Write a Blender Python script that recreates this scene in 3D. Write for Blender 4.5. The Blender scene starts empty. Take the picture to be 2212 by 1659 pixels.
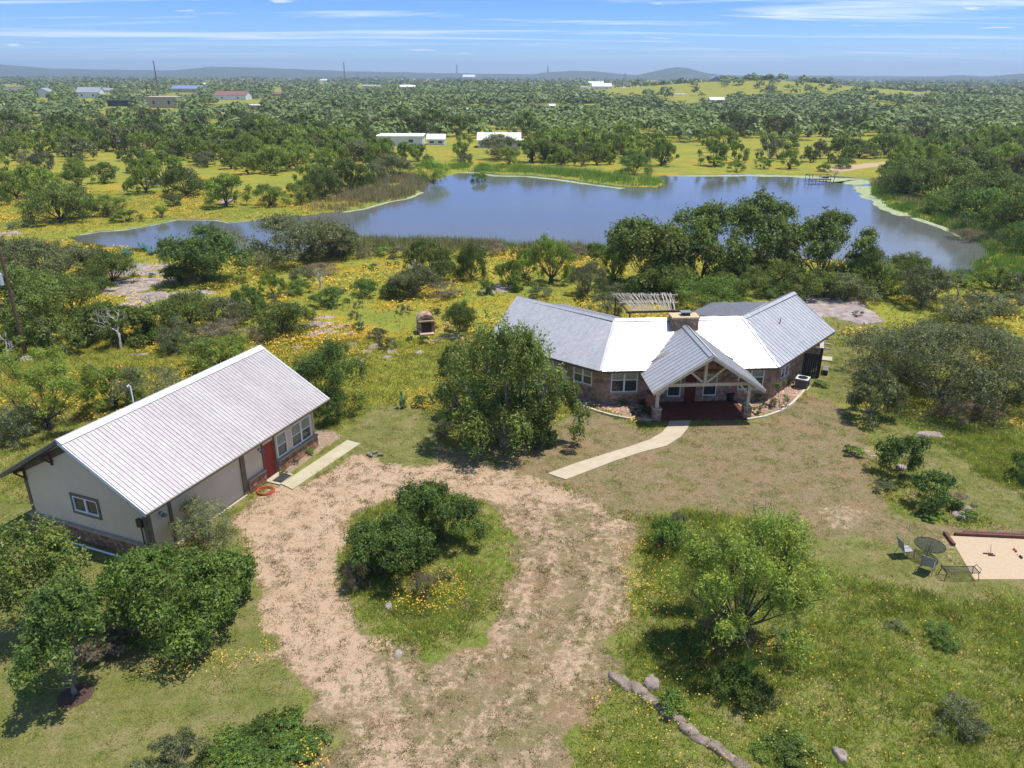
import bpy, math, random
import numpy as np
from mathutils import Matrix, Vector

random.seed(11)
RNG = np.random.default_rng(11)
scene = bpy.context.scene
COL = scene.collection

# ------------------------------------------------------------------ camera, sky, sun, exposure
F_PX, HOR, ROLL, CAM_H = 1640.0, 162.0, 0.2, 21.0          # focal length and horizon in a 2212 x 1659 frame
IMG_W, IMG_H = 2212.0, 1659.0
PITCH = math.atan((IMG_H / 2 - HOR) / F_PX)
_rl = math.radians(ROLL)
_fwd = np.array([0, math.cos(PITCH), -math.sin(PITCH)]); _rt = np.array([1., 0, 0]); _up = np.cross(_rt, _fwd)
CR = _rt * math.cos(_rl) + _up * math.sin(_rl); CU = _up * math.cos(_rl) - _rt * math.sin(_rl)
cam = bpy.data.cameras.new('camera'); cam_o = bpy.data.objects.new('camera', cam); COL.objects.link(cam_o)
cam.sensor_fit = 'HORIZONTAL'; cam.sensor_width = 36.0; cam.lens = 36.0 * F_PX / IMG_W
cam.clip_start = 0.5; cam.clip_end = 40000
cam_o.matrix_world = Matrix(((CR[0], CU[0], -_fwd[0], 0), (CR[1], CU[1], -_fwd[1], 0), (CR[2], CU[2], -_fwd[2], CAM_H), (0, 0, 0, 1)))
scene.camera = cam_o

SUN_DIR = Vector((0.31, 0.015, 1.0)).normalized()
SUN_EL = math.asin(SUN_DIR.z); SUN_AZ = math.atan2(SUN_DIR.x, SUN_DIR.y)
world = bpy.data.worlds.new('World'); scene.world = world; world.use_nodes = True
wn = world.node_tree.nodes; wl = world.node_tree.links; wn.clear()
def N(nt, t, **kw):
    n = nt.nodes.new(t)
    for k, v in kw.items(): setattr(n, k, v)
    return n
W = world.node_tree
out = N(W, 'ShaderNodeOutputWorld'); bg = N(W, 'ShaderNodeBackground'); bg.inputs['Strength'].default_value = 0.15
sky = N(W, 'ShaderNodeTexSky', sky_type='NISHITA', sun_disc=False, sun_elevation=SUN_EL, sun_rotation=SUN_AZ,
        altitude=0, air_density=1.0, dust_density=0.2, ozone_density=4.0)
hsv = N(W, 'ShaderNodeHueSaturation'); hsv.inputs['Saturation'].default_value = 1.0; hsv.inputs['Value'].default_value = 1.0
wl.new(sky.outputs[0], hsv.inputs['Color'])
# a deeper blue above the pale band at the horizon, the same all the way round
tcz = N(W, 'ShaderNodeTexCoord'); spz = N(W, 'ShaderNodeSeparateXYZ'); wl.new(tcz.outputs['Generated'], spz.inputs[0])
rz = N(W, 'ShaderNodeValToRGB'); wl.new(spz.outputs['Z'], rz.inputs[0])
rz.color_ramp.elements[0].position = 0.0; rz.color_ramp.elements[0].color = (0.42, 0.64, 1.0, 1)
rz.color_ramp.elements[1].position = 0.10; rz.color_ramp.elements[1].color = (0.215, 0.40, 0.93, 1)
for p_, c_ in ((.24, (.56, .60, .72, 1)), (1.0, (.68, .78, .90, 1))): e_ = rz.color_ramp.elements.new(p_); e_.color = c_
mulz = N(W, 'ShaderNodeMixRGB', blend_type='MULTIPLY'); mulz.inputs[0].default_value = 1
wl.new(hsv.outputs[0], mulz.inputs[1]); wl.new(rz.outputs[0], mulz.inputs[2])
# cirrus deck: noise on a plane seen in perspective
mz = N(W, 'ShaderNodeMath', operation='MAXIMUM'); wl.new(spz.outputs['Z'], mz.inputs[0]); mz.inputs[1].default_value = 0.0
az = N(W, 'ShaderNodeMath', operation='ADD'); wl.new(mz.outputs[0], az.inputs[0]); az.inputs[1].default_value = 0.035
dx = N(W, 'ShaderNodeMath', operation='DIVIDE'); wl.new(spz.outputs['X'], dx.inputs[0]); wl.new(az.outputs[0], dx.inputs[1])
dy = N(W, 'ShaderNodeMath', operation='DIVIDE'); wl.new(spz.outputs['Y'], dy.inputs[0]); wl.new(az.outputs[0], dy.inputs[1])
cx = N(W, 'ShaderNodeCombineXYZ'); wl.new(dx.outputs[0], cx.inputs[0]); wl.new(dy.outputs[0], cx.inputs[1])
mp = N(W, 'ShaderNodeMapping'); mp.inputs['Rotation'].default_value = (0, 0, math.radians(11)); mp.inputs['Scale'].default_value = (0.070, 0.34, 1); mp.inputs['Location'].default_value = (0.4, 1.9, 0)
wl.new(cx.outputs[0], mp.inputs[0])
n1 = N(W, 'ShaderNodeTexNoise'); n1.inputs['Scale'].default_value = 1.6; n1.inputs['Detail'].default_value = 9; n1.inputs['Roughness'].default_value = 0.62; n1.inputs['Distortion'].default_value = 1.5
wl.new(mp.outputs[0], n1.inputs['Vector'])
r1 = N(W, 'ShaderNodeValToRGB'); r1.color_ramp.elements[0].position = 0.50; r1.color_ramp.elements[1].position = 0.74; wl.new(n1.outputs[0], r1.inputs[0])
m1 = N(W, 'ShaderNodeMath', operation='MULTIPLY'); hzf = N(W, 'ShaderNodeMapRange'); hzf.inputs['From Min'].default_value = .012; hzf.inputs['From Max'].default_value = .06; hzf.inputs['To Min'].default_value = .25; hzf.inputs['To Max'].default_value = .95; wl.new(spz.outputs['Z'], hzf.inputs[0]); wl.new(r1.outputs[0], m1.inputs[0]); wl.new(hzf.outputs[0], m1.inputs[1])
cp = N(W, 'ShaderNodeCombineXYZ'); ax_ = N(W, 'ShaderNodeMath', operation='ARCTAN2'); wl.new(spz.outputs['X'], ax_.inputs[0]); wl.new(spz.outputs['Y'], ax_.inputs[1])
mp2 = N(W, 'ShaderNodeMapping'); mp2.inputs['Scale'].default_value = (7, 95, 1); mp2.inputs['Location'].default_value = (2.1, .7, 0); wl.new(ax_.outputs[0], cp.inputs[0]); wl.new(spz.outputs['Z'], cp.inputs[1]); wl.new(cp.outputs[0], mp2.inputs[0])
n2 = N(W, 'ShaderNodeTexNoise'); n2.inputs['Scale'].default_value = 1.0; n2.inputs['Detail'].default_value = 6; n2.inputs['Distortion'].default_value = .5; wl.new(mp2.outputs[0], n2.inputs['Vector'])
r2 = N(W, 'ShaderNodeValToRGB'); r2.color_ramp.elements[0].position = .66; r2.color_ramp.elements[1].position = .74; wl.new(n2.outputs[0], r2.inputs[0])
lowz = N(W, 'ShaderNodeMapRange'); lowz.inputs['From Min'].default_value = .25; lowz.inputs['From Max'].default_value = .08; wl.new(spz.outputs['Z'], lowz.inputs[0])
pf = N(W, 'ShaderNodeMath', operation='MULTIPLY'); wl.new(r2.outputs[0], pf.inputs[0]); wl.new(lowz.outputs[0], pf.inputs[1])
mx = N(W, 'ShaderNodeMath', operation='MAXIMUM'); wl.new(pf.outputs[0], mx.inputs[0]); wl.new(m1.outputs[0], mx.inputs[1]); m1 = mx
mixc = N(W, 'ShaderNodeMixRGB'); mixc.inputs[2].default_value = (6.6, 6.8, 7.3, 1)
wl.new(m1.outputs[0], mixc.inputs[0]); wl.new(mulz.outputs[0], mixc.inputs[1])
wl.new(mixc.outputs[0], bg.inputs['Color']); wl.new(bg.outputs[0], out.inputs['Surface'])

sun = bpy.data.lights.new('sun', 'SUN'); sun.energy = 4.0; sun.angle = math.radians(0.53); sun.color = (1.0, 0.955, 0.88)
sun_o = bpy.data.objects.new('sun', sun); COL.objects.link(sun_o)
sun_o.rotation_euler = SUN_DIR.to_track_quat('Z', 'Y').to_euler(); sun_o.location = (0, 0, 60)
scene.view_settings.view_transform = 'Standard'; scene.view_settings.look = 'None'
scene.view_settings.exposure = 0.42; scene.view_settings.gamma = 1.0; scene.view_settings.use_curve_mapping = False
scene.cycles.max_bounces = 8; scene.cycles.transparent_max_bounces = 8; scene.cycles.volume_bounces = 0

# ------------------------------------------------------------------ pixel <-> place (2212 x 1659 frame)
def gp(x, y, z=0.0):
    d = _fwd * F_PX + CR * (x - IMG_W / 2) - CU * (y - IMG_H / 2)
    t = (z - CAM_H) / d[2]
    return np.array([d[0] * t, d[1] * t, z])
def pr(P):
    v = np.asarray(P, float) - np.array([0, 0, CAM_H]); f = v @ _fwd
    return IMG_W / 2 + F_PX * (v @ CR) / f, IMG_H / 2 - F_PX * (v @ CU) / f
def px_height(x, y, yt):
    P = gp(x, y); lo, hi = 0., 40.
    for _ in range(40):
        m = (lo + hi) / 2
        if pr([P[0], P[1], m])[1] > yt: lo = m
        else: hi = m
    return m

# ------------------------------------------------------------------ noise, polygons
_tab = np.random.default_rng(5).random((256, 256))
def vnoise(x, y):
    xi = np.floor(x).astype(int); yi = np.floor(y).astype(int); fx = x - xi; fy = y - yi
    fx = fx * fx * (3 - 2 * fx); fy = fy * fy * (3 - 2 * fy)
    a = _tab[xi & 255, yi & 255]; b = _tab[(xi + 1) & 255, yi & 255]; c = _tab[xi & 255, (yi + 1) & 255]; d = _tab[(xi + 1) & 255, (yi + 1) & 255]
    return (a * (1 - fx) + b * fx) * (1 - fy) + (c * (1 - fx) + d * fx) * fy
def fbm(x, y, o=4):
    s = 0; a = .5; t = 0
    for i in range(o):
        s = s + a * vnoise(x * 2 ** i + 17.3 * i, y * 2 ** i + 9.1 * i); t += a; a *= .5
    return s / t
def sstep(a, b, x):
    t = np.clip((x - a) / (b - a), 0, 1); return t * t * (3 - 2 * t)
def sdist(X, Y, poly):
    """signed distance, positive inside"""
    poly = np.asarray(poly, float); d = np.full(X.shape, 1e9); ins = np.zeros(X.shape, bool)
    for i in range(len(poly)):
        ax, ay = poly[i - 1]; bx, by = poly[i]; ex, ey = bx - ax, by - ay; L = ex * ex + ey * ey + 1e-12
        t = np.clip(((X - ax) * ex + (Y - ay) * ey) / L, 0, 1)
        d = np.minimum(d, np.hypot(X - ax - ex * t, Y - ay - ey * t))
        c = ((ay > Y) != (by > Y)) & (X < (bx - ax) * (Y - ay) / (by - ay + 1e-12) + ax); ins ^= c
    return np.where(ins, d, -d)
def sd1(x, y, poly):
    """signed distance of one point, in plain Python"""
    d = 1e18; ins = False; ax, ay = poly[-1]
    for bx, by in poly:
        ex, ey = bx - ax, by - ay; L = ex * ex + ey * ey + 1e-12; t = ((x - ax) * ex + (y - ay) * ey) / L; t = 0 if t < 0 else 1 if t > 1 else t
        u, v = x - ax - ex * t, y - ay - ey * t; q = u * u + v * v
        if q < d: d = q
        if (ay > y) != (by > y) and x < (bx - ax) * (y - ay) / (by - ay + 1e-12) + ax: ins = not ins
        ax, ay = bx, by
    return math.sqrt(d) if ins else -math.sqrt(d)
def G2(pts): return np.array([gp(x, y)[:2] for x, y in pts])

LAKE = G2([(157, 507), (213, 496), (267, 493), (333, 482), (383, 471), (467, 471), (493, 478), (567, 471), (650, 464), (737, 454), (784, 447), (837, 432),
           (881, 424), (911, 412), (918, 396), (945, 388), (971, 377), (1024, 367), (1071, 374), (1137, 376), (1204, 382), (1271, 392), (1351, 402), (1425, 404), (1440, 392), (1424, 378),
           (1475, 376), (1608, 375), (1708, 376), (1791, 379), (1840, 381), (1878, 388), (1890, 402), (1885, 415), (1925, 446), (1975, 464), (2041, 484), (2080, 504), (2132, 526),
           (2145, 546), (2100, 570), (2125, 590), (2230, 609), (2230, 618), (2155, 604), (2041, 582), (1975, 566), (1850, 562), (1700, 554), (1560, 549), (1400, 540), (1287, 534),
           (1137, 531), (1071, 528), (937, 523), (837, 521), (771, 519), (720, 530), (617, 543), (520, 547), (383, 549), (333, 539), (283, 531), (233, 529), (187, 526), (160, 516)])
DRIVE = G2([(500, 1108), (590, 1052), (640, 1054), (765, 985), (900, 1008), (1040, 1015), (1170, 1040), (1290, 1085), (1372, 1130), (1380, 1200), (1360, 1300), (1330, 1400), (1322, 1465),
            (1300, 1530), (1260, 1600), (1235, 1700), (1230, 2600), (690, 2600), (705, 1659), (670, 1540), (640, 1450), (600, 1370), (570, 1300), (545, 1200)])
ISLAND = G2([(742, 1150), (732, 1230), (755, 1320), (800, 1375), (850, 1408), (920, 1415), (1010, 1388), (1080, 1320), (1120, 1220), (1092, 1140), (1040, 1090), (960, 1060), (850, 1070), (780, 1110)])
DRYL = G2([(940, 975), (1100, 960), (1270, 885), (1400, 930), (1640, 905), (1750, 848), (1840, 880), (1870, 960), (1900, 1090), (2030, 1140), (2300, 1150), (2300, 1180),
           (2040, 1175), (1900, 1175), (1745, 1165), (1650, 1130), (1500, 1090), (1400, 1120), (1330, 1110), (1190, 1050), (960, 1010)])
LAWN = [G2([(-400, 1080), (70, 1080), (300, 1215), (440, 1130), (510, 1105), (560, 1250), (640, 1450), (705, 1659), (700, 2600), (-900, 2600)]),
        G2([(700, 960), (770, 900), (900, 860), (950, 960), (1000, 1020), (800, 1010)]),
        G2([(1700, 1150), (2040, 1150), (2400, 1140), (2400, 1290), (2100, 1300), (1900, 1260), (1750, 1210)]),
        G2([(1740, 850), (1800, 640), (1900, 690), (1840, 880), (1960, 920), (2100, 1010), (2300, 1120), (2300, 1190), (2100, 1100), (1960, 1000), (1860, 920)])]
LUSH = [G2([(1380, 1110), (1740, 1120), (1780, 1240), (2100, 1290), (2400, 1290), (2600, 2600), (1210, 2600), (1250, 1659), (1330, 1470), (1340, 1380), (1380, 1240)]),
        G2([(1840, 880), (2212, 940), (2600, 1000), (2600, 1160), (2212, 1130), (2000, 980)]), G2([(300, 1400), (560, 1350), (600, 1420), (560, 1500), (300, 1500)])]
GRAVEL = [G2([(1235, 868), (1290, 880), (1365, 905), (1425, 908), (1412, 880), (1380, 845), (1300, 845), (1240, 820)]),
          G2([(1615, 903), (1690, 885), (1728, 855), (1742, 838), (1700, 815), (1600, 850), (1570, 850)]),
          G2([(600, 1040), (700, 970), (745, 940), (690, 925), (585, 1035)])]
BARE = [G2([(1850, 960), (1900, 960), (1925, 985), (1890, 990), (1850, 975)]), G2([(1760, 1100), (1830, 1080), (1880, 1130), (1800, 1150)]), G2([(960, 690), (1010, 690), (1020, 735), (940, 730)]),
        G2([(1980, 1150), (2050, 1150), (2100, 1250), (2050, 1230)]), G2([(900, 1010), (1120, 1010), (1120, 1040), (920, 1040)])]
DAM_PATH = G2([(1760, 365), (1880, 352), (1980, 345), (1980, 352), (1890, 360), (1810, 372)])
FAR_PATHS = [G2([(1340, 186), (1370, 182), (1400, 200), (1345, 200)]), G2([(430, 225), (470, 232), (500, 245), (470, 246)]), G2([(0, 253), (24, 250), (24, 256), (0, 258)])]

def terrain(X, Y):
    X = np.asarray(X, float); Y = np.asarray(Y, float)
    w = sstep(200, 600, Y)
    z = w * 5.0 * (fbm(X / 230 + 3, Y / 230 + 7, 3) - .5)
    z = z + 15 * np.exp(-(((X - 285) / 170) ** 2 + ((Y - 960) / 150) ** 2)) + 5 * np.exp(-(((X - 700) / 260) ** 2 + ((Y - 1300) / 200) ** 2))
    z = z + 7 * np.exp(-(((X + 60) / 90) ** 2 + ((Y - 1300) / 160) ** 2))
    z = z + 0.12 * (fbm(X / 6, Y / 6, 2) - .5) * sstep(55, 75, Y)
    m = (Y < 230) & (Y > 50)
    sd = np.full(X.shape, -99.)
    if np.any(m): sd[m] = sdist(X[m], Y[m], LAKE)
    z = np.where(sd > -2, z * (1 - sstep(-2, 0, sd)) - 0.28 * sstep(-1.2, 0, sd) - 0.7 * sstep(0, 3, sd), z)
    return z
def tz(x, y): return float(terrain(np.array([x]), np.array([y]))[0])
def place(x, y):
    P = gp(x, y, 0)
    for _ in range(4): P = gp(x, y, tz(P[0], P[1]))
    return P

# ------------------------------------------------------------------ materials
MATS = {}
def new_mat(name):
    m = bpy.data.materials.new(name); m.use_nodes = True; nt = m.node_tree; nt.nodes.clear()
    o = N(nt, 'ShaderNodeOutputMaterial'); p = N(nt, 'ShaderNodeBsdfPrincipled'); nt.links.new(p.outputs[0], o.inputs[0])
    MATS[name] = m; return m, nt, p, o
def noise(nt, scale, detail=4, rough=.55, vec=None, dist=0):
    n = N(nt, 'ShaderNodeTexNoise'); n.inputs['Scale'].default_value = scale; n.inputs['Detail'].default_value = detail; n.inputs['Roughness'].default_value = rough; n.inputs['Distortion'].default_value = dist
    if vec is not None: nt.links.new(vec, n.inputs['Vector'])
    return n.outputs[0]
def ramp(nt, fac, stops):
    r = N(nt, 'ShaderNodeValToRGB'); cr = r.color_ramp
    while len(cr.elements) < len(stops): cr.elements.new(.5)
    for e, (p, c) in zip(cr.elements, stops):
        e.position = p; e.color = (c[0], c[1], c[2], 1) if hasattr(c, '__len__') else (c, c, c, 1)
    nt.links.new(fac, r.inputs[0]); return r.outputs[0]
def mix(nt, fac, a, b, bt='MIX'):
    m = N(nt, 'ShaderNodeMixRGB', blend_type=bt)
    for i, v in zip((0, 1, 2), (fac, a, b)):
        if isinstance(v, (int, float)): m.inputs[i].default_value = v
        elif isinstance(v, tuple): m.inputs[i].default_value = (*v, 1)
        else: nt.links.new(v, m.inputs[i])
    return m.outputs[0]
def math_(nt, op, a, b=None, clamp=False):
    m = N(nt, 'ShaderNodeMath', operation=op, use_clamp=clamp)
    for i, v in enumerate((a, b)):
        if v is None: continue
        if isinstance(v, (int, float)): m.inputs[i].default_value = v
        else: nt.links.new(v, m.inputs[i])
    return m.outputs[0]
def bump(nt, p, h, s=.5, d=.05):
    b = N(nt, 'ShaderNodeBump'); b.inputs['Strength'].default_value = s; b.inputs['Distance'].default_value = d
    nt.links.new(h, b.inputs['Height']); nt.links.new(b.outputs[0], p.inputs['Normal'])
def geo(nt): return N(nt, 'ShaderNodeNewGeometry')
def plain(name, c1, c2, rough=.8, scale=3, detail=5, bmp=.3, bd=.02, metal=0, spec=.3, island=0.0):
    m, nt, p, o = new_mat(name); g = geo(nt)
    f = noise(nt, scale, detail, .6, g.outputs['Position'])
    f = ramp(nt, f, [(.3, 0), (.7, 1)])
    if island:
        oi = N(nt, 'ShaderNodeObjectInfo'); f = mix(nt, island, f, math_(nt, 'FRACT', math_(nt, 'ADD', g.outputs['Random Per Island'], math_(nt, 'MULTIPLY', oi.outputs['Random'], 7.3))))
    nt.links.new(mix(nt, f, c1, c2), p.inputs['Base Color'])
    p.inputs['Roughness'].default_value = rough; p.inputs['Metallic'].default_value = metal; p.inputs['Specular IOR Level'].default_value = spec
    if bmp: bump(nt, p, noise(nt, scale * 4, 5, .6, g.outputs['Position']), bmp, bd)
    return m

def leaf_mat(name, dark, light, trans=.42, accent=None, spec=.25):
    m, nt, p, o = new_mat(name); g = geo(nt); oi = N(nt, 'ShaderNodeObjectInfo')
    f = ramp(nt, g.outputs['Random Per Island'], [(0, 0), (1, 1)])
    c = mix(nt, f, dark, light)
    big = ramp(nt, noise(nt, .9, 2, .5, g.outputs['Position']), [(.35, .74), (.65, 1.28)])
    c = mix(nt, 1, c, big, 'MULTIPLY')
    v = math_(nt, 'MULTIPLY_ADD', oi.outputs['Random'], .45); v.node.inputs[2].default_value = .78
    cb = N(nt, 'ShaderNodeCombineXYZ')
    for i in range(3): nt.links.new(v, cb.inputs[i])
    c = mix(nt, 1, c, cb.outputs[0], 'MULTIPLY')
    yl = ramp(nt, noise(nt, 2.1, 3, .6, g.outputs['Position']), [(.44, 0), (.66, .8)]); c = mix(nt, yl, c, mix(nt, 1, c, (1.50, 1.25, .85), 'MULTIPLY'))
    if accent:
        a = math_(nt, 'GREATER_THAN', g.outputs['Random Per Island'], accent[1]); c = mix(nt, a, c, accent[0])
    nt.links.new(c, p.inputs['Base Color']); p.inputs['Roughness'].default_value = .5; p.inputs['Specular IOR Level'].default_value = spec
    tr = N(nt, 'ShaderNodeBsdfTranslucent'); nt.links.new(c, tr.inputs[0]); ms = N(nt, 'ShaderNodeMixShader'); ms.inputs[0].default_value = trans
    nt.links.new(p.outputs[0], ms.inputs[1]); nt.links.new(tr.outputs[0], ms.inputs[2]); nt.links.new(ms.outputs[0], o.inputs[0])
    return m
leaf_mat('oak_leaf', (0.069, 0.118, 0.027), (0.254, 0.322, 0.074))
leaf_mat('grey_oak_leaf', (0.089, 0.114, 0.043), (0.293, 0.319, 0.132), accent=((.22, .22, .16), .93))
leaf_mat('mesquite_leaf', (0.137, 0.210, 0.032), (0.347, 0.441, 0.084), trans=.4)
leaf_mat('bright_leaf', (0.065, 0.131, 0.024), (0.227, 0.336, 0.066), trans=.35)
leaf_mat('hedge_leaf', (0.052, 0.109, 0.031), (0.203, 0.295, 0.062))
leaf_mat('lime_leaf', (0.070, 0.126, 0.025), (0.280, 0.350, 0.076), accent=((.30, .30, .10), .94))
leaf_mat('brush_leaf', (0.098, 0.126, 0.056), (0.294, 0.329, 0.161))
leaf_mat('dry_leaf', (0.154, 0.133, 0.084), (0.336, 0.294, 0.210))
leaf_mat('willow_leaf', (0.098, 0.196, 0.028), (0.266, 0.420, 0.056), trans=.4)
leaf_mat('reed_blade', (.19, .20, .08), (.50, .43, .24), trans=.3)
leaf_mat('reed_green', (0.124, 0.227, 0.031), (0.342, 0.486, 0.093), trans=.3)
leaf_mat('grass_lawn', (0.126, 0.158, 0.032), (0.294, 0.284, 0.095), trans=.3)
leaf_mat('grass_dry', (0.149, 0.132, 0.052), (0.345, 0.265, 0.138), trans=.3)
leaf_mat('grass_lush', (0.132, 0.198, 0.024), (0.352, 0.396, 0.083), trans=.4)
leaf_mat('grass_meadow', (.17, .21, .03), (.40, .38, .065), trans=.35)
leaf_mat('cactus_pad', (0.060, 0.120, 0.048), (0.156, 0.228, 0.108), trans=.05)
leaf_mat('tuft_olive', (.10, .10, .035), (.25, .22, .09), trans=.2)
def flower_mat(name, a, b):
    m, nt, p, o = new_mat(name); g = geo(nt)
    nt.links.new(ramp(nt, g.outputs['Random Per Island'], [(0, a), (1, b)]), p.inputs['Base Color']); p.inputs['Roughness'].default_value = .7
flower_mat('flower_orange', (.66, .31, .02), (.76, .47, .04)); flower_mat('flower_yellow', (.70, .55, .05), (.80, .72, .25)); flower_mat('flower_red', (.7, .12, .03), (.8, .2, .1))
plain('bark', (.06, .045, .035), (.16, .13, .10), scale=6, bmp=.6)
plain('pale_bark', (.30, .27, .23), (.52, .49, .44), scale=6, bmp=.4)
plain('grey_bark', (.14, .12, .10), (.27, .25, .21), scale=6, bmp=.4)
plain('ledge_rock', (.15, .11, .085), (.36, .29, .23), scale=2.5, bmp=.8, bd=.05)
plain('granite', (.22, .17, .15), (.46, .385, .345), scale=1.3, bmp=.8, bd=.08)
plain('rust_stone', (.15, .065, .038), (.46, .27, .165), scale=4, bmp=.6, island=.7)
plain('wall_stone', (.17, .095, .062), (.52, .36, .255), scale=5, bmp=.6, island=.7)
plain('dark_wall_stone', (.14, .09, .07), (.34, .23, .17), scale=5, bmp=.6)
plain('mortar', (.30, .235, .18), (.40, .32, .25), scale=8)
plain('bed_rock', (.30, .17, .12), (.62, .42, .32), scale=5, island=.8)
plain('stucco', (.66, .535, .38), (.73, .60, .43), rough=.9, scale=.8, bmp=.15)
plain('stucco_panel', (.64, .54, .40), (.70, .60, .45), rough=.9, scale=.8, bmp=.15)
plain('concrete', (.44, .36, .245), (.53, .445, .32), rough=.9, scale=1.5, bmp=.2, bd=.01)
plain('walk_concrete', (.42, .37, .24), (.50, .45, .30), rough=.9, scale=1.2, bmp=.2, bd=.01)
plain('curb', (.48, .42, .31), (.62, .55, .43), scale=3)
plain('cap_stone', (.33, .27, .195), (.45, .375, .28), scale=3)
plain('cream_wood', (.50, .42, .29), (.64, .55, .40), scale=3, bmp=.15)
plain('brown_wood', (.10, .075, .055), (.16, .12, .09), scale=4)
plain('rust_wood', (.09, .04, .03), (.15, .07, .05), scale=4)
plain('olive_trim', (.16, .125, .085), (.22, .175, .12), scale=4)
plain('dark_board', (.022, .022, .024), (.055, .055, .055), scale=4)
plain('grey_board', (.16, .15, .14), (.25, .24, .22), scale=4)
plain('weathered_stick', (.36, .31, .26), (.56, .50, .44), scale=4)
plain('white_frame', (.75, .75, .73), (.82, .82, .80), rough=.5, bmp=0)
plain('red_door', (.30, .025, .022), (.34, .035, .03), rough=.45, bmp=0)
plain('maroon_door', (.13, .018, .015), (.17, .03, .025), rough=.45, bmp=0)
plain('porch_floor', (.105, .035, .022), (.17, .065, .04), rough=.55, scale=2, bmp=.1)
plain('terracotta', (.36, .13, .07), (.46, .19, .11), scale=4)
plain('black_metal', (.012, .012, .013), (.025, .025, .026), rough=.4, bmp=0, spec=.5)
plain('chair_metal', (.10, .10, .11), (.16, .16, .18), rough=.45, bmp=0, spec=.5)
plain('sling', (.28, .28, .31), (.36, .36, .39), rough=.7, scale=20, bmp=0)
plain('ac_grey', (.16, .16, .17), (.22, .22, .23), rough=.6, bmp=0)
plain('ac_top', (.55, .55, .57), (.62, .62, .64), rough=.5, bmp=0)
plain('hose_orange', (.42, .07, .03), (.50, .10, .045), rough=.5, bmp=0)
plain('pole_wood', (.10, .055, .035), (.19, .11, .07), scale=5)
plain('cable', (.03, .03, .03), (.05, .05, .05), bmp=0)
plain('green_plastic', (.05, .14, .11), (.09, .22, .17), rough=.5, bmp=0)
plain('flue_cap', (.32, .34, .36), (.42, .44, .46), rough=.4, bmp=0, metal=.6)
plain('chimney_cap', (.50, .36, .20), (.62, .47, .29), scale=3)
plain('timber', (.12, .05, .035), (.19, .09, .065), scale=5)
plain('court_sand', (.46, .34, .21), (.54, .41, .27), scale=8, bmp=.2)
plain('mulch', (.045, .025, .02), (.12, .07, .05), scale=12, bmp=.8)
plain('ball_red', (.6, .04, .03), (.7, .06, .04), bmp=0); plain('ball_dark', (.03, .03, .03), (.05, .06, .05), bmp=0); plain('ball_white', (.7, .7, .66), (.75, .75, .7), bmp=0)
plain('white_paint', (.70, .70, .68), (.80, .80, .78), rough=.6, scale=.6, bmp=0)
plain('grey_roof', (.28, .30, .33), (.36, .38, .41), rough=.5, scale=.5, bmp=0)
plain('blue_roof', (.16, .22, .33), (.22, .29, .40), rough=.5, scale=.5, bmp=0)
plain('tan_paint', (.42, .34, .24), (.50, .42, .31), rough=.8, scale=.5, bmp=0)
plain('red_roof', (.20, .10, .08), (.28, .15, .12), rough=.8, scale=.5, bmp=0)
plain('dark_shed', (.03, .035, .03), (.06, .06, .055), rough=.8, scale=.5, bmp=0)
plain('blue_paint', (.04, .12, .42), (.06, .16, .5), rough=.5, scale=.5, bmp=0)
plain('red_paint', (.35, .05, .04), (.42, .08, .06), rough=.5, scale=.5, bmp=0)
plain('tyre', (.02, .02, .02), (.03, .03, .03), bmp=0)
def roof_mat(name, c1, c2, rough, metal):
    m, nt, p, o = new_mat(name); g = geo(nt)
    oi = N(nt, 'ShaderNodeObjectInfo'); f = mix(nt, .45, ramp(nt, noise(nt, .35, 4, .6, g.outputs['Position']), [(.3, 0), (.7, 1)]), oi.outputs['Random'])
    c = mix(nt, f, c1, c2)
    c = mix(nt, 1, c, ramp(nt, noise(nt, 3.5, 5, .7, g.outputs['Position']), [(.3, .86), (.65, 1.04)]), 'MULTIPLY'); mps = N(nt, 'ShaderNodeMapping'); mps.inputs['Scale'].default_value = (.6, 5, 1); nt.links.new(g.outputs['Position'], mps.inputs[0]); c = mix(nt, 1, c, ramp(nt, noise(nt, 1.2, 5, .7, mps.outputs[0]), [(.35, .90), (.6, 1.02)]), 'MULTIPLY')
    nt.links.new(c, p.inputs['Base Color']); p.inputs['Metallic'].default_value = metal
    rr = ramp(nt, noise(nt, 1.1, 3, .6, g.outputs['Position']), [(.3, rough - .04), (.7, rough + .05)]); nt.links.new(rr, p.inputs['Roughness'])
roof_mat('metal_roof', (.55, .54, .52), (.61, .60, .58), .42, .45)
roof_mat('white_roof', (.46, .42, .40), (.56, .52, .495), .50, .2)
m, nt, p, o = new_mat('glass'); p.inputs['Base Color'].default_value = (.045, .055, .055, 1); p.inputs['Roughness'].default_value = .06; p.inputs['Specular IOR Level'].default_value = .7
g = geo(nt); bump(nt, p, noise(nt, 1.5, 1, .5, g.outputs['Position']), .08, .02)
plain('blind', (.26, .27, .20), (.33, .33, .25), rough=.3, scale=1, bmp=0, spec=.6)

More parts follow.
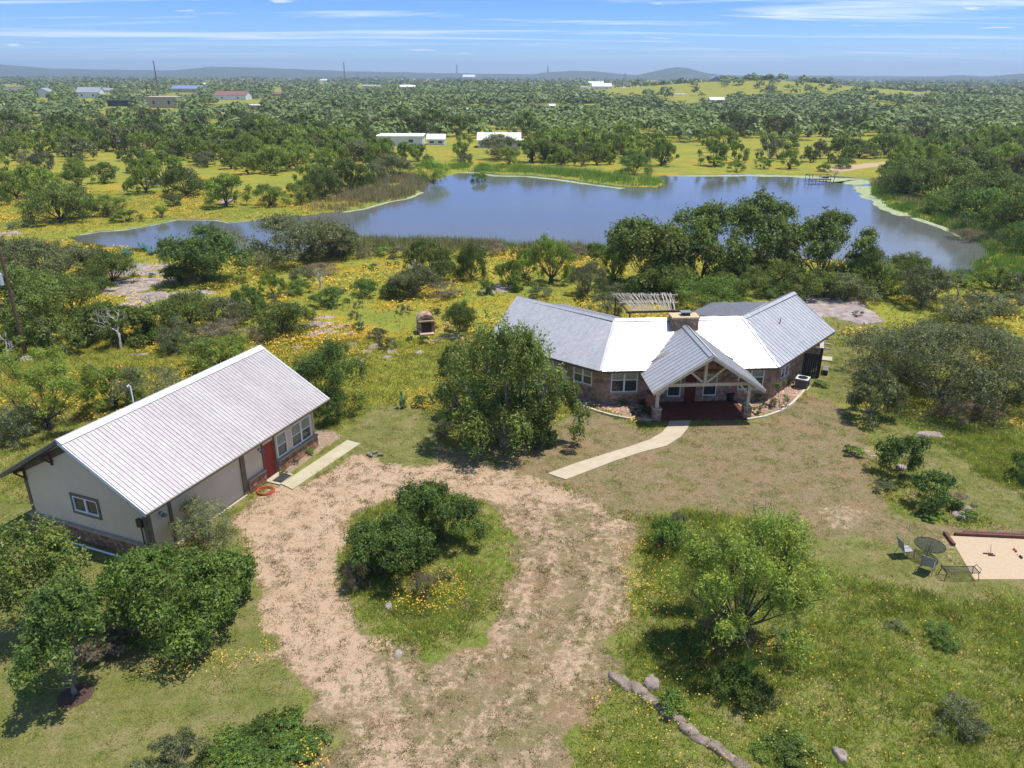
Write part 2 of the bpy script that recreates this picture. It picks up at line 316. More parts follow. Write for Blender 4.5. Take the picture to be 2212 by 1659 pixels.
# ground: soil, grass and flower covers blended by zone
m, nt, p, o = new_mat('ground'); g = geo(nt); pos = g.outputs['Position']
a1 = N(nt, 'ShaderNodeAttribute', attribute_name='zone_a'); a2 = N(nt, 'ShaderNodeAttribute', attribute_name='zone_b')
s1 = N(nt, 'ShaderNodeSeparateColor'); nt.links.new(a1.outputs['Color'], s1.inputs[0]); s2 = N(nt, 'ShaderNodeSeparateColor'); nt.links.new(a2.outputs['Color'], s2.inputs[0])
nf = noise(nt, 4.5, 6, .7, pos, .1); nm = noise(nt, .8, 6, .68, pos, .1); nl = noise(nt, .12, 3, .6, pos); nvf = noise(nt, 16, 4, .7, pos)
def mask(ch, amp=.9, lo=.42, hi=.58, n=nf):
    v = math_(nt, 'MULTIPLY_ADD', math_(nt, 'SUBTRACT', n, .5), amp); nt.links.new(ch, v.node.inputs[2]); return ramp(nt, v, [(lo, 0), (hi, 1)])
meadow = mix(nt, ramp(nt, nm, [(.35, 0), (.65, 1)]), (.21, .235, .035), (.35, .32, .05))
meadow = mix(nt, ramp(nt, nl, [(.44, 0), (.66, 1)]), meadow, mix(nt, nf, (.15, .21, .03), (.27, .28, .05)))
fl = math_(nt, 'MULTIPLY', ramp(nt, noise(nt, .13, 6, .66, pos, .5), [(.50, 0), (.60, 1)]), ramp(nt, nf, [(.42, .2), (.58, 1)]))
meadow = mix(nt, math_(nt, 'MULTIPLY', fl, s2.outputs[0]), meadow, (.46, .285, .03))
meadow = mix(nt, math_(nt, 'MULTIPLY', ramp(nt, noise(nt, .5, 5, .7, pos), [(.60, 0), (.70, 1)]), .6), meadow, (.30, .22, .13))
lush = mix(nt, ramp(nt, nf, [(.35, 0), (.65, 1)]), (.11, .155, .022), (.22, .25, .05))
lush = mix(nt, ramp(nt, nm, [(.44, 0), (.62, .9)]), lush, (.29, .25, .09)); lush = mix(nt, ramp(nt, noise(nt, .35, 4, .65, pos), [(.56, 0), (.66, .75)]), lush, (.33, .26, .14))
lawn = mix(nt, ramp(nt, nf, [(.32, 0), (.68, 1)]), (.135, .155, .035), (.25, .235, .075))
lawn = mix(nt, ramp(nt, nm, [(.46, 0), (.66, .85)]), lawn, (.31, .25, .12)); lawn = mix(nt, ramp(nt, noise(nt, .3, 5, .65, pos), [(.50, 0), (.62, .6)]), lawn, (.14, .17, .035))
dry = mix(nt, ramp(nt, nf, [(.3, 0), (.7, 1)]), (.20, .15, .075), (.36, .27, .155))
dry = mix(nt, ramp(nt, nm, [(.42, 0), (.62, .7)]), dry, (.19, .18, .065)); dry = mix(nt, ramp(nt, noise(nt, .28, 5, .65, pos), [(.50, 0), (.64, .6)]), dry, (.33, .20, .115))
sand = mix(nt, ramp(nt, nm, [(.3, 0), (.7, 1)]), (.47, .32, .20), (.60, .43, .285))
sand = mix(nt, ramp(nt, nf, [(.53, 0), (.62, .7)]), sand, mix(nt, nvf, (.20, .165, .08), (.33, .26, .15)))
sand = mix(nt, ramp(nt, nvf, [(.58, 0), (.66, .6)]), sand, (.22, .19, .10))
col = mix(nt, mask(s2.outputs[2]), meadow, lush)
col = mix(nt, mask(s1.outputs[2]), col, lawn)
col = mix(nt, mask(s1.outputs[1]), col, dry)
nmid = noise(nt, 3.0, 7, .75, pos, .15)
col = mix(nt, mask(s1.outputs[0], 1.7, .40, .62, nmid), col, sand)
col = mix(nt, mask(s2.outputs[1], .5), col, mix(nt, nf, (.26, .17, .12), (.46, .33, .23)))
col = mix(nt, 1, col, ramp(nt, nvf, [(.32, .62), (.68, 1.30)]), 'MULTIPLY')
nt.links.new(col, p.inputs['Base Color']); p.inputs['Roughness'].default_value = .95; p.inputs['Specular IOR Level'].default_value = .1
bump(nt, p, math_(nt, 'ADD', nf, math_(nt, 'MULTIPLY', nvf, .5)), .8, .12)

m, nt, p, o = new_mat('water'); g = geo(nt)
p.inputs['Base Color'].default_value = (.118, .124, .118, 1); p.inputs['Roughness'].default_value = .07; p.inputs['IOR'].default_value = 1.33; p.inputs['Specular IOR Level'].default_value = .9
mpw = N(nt, 'ShaderNodeMapping'); mpw.inputs['Scale'].default_value = (1, 1.8, 1); nt.links.new(g.outputs['Position'], mpw.inputs[0])
hh = math_(nt, 'MULTIPLY', noise(nt, 2.2, 4, .6, mpw.outputs[0]), ramp(nt, noise(nt, .035, 3, .6, g.outputs['Position']), [(.35, .15), (.6, 1)])); bump(nt, p, hh, .22, .05)
plain('algae', (.22, .27, .11), (.42, .46, .27), rough=.8, scale=1.5, bmp=.2)
plain('far_hill', (.035, .06, .025), (.10, .125, .05), rough=1, scale=.012, detail=8, bmp=.0)
leaf_mat('far_leaf', (0.086, 0.128, 0.044), (0.169, 0.221, 0.071), trans=.15)
leaf_mat('far_leaf_light', (0.127, 0.194, 0.045), (0.215, 0.294, 0.077), trans=.15)

# ------------------------------------------------------------------ mesh helpers
ORG = {}
def raw_mesh(name, V, Fc, mats, fm=None, smooth=False):
    me = bpy.data.meshes.new(name); V = np.asarray(V, np.float32).reshape(-1, 3)
    if isinstance(Fc, np.ndarray):
        k = Fc.shape[1]; n = Fc.shape[0]
        me.vertices.add(len(V)); me.vertices.foreach_set('co', V.ravel()); me.loops.add(n * k); me.loops.foreach_set('vertex_index', Fc.astype(np.int32).ravel())
        me.polygons.add(n); me.polygons.foreach_set('loop_start', np.arange(0, n * k, k, dtype=np.int32)); me.polygons.foreach_set('loop_total', np.full(n, k, np.int32))
        me.update(calc_edges=True)
    else:
        me.from_pydata([tuple(map(float, v)) for v in V], [], Fc); me.update()
    for m in mats: me.materials.append(MATS[m])
    if fm is not None: me.polygons.foreach_set('material_index', np.asarray(fm, np.int32))
    if smooth: me.polygons.foreach_set('use_smooth', np.ones(len(me.polygons), bool))
    return me
def link(name, me, parent=None):
    o = bpy.data.objects.new(name, me); COL.objects.link(o)
    if parent is not None: o.parent = parent
    return o
def tag(o, label=None, cat=None, group=None, kind=None):
    if label: o['label'] = label
    if cat: o['category'] = cat
    if group: o['group'] = group
    if kind: o['kind'] = kind
    return o
def root(name, loc, label, cat, group=None):
    o = bpy.data.objects.new(name, None); COL.objects.link(o); o.location = loc; o.empty_display_size = .3
    ORG[o.name] = np.array(loc, float); return tag(o, label, cat, group)
class MB:
    def __init__(s): s.v = []; s.f = []
    def add(s, vs, fs):
        b = len(s.v); s.v += [tuple(map(float, q)) for q in vs]; s.f += [tuple(b + i for i in f) for f in fs]; return s
    def box(s, c, a, b, w):
        """centre and three half-axis vectors"""
        c, a, b, w = (np.asarray(q, float) for q in (c, a, b, w))
        vs = [c + i * a + j * b + k * w for k in (-1, 1) for j in (-1, 1) for i in (-1, 1)]
        return s.add(vs, [(0, 2, 3, 1), (4, 5, 7, 6), (0, 1, 5, 4), (2, 6, 7, 3), (0, 4, 6, 2), (1, 3, 7, 5)])
    def bar(s, p, q, w, h=None, up=(0, 0, 1)):
        p = np.asarray(p, float); q = np.asarray(q, float); d = q - p; L = np.linalg.norm(d); d /= L; h = h or w
        up = np.asarray(up, float)
        if abs(d @ up) > .95: up = np.array([0, 1., 0])
        r = np.cross(d, up); r /= np.linalg.norm(r); u = np.cross(r, d)
        return s.box((p + q) / 2, d * L / 2, r * w / 2, u * h / 2)
    def prism(s, poly, off):
        """polygon (3D points) extruded by the vector off"""
        n = len(poly); off = np.asarray(off, float); P = [np.asarray(q, float) for q in poly]
        return s.add(P + [q + off for q in P], [tuple(range(n))[::-1], tuple(range(n, 2 * n))] + [(i, (i + 1) % n, n + (i + 1) % n, n + i) for i in range(n)])
    def tube(s, pts, rad, seg=6, cap=True):
        pts = [np.asarray(q, float) for q in pts]; rad = rad if hasattr(rad, '__len__') else [rad] * len(pts); vs = []; fs = []
        for i, q in enumerate(pts):
            d = pts[min(i + 1, len(pts) - 1)] - pts[max(i - 1, 0)]; d = d / (np.linalg.norm(d) + 1e-9)
            a = np.cross(d, [0, 0, 1.] if abs(d[2]) < .9 else [1., 0, 0]); a /= np.linalg.norm(a); b = np.cross(d, a)
            vs += [q + rad[i] * (a * math.cos(t) + b * math.sin(t)) for t in [2 * math.pi * j / seg for j in range(seg)]]
        for i in range(len(pts) - 1):
            for j in range(seg): k = (j + 1) % seg; fs.append((i * seg + j, i * seg + k, (i + 1) * seg + k, (i + 1) * seg + j))
        if cap: fs += [tuple(range(seg))[::-1], tuple((len(pts) - 1) * seg + j for j in range(seg))]
        return s.add(vs, fs)
    def lathe(s, c, prof, seg=16):
        vs = []; fs = []
        for r, z in prof: vs += [(c[0] + r * math.cos(2 * math.pi * j / seg), c[1] + r * math.sin(2 * math.pi * j / seg), c[2] + z) for j in range(seg)]
        for i in range(len(prof) - 1):
            for j in range(seg): k = (j + 1) % seg; fs.append((i * seg + j, i * seg + k, (i + 1) * seg + k, (i + 1) * seg + j))
        fs += [tuple(range(seg))[::-1], tuple((len(prof) - 1) * seg + j for j in range(seg))]
        return s.add(vs, fs)
    def obj(s, name, mat, parent=None, smooth=False, org=None, **kw):
        if org is None:
            q = parent
            while q is not None and q.name not in ORG: q = q.parent
            org = ORG[q.name] if q is not None else np.zeros(3)
        V = np.array(s.v) - org
        o = link(name, raw_mesh(name, V, s.f, [mat] if isinstance(mat, str) else mat, smooth=smooth), parent)
        return tag(o, **kw)
    def thing(s, name, mat, label, cat, group=None, smooth=False):
        V = np.array(s.v); org = np.array([(V[:, 0].min() + V[:, 0].max()) / 2, (V[:, 1].min() + V[:, 1].max()) / 2, V[:, 2].min()])
        o = s.obj(name, mat, None, smooth, org); o.location = org; ORG[o.name] = org
        return tag(o, label, cat, group)
def clip(poly, n, d):
    """keep the side where p.n <= d (2D)"""
    outp = []
    for i in range(len(poly)):
        a, b = poly[i - 1], poly[i]; da, db = a[0] * n[0] + a[1] * n[1] - d, b[0] * n[0] + b[1] * n[1] - d
        if (da <= 0) != (db <= 0):
            t = da / (da - db); outp.append((a[0] + (b[0] - a[0]) * t, a[1] + (b[1] - a[1]) * t))
        if db <= 0: outp.append(b)
    return outp
def unit(v): v = np.asarray(v, float); return v / np.linalg.norm(v)
Z = np.array([0, 0, 1.])
def copy_tree(o, parent=None):
    c = o.copy(); COL.objects.link(c); c.parent = parent
    for ch in list(o.children): copy_tree(ch, c)
    return c

# ------------------------------------------------------------------ ground sheet
NX, NY = 400, 420
ty = np.linspace(0, 1, NY)
ys = 10 + 75 * ty + 12000 * ty ** 5.2 + 400 * ty ** 3
ys = np.concatenate([[-60, -25, -5, 3], ys]); xs = np.linspace(-1, 1, NX)
X = xs[None, :] * (np.maximum(ys, 0)[:, None] * .95 + 14 + np.maximum(-ys, 0)[:, None]) ; Y = np.repeat(ys[:, None], NX, 1)
Xf, Yf = X.ravel(), Y.ravel(); Zf = terrain(Xf, Yf)
near = Yf < 130
def zone(polys, soft=.8, wob=1.2):
    r = np.zeros(Xf.shape); xn, yn = Xf[near], Yf[near]; wx = (fbm(xn * .7, yn * .7, 3) - .5) * wob * 2
    for q in polys: r[near] = np.maximum(r[near], sstep(-soft, soft, sdist(xn, yn, q) + wx))
    return r
TRACKS = [G2([(900, 2300), (980, 1659), (1070, 1560), (1180, 1430), (1245, 1290), (1250, 1170), (1180, 1090), (1050, 1045)]), G2([(800, 2300), (800, 1659), (730, 1500), (660, 1350), (610, 1200), (640, 1100), (770, 1030), (950, 1030)])]
def track_ds(X, Y):
    best = np.full(X.shape, 1e9); sgn = np.zeros(X.shape); arc = np.zeros(X.shape)
    for ti, q in enumerate(TRACKS):
        s0 = ti * 100.
        for p0, p1 in zip(q[:-1], q[1:]):
            e = p1 - p0; L = np.hypot(*e); t = np.clip(((X - p0[0]) * e[0] + (Y - p0[1]) * e[1]) / L ** 2, 0, 1); dx_ = X - p0[0] - e[0] * t; dy_ = Y - p0[1] - e[1] * t; d = np.hypot(dx_, dy_); m = d < best
            best[m] = d[m]; sgn[m] = (np.sign(e[0] * dy_ - e[1] * dx_) * d)[m]; arc[m] = s0 + (t * L)[m]; s0 += L
    return sgn, arc
def streak(X, Y):
    d, s = track_ds(X, Y); w = (fbm(X / 2.5, Y / 2.5, 2) - .5) * .8
    return np.clip(.5 + .75 * (fbm((d + w) * 2.6 + 20, s * .5, 3) - .5) + .5 * (fbm((d + w) * .9, s * .16, 2) - .5) + .05 * np.cos((np.abs(d) - .85) * 3.4) * np.exp(-(d / 2.6) ** 2), 0, 1)
_st = np.zeros(Xf.shape) + .5; _st[near] = streak(Xf[near], Yf[near])
z_sand = zone([DRIVE], 1.0) * (1 - zone([ISLAND], .5)); z_sand = z_sand * (.415 + .45 * np.maximum(sstep(0, 6, -(Xf + 3)) * sstep(20, 24, Yf), sstep(33.5, 36, Yf)) + .12 * (fbm(Xf * .35, Yf * .35, 3) - .5) * 2 + .62 * (_st - .46))
z_sand = np.maximum(z_sand, zone(BARE, .8) * .46); z_sand = np.maximum(z_sand, zone(FAR_PATHS, .8))
far_r = np.zeros(Xf.shape)
for q in FAR_PATHS + [DAM_PATH]: far_r = np.maximum(far_r, sstep(-1.5, 1.5, sdist(Xf, Yf, q)))
z_sand = np.maximum(z_sand, far_r)
z_dry = np.maximum(zone([DRYL], 1.2), zone([DRIVE], .8) * (1 - zone([ISLAND], .5))); z_lawn = zone(LAWN, 1.0) * (1 - z_dry); z_lush = np.maximum.reduce([zone(LUSH, 1.2), zone([ISLAND], .6), sstep(50, 45, Yf)])
z_grav = zone(GRAVEL, .25, .1)
z_flow = np.where(Yf > 48, 1., .35) * (1 - sstep(150, 500, Yf) * .6); z_flow *= 1 - np.maximum.reduce([z_dry, z_lawn, z_sand])
NR = len(ys)
ii = (np.arange(NR - 1)[:, None] * NX + np.arange(NX - 1)[None, :]).ravel()
FC = np.stack([ii, ii + 1, ii + NX + 1, ii + NX], 1)
gme = raw_mesh('ground', np.stack([Xf, Yf, Zf], 1), FC, ['ground'], smooth=True)
for nm_, arr in (('zone_a', (z_sand, z_dry, z_lawn)), ('zone_b', (z_flow, z_grav, z_lush))):
    at = gme.attributes.new(nm_, 'FLOAT_COLOR', 'POINT')
    at.data.foreach_set('color', np.stack([*arr, np.ones(len(Xf))], 1).astype(np.float32).ravel())
ground = link('ground', gme); tag(ground, kind='structure')
lx0, ly0 = LAKE.min(0) - 3; lx1, ly1 = LAKE.max(0) + 3
water = link('pond_water', raw_mesh('pond_water', [(lx0, ly0, -.22), (lx1, ly0, -.22), (lx1, ly1, -.22), (lx0, ly1, -.22)], [(0, 1, 2, 3)], ['water'])); tag(water, kind='structure')

# distant hills: real ridges kilometres away, heights read off the skyline
def hill(name, dist, prof, depth, seed):
    px = np.linspace(prof[0][0], prof[-1][0], 160); py = np.interp(px, [q[0] for q in prof], [q[1] for q in prof])
    V = []; rows = 14
    for j in range(rows):
        t = j / (rows - 1); prof_t = math.sin(t * math.pi / 2) ** 1.3 if j < rows - 1 else 1
        for x_, y_ in zip(px, py):
            hor = HOR + (x_ - 1106) * math.tan(_rl); D = dist - depth * (1 - t)
            top = CAM_H + (hor - y_) * dist / F_PX; top += (fbm(np.array(x_ / 14. + seed), np.array(seed * 1.), 4) - .5) * 6
            z = -6 + (top + 6) * prof_t + (fbm(np.array(x_ / 9.), np.array(j * .8 + seed), 3) - .5) * 8 * math.sin(t * math.pi)
            V.append(((x_ - 1106) / F_PX * D / .93, D, float(z)))
    n = len(px); i_ = (np.arange(rows - 1)[:, None] * n + np.arange(n - 1)[None, :]).ravel()
    V += [(x, y + depth * .8, -20.) for x, y, z in V[-n:]]
    i2 = np.concatenate([i_, (rows - 1) * n + np.arange(n - 1)])
    o = link(name, raw_mesh(name, V, np.stack([i2, i2 + 1, i2 + n + 1, i2 + n], 1), ['far_hill'], smooth=True)); tag(o, kind='structure')
hill('hills', 6200, [(-700, 150), (-200, 144), (0, 138), (60, 135), (110, 136), (160, 143), (250, 150), (350, 152), (470, 154), (545, 147), (620, 148), (700, 151), (800, 155), (950, 158), (1100, 160), (1400, 162), (1700, 163), (2300, 168), (2900, 160)], 2000, 3)
hill('hills', 5600, [(1120, 164), (1160, 158), (1215, 154), (1260, 155), (1310, 161), (1340, 166)], 1500, 7)
hill('hills', 5200, [(1290, 172), (1330, 164), (1360, 157), (1390, 150), (1412, 147), (1430, 150), (1460, 157), (1500, 163), (1560, 170)], 1500, 9)
hill('hills', 4600, [(1780, 173), (1850, 166), (1920, 163), (1990, 164), (2060, 159), (2100, 160), (2180, 163), (2300, 165), (2600, 160)], 1400, 5)

# ------------------------------------------------------------------ vegetation library
def leaf_quads(C_, nrm, size, aspect=.55, rng=RNG):
    n = len(C_); r = rng.normal(size=(n, 3)); a = np.cross(nrm, r); a /= np.linalg.norm(a, axis=1)[:, None] + 1e-9; b = np.cross(nrm, a)
    s = np.asarray(size)[:, None]; V = np.stack([C_ + a * s * 1.15, C_ - a * s * .75 + b * s * aspect * 1.25, C_ - a * s * .6 - b * s * aspect * 1.25], 1)
    return V.reshape(-1, 3), np.arange(3 * n).reshape(n, 3)
_t3 = np.random.default_rng(9).random((32, 32, 32))
def noise3(P):
    i = np.floor(P).astype(int); f = P - i; f = f * f * (3 - 2 * f); r = 0
    for dx_ in (0, 1):
        for dy_ in (0, 1):
            for dz_ in (0, 1):
                w = (f[:, 0] if dx_ else 1 - f[:, 0]) * (f[:, 1] if dy_ else 1 - f[:, 1]) * (f[:, 2] if dz_ else 1 - f[:, 2]); r = r + w * _t3[(i[:, 0] + dx_) & 31, (i[:, 1] + dy_) & 31, (i[:, 2] + dz_) & 31]
    return r
def crown_points(seed, nl, lobes, bush, flat=1.0, lobe_r=(.15, .30), fill=.15, lo=None, gap=.44):
    rng = np.random.default_rng(seed); Cn = []; ph = rng.uniform(0, 6.28, 4); lo = (.04 if bush else .09) if lo is None else lo
    for i in range(lobes):
        th = 2.4 * i + rng.random() * 1.4; out_ = 1 + .16 * math.sin(2 * th + ph[0]) + .13 * math.sin(3 * th + ph[1]); r = math.sqrt((i + .5) / lobes) * .84 * (.82 + .3 * rng.random()) * out_
        zz = math.sqrt(max(0.02, 1 - min(1, r * .92) ** 2)); top = .80 * (1 + .12 * math.sin(th + ph[2]))
        z = lo + (top - lo) * zz * (1 if rng.random() > .42 else rng.random() * .8 + .05) * flat
        Cn.append((r * math.cos(th), r * math.sin(th), z))
    Cn = np.array(Cn); R_ = rng.uniform(*lobe_r, size=lobes); n0 = int(nl * 1.7); w = R_ ** 2; k = rng.choice(lobes, n0, p=w / w.sum())
    d = rng.normal(size=(n0, 3)); d[:, 2] = np.where(rng.random(n0) < .6, np.abs(d[:, 2]), d[:, 2]); d /= np.linalg.norm(d, axis=1)[:, None]
    rr = R_[k] * np.where(rng.random(n0) < fill, rng.random(n0), rng.uniform(.6, 1.12, n0)) * (1 + .30 * np.sin(d[:, 0] * 7 + k) * np.sin(d[:, 1] * 6 + 2 * k))
    P = Cn[k] + d * rr[:, None] * np.array([1, 1, .7]); P[:, 2] = np.where(P[:, 2] < .015, rng.random(n0) * .12 + .015, P[:, 2])
    g = .65 * noise3(P * 7.5 + seed % 17) + .35 * noise3(P * 17 + 3); keep = np.argsort(-(g + rng.random(n0) * (.34 if bush else .26)))[:nl]; keep = keep[np.argsort(keep)]
    P, d = P[keep], d[keep]; nr = d * .75 + rng.normal(size=(len(P), 3)) * .55; nr[:, 2] = np.abs(nr[:, 2]) * 1.1; nr /= np.linalg.norm(nr, axis=1)[:, None]
    return P, nr, Cn, rng
def crown_mesh(name, seed, nl, ls, lobes, bush, mat, sc=(1, 1, 1), aspect=.55, **kw):
    nl = int(nl * LEAF_N); ls = ls * LEAF_S
    P, nr, Cn, rng = crown_points(seed, nl, lobes, bush, **kw); P = P * np.array(sc); s = ls * rng.uniform(.6, 1.35, nl)
    V, Fq = leaf_quads(P, nr, s[:len(P)], aspect, rng)
    return raw_mesh(name, V, Fq, [mat]), Cn * np.array(sc)
def trunk_mesh(name, Cn, sc, r0, mat, seed, bush, stems=1, twig=0):
    rnd = random.Random(seed); mb = MB(); H = sc[2]; fork = np.array([0, 0, .0 if bush else .09 * H])
    if not bush:
        for k in range(stems):
            o = np.array([rnd.uniform(-1, 1), rnd.uniform(-1, 1), 0]) * r0 * (2.2 if stems > 1 else 0)
            mb.tube([o - Z * .15, o * .8 + Z * .08 * H, fork + o * .2], [r0 * 1.25, r0, r0 * .8], 7)
    for c in Cn[:: (1 if len(Cn) < 16 else 2)]:
        s_ = fork + np.array([rnd.uniform(-1, 1), rnd.uniform(-1, 1), 0]) * r0 * (2 if bush else .4); c = np.asarray(c)
        m1_ = s_ * .55 + c * .45 + np.array([rnd.uniform(-.1, .1) * sc[0], rnd.uniform(-.1, .1) * sc[0], -.05 * H]); rr = r0 * (.35 if bush else .42) * rnd.uniform(.7, 1.1)
        mb.tube([s_, m1_, c], [rr, rr * .62, rr * .25], 5, False)
        for j in range(3 + twig):
            e = c + np.array([rnd.uniform(-1, 1) * .25 * sc[0], rnd.uniform(-1, 1) * .25 * sc[0], rnd.uniform(-.05, .18) * H])
            st = m1_ * (.5 - .1 * (j % 4)) + c * (.5 + .1 * (j % 4)); mb.tube([st, (st + e) / 2 + Z * .02 * H, e], [rr * .35, rr * .22, rr * .08], 4, False)
    return raw_mesh(name, mb.v, mb.f, [mat], smooth=True)
def snag_mesh(name, seed, H, spread, r0, mat, fork=.3, depth=4):
    rnd = random.Random(seed); mb = MB()
    def br(p, d, L, r, lv):
        pts = [p]; dd = d.copy()
        for k in range(3):
            dd = unit(dd + np.array([rnd.uniform(-.35, .35), rnd.uniform(-.35, .35), rnd.uniform(-.15, .25)])); pts.append(pts[-1] + dd * L / 3)
        mb.tube(pts, [r, r * .85, r * .7, r * .5], 5, False)
        if lv:
            for k in range(3 if lv > 1 else 2):
                a = rnd.uniform(0, 6.28); nd = unit(dd + np.array([math.cos(a), math.sin(a), rnd.uniform(-.1, .7)]) * spread); br(pts[rnd.choice((2, 3, 3))], nd, L * rnd.uniform(.55, .8), r * .55, lv - 1)
    br(np.array([0, 0, -.1]), np.array([.15, .0, 1.]), H * fork, r0, depth)
    return raw_mesh(name, mb.v, mb.f, [mat], smooth=True)

KIND = {  # name, crown material, bark, bush?, leaf aspect, category
    'oak': ('live_oak', 'oak_leaf', 'bark', False, .55, 'oak tree'), 'grey': ('grey_oak', 'grey_oak_leaf', 'grey_bark', False, .5, 'oak tree'),
    'mesq': ('mesquite_tree', 'mesquite_leaf', 'bark', False, .3, 'mesquite tree'), 'brush': ('brush_shrub', 'brush_leaf', 'grey_bark', True, .3, 'shrub'),
    'bush': ('green_shrub', 'bright_leaf', 'bark', True, .5, 'shrub'), 'jun': ('dark_shrub', 'hedge_leaf', 'bark', True, .45, 'shrub'),
    'dry': ('dry_shrub', 'dry_leaf', 'grey_bark', True, .22, 'shrub'), 'wil': ('willow_tree', 'willow_leaf', 'bark', True, .35, 'willow tree'),
    'lime': ('young_tree', 'lime_leaf', 'grey_bark', False, .45, 'tree')}
LIB = {}
LEAF_N, LEAF_S = 1.75, .74
def len_cap(n): return n
def lib(kind, v, size):
    """unit plant (radius 1, height 1); size 0 small, 1 middle, 2 near"""
    k = (kind, v, size)
    if k in LIB: return LIB[k]
    nm_, cm, bm, bush, asp, cat = KIND[kind]; nl = (1000, 3400, 7000)[size]; ls = (.085, .052, .032)[size]; lobes = (12, 24, 40)[size]
    kw = {}
    if kind == 'mesq': nl = int(nl * 1.25); ls *= 1.15; kw = dict(lobe_r=(.12, .24), fill=.45, lo=.12)
    if kind in ('brush', 'dry'): ls *= 1.05; nl = int(nl * .9); kw = dict(fill=.5)
    seed = hash_(kind) * 31 + v * 7 + size
    nl = len_cap(nl); cm_, Cn = crown_mesh('crown', seed, nl, ls, lobes, bush, cm, (1, 1, 1), asp, **kw)
    tm_ = trunk_mesh('trunk', Cn, (1, 1, 1), .05 if not bush else .028, bm, seed, bush, 3 if kind == 'mesq' else 1, 2 if kind in ('dry', 'brush', 'mesq') else 0)
    LIB[k] = (cm_, tm_); return LIB[k]
def hash_(s): return sum(ord(c) * (i + 3) for i, c in enumerate(s))
TREE_SPOTS = []
def plant(kind, P, R_, H_, label, group=None, size=1, v=None, single=False, rz=None):
    nm_, cm, bm, bush, asp, cat = KIND[kind]; v = random.randrange(3) if v is None else v
    c, t = lib(kind, v, size); rz = random.uniform(0, 6.28) if rz is None else rz
    r = root(nm_, (P[0], P[1], P[2]), label, cat, group); r.rotation_euler = (0, 0, rz); r.scale = (R_, R_, H_)
    link('crown', c, r); link('stems' if bush else 'trunk', t, r); TREE_SPOTS.append((P[0], P[1], R_)); return r
def by_px(x, yb, wpx, ytop, bush):
    P = place(x, yb); d = math.hypot(math.hypot(P[0], P[1]), CAM_H); R_ = wpx * d / F_PX / 2 * .98
    if bush: P = P + np.array([P[0], P[1], 0]) / math.hypot(P[0], P[1]) * R_ * .72
    xx, yy = pr(P); H_ = max(.35, px_height(xx, yy, ytop + (wpx * .10 if not bush else wpx * .12))); P[2] = tz(P[0], P[1])
    return P, R_, H_
def T(kind, x, yb, wpx, ytop, label, size=1, v=None, group=None):
    b = KIND[kind][3]; P, R_, H_ = by_px(x, yb, wpx, ytop, b); return plant(kind, P, R_, H_, label, group, size, v)
def hero(kind, x, yb, wpx, ytop, label, nl, leaf, lobes, seed, r0=.14, stems=1, bush=None, mats=None, name=None, twig=0, **kw):
    nm_, cm, bm, b0, asp, cat = KIND[kind]; b = b0 if bush is None else bush; P, R_, H_ = by_px(x, yb, wpx, ytop, b)
    c, Cn = crown_mesh('crown', seed, nl, leaf, lobes, b, cm, (R_, R_, H_), asp, **kw); t = trunk_mesh('trunk', Cn, (R_, R_, H_), r0, bm, seed, b, stems, twig)
    r = root(name or nm_, tuple(P), label, cat); link('crown', c, r); link('stems' if b else 'trunk', t, r); TREE_SPOTS.append((P[0], P[1], R_)); return r
# ------------------------------------------------------------------ building helpers
def roof_plane(parent, O, s, t, poly, mat, pitch, thick=.03, seam_w=.032, seam_h=.032, ribs=1, s0=None, name='roof_panel'):
    """O origin on the eave, s along the eave, t up the slope (unit); poly in (s,t)"""
    O, s, t = (np.asarray(q, float) for q in (O, s, t)); n = np.cross(s, t); n = n if n[2] > 0 else -n
    a0 = min(q[0] for q in poly); a1 = max(q[0] for q in poly); k = a0 if s0 is None else s0; step = pitch
    while k < a1 - 1e-3:
        q = clip(clip(poly, (1, 0), k + step - .006), (-1, 0), -k)
        if len(q) >= 3:
            mb = MB(); P3 = [O + s * a + t * b for a, b in q]; mb.prism(P3, n * thick)
            for r in range(ribs):
                sx = k + step * r / ribs + seam_w; c = clip(clip(poly, (1, 0), sx + seam_w / 2), (-1, 0), -(sx - seam_w / 2))
                if len(c) >= 3:
                    lo = min(b for a, b in c); hi = max(b for a, b in c)
                    m_ = (lo + hi) / 2
                    if hi - lo > .08: mb.box(O + s * sx + t * m_ + n * (thick + seam_h / 2), s * seam_w / 2, t * ((hi - lo) / 2 - .02), n * seam_h / 2)
            mb.obj(name, mat, parent)
        k += step
def wall_box(mb, P, u, n, L, z0, z1, thick, holes=()):
    """wall whose outer face starts at P and runs L along u; n points outward; holes = (u0,u1,z0,z1) cut through"""
    P, u, n = (np.asarray(q, float) for q in (P, u, n)); us = sorted({0, L, *[h[0] for h in holes], *[h[1] for h in holes]}); zs = sorted({z0, z1, *[h[2] for h in holes], *[h[3] for h in holes]})
    for a, b in zip(us[:-1], us[1:]):
        for c, d in zip(zs[:-1], zs[1:]):
            um, zm = (a + b) / 2, (c + d) / 2
            if any(h[0] < um < h[1] and h[2] < zm < h[3] for h in holes): continue
            mb.box(P + u * um - n * thick / 2 + Z * zm, u * (b - a) / 2, n * thick / 2, Z * (d - c) / 2)
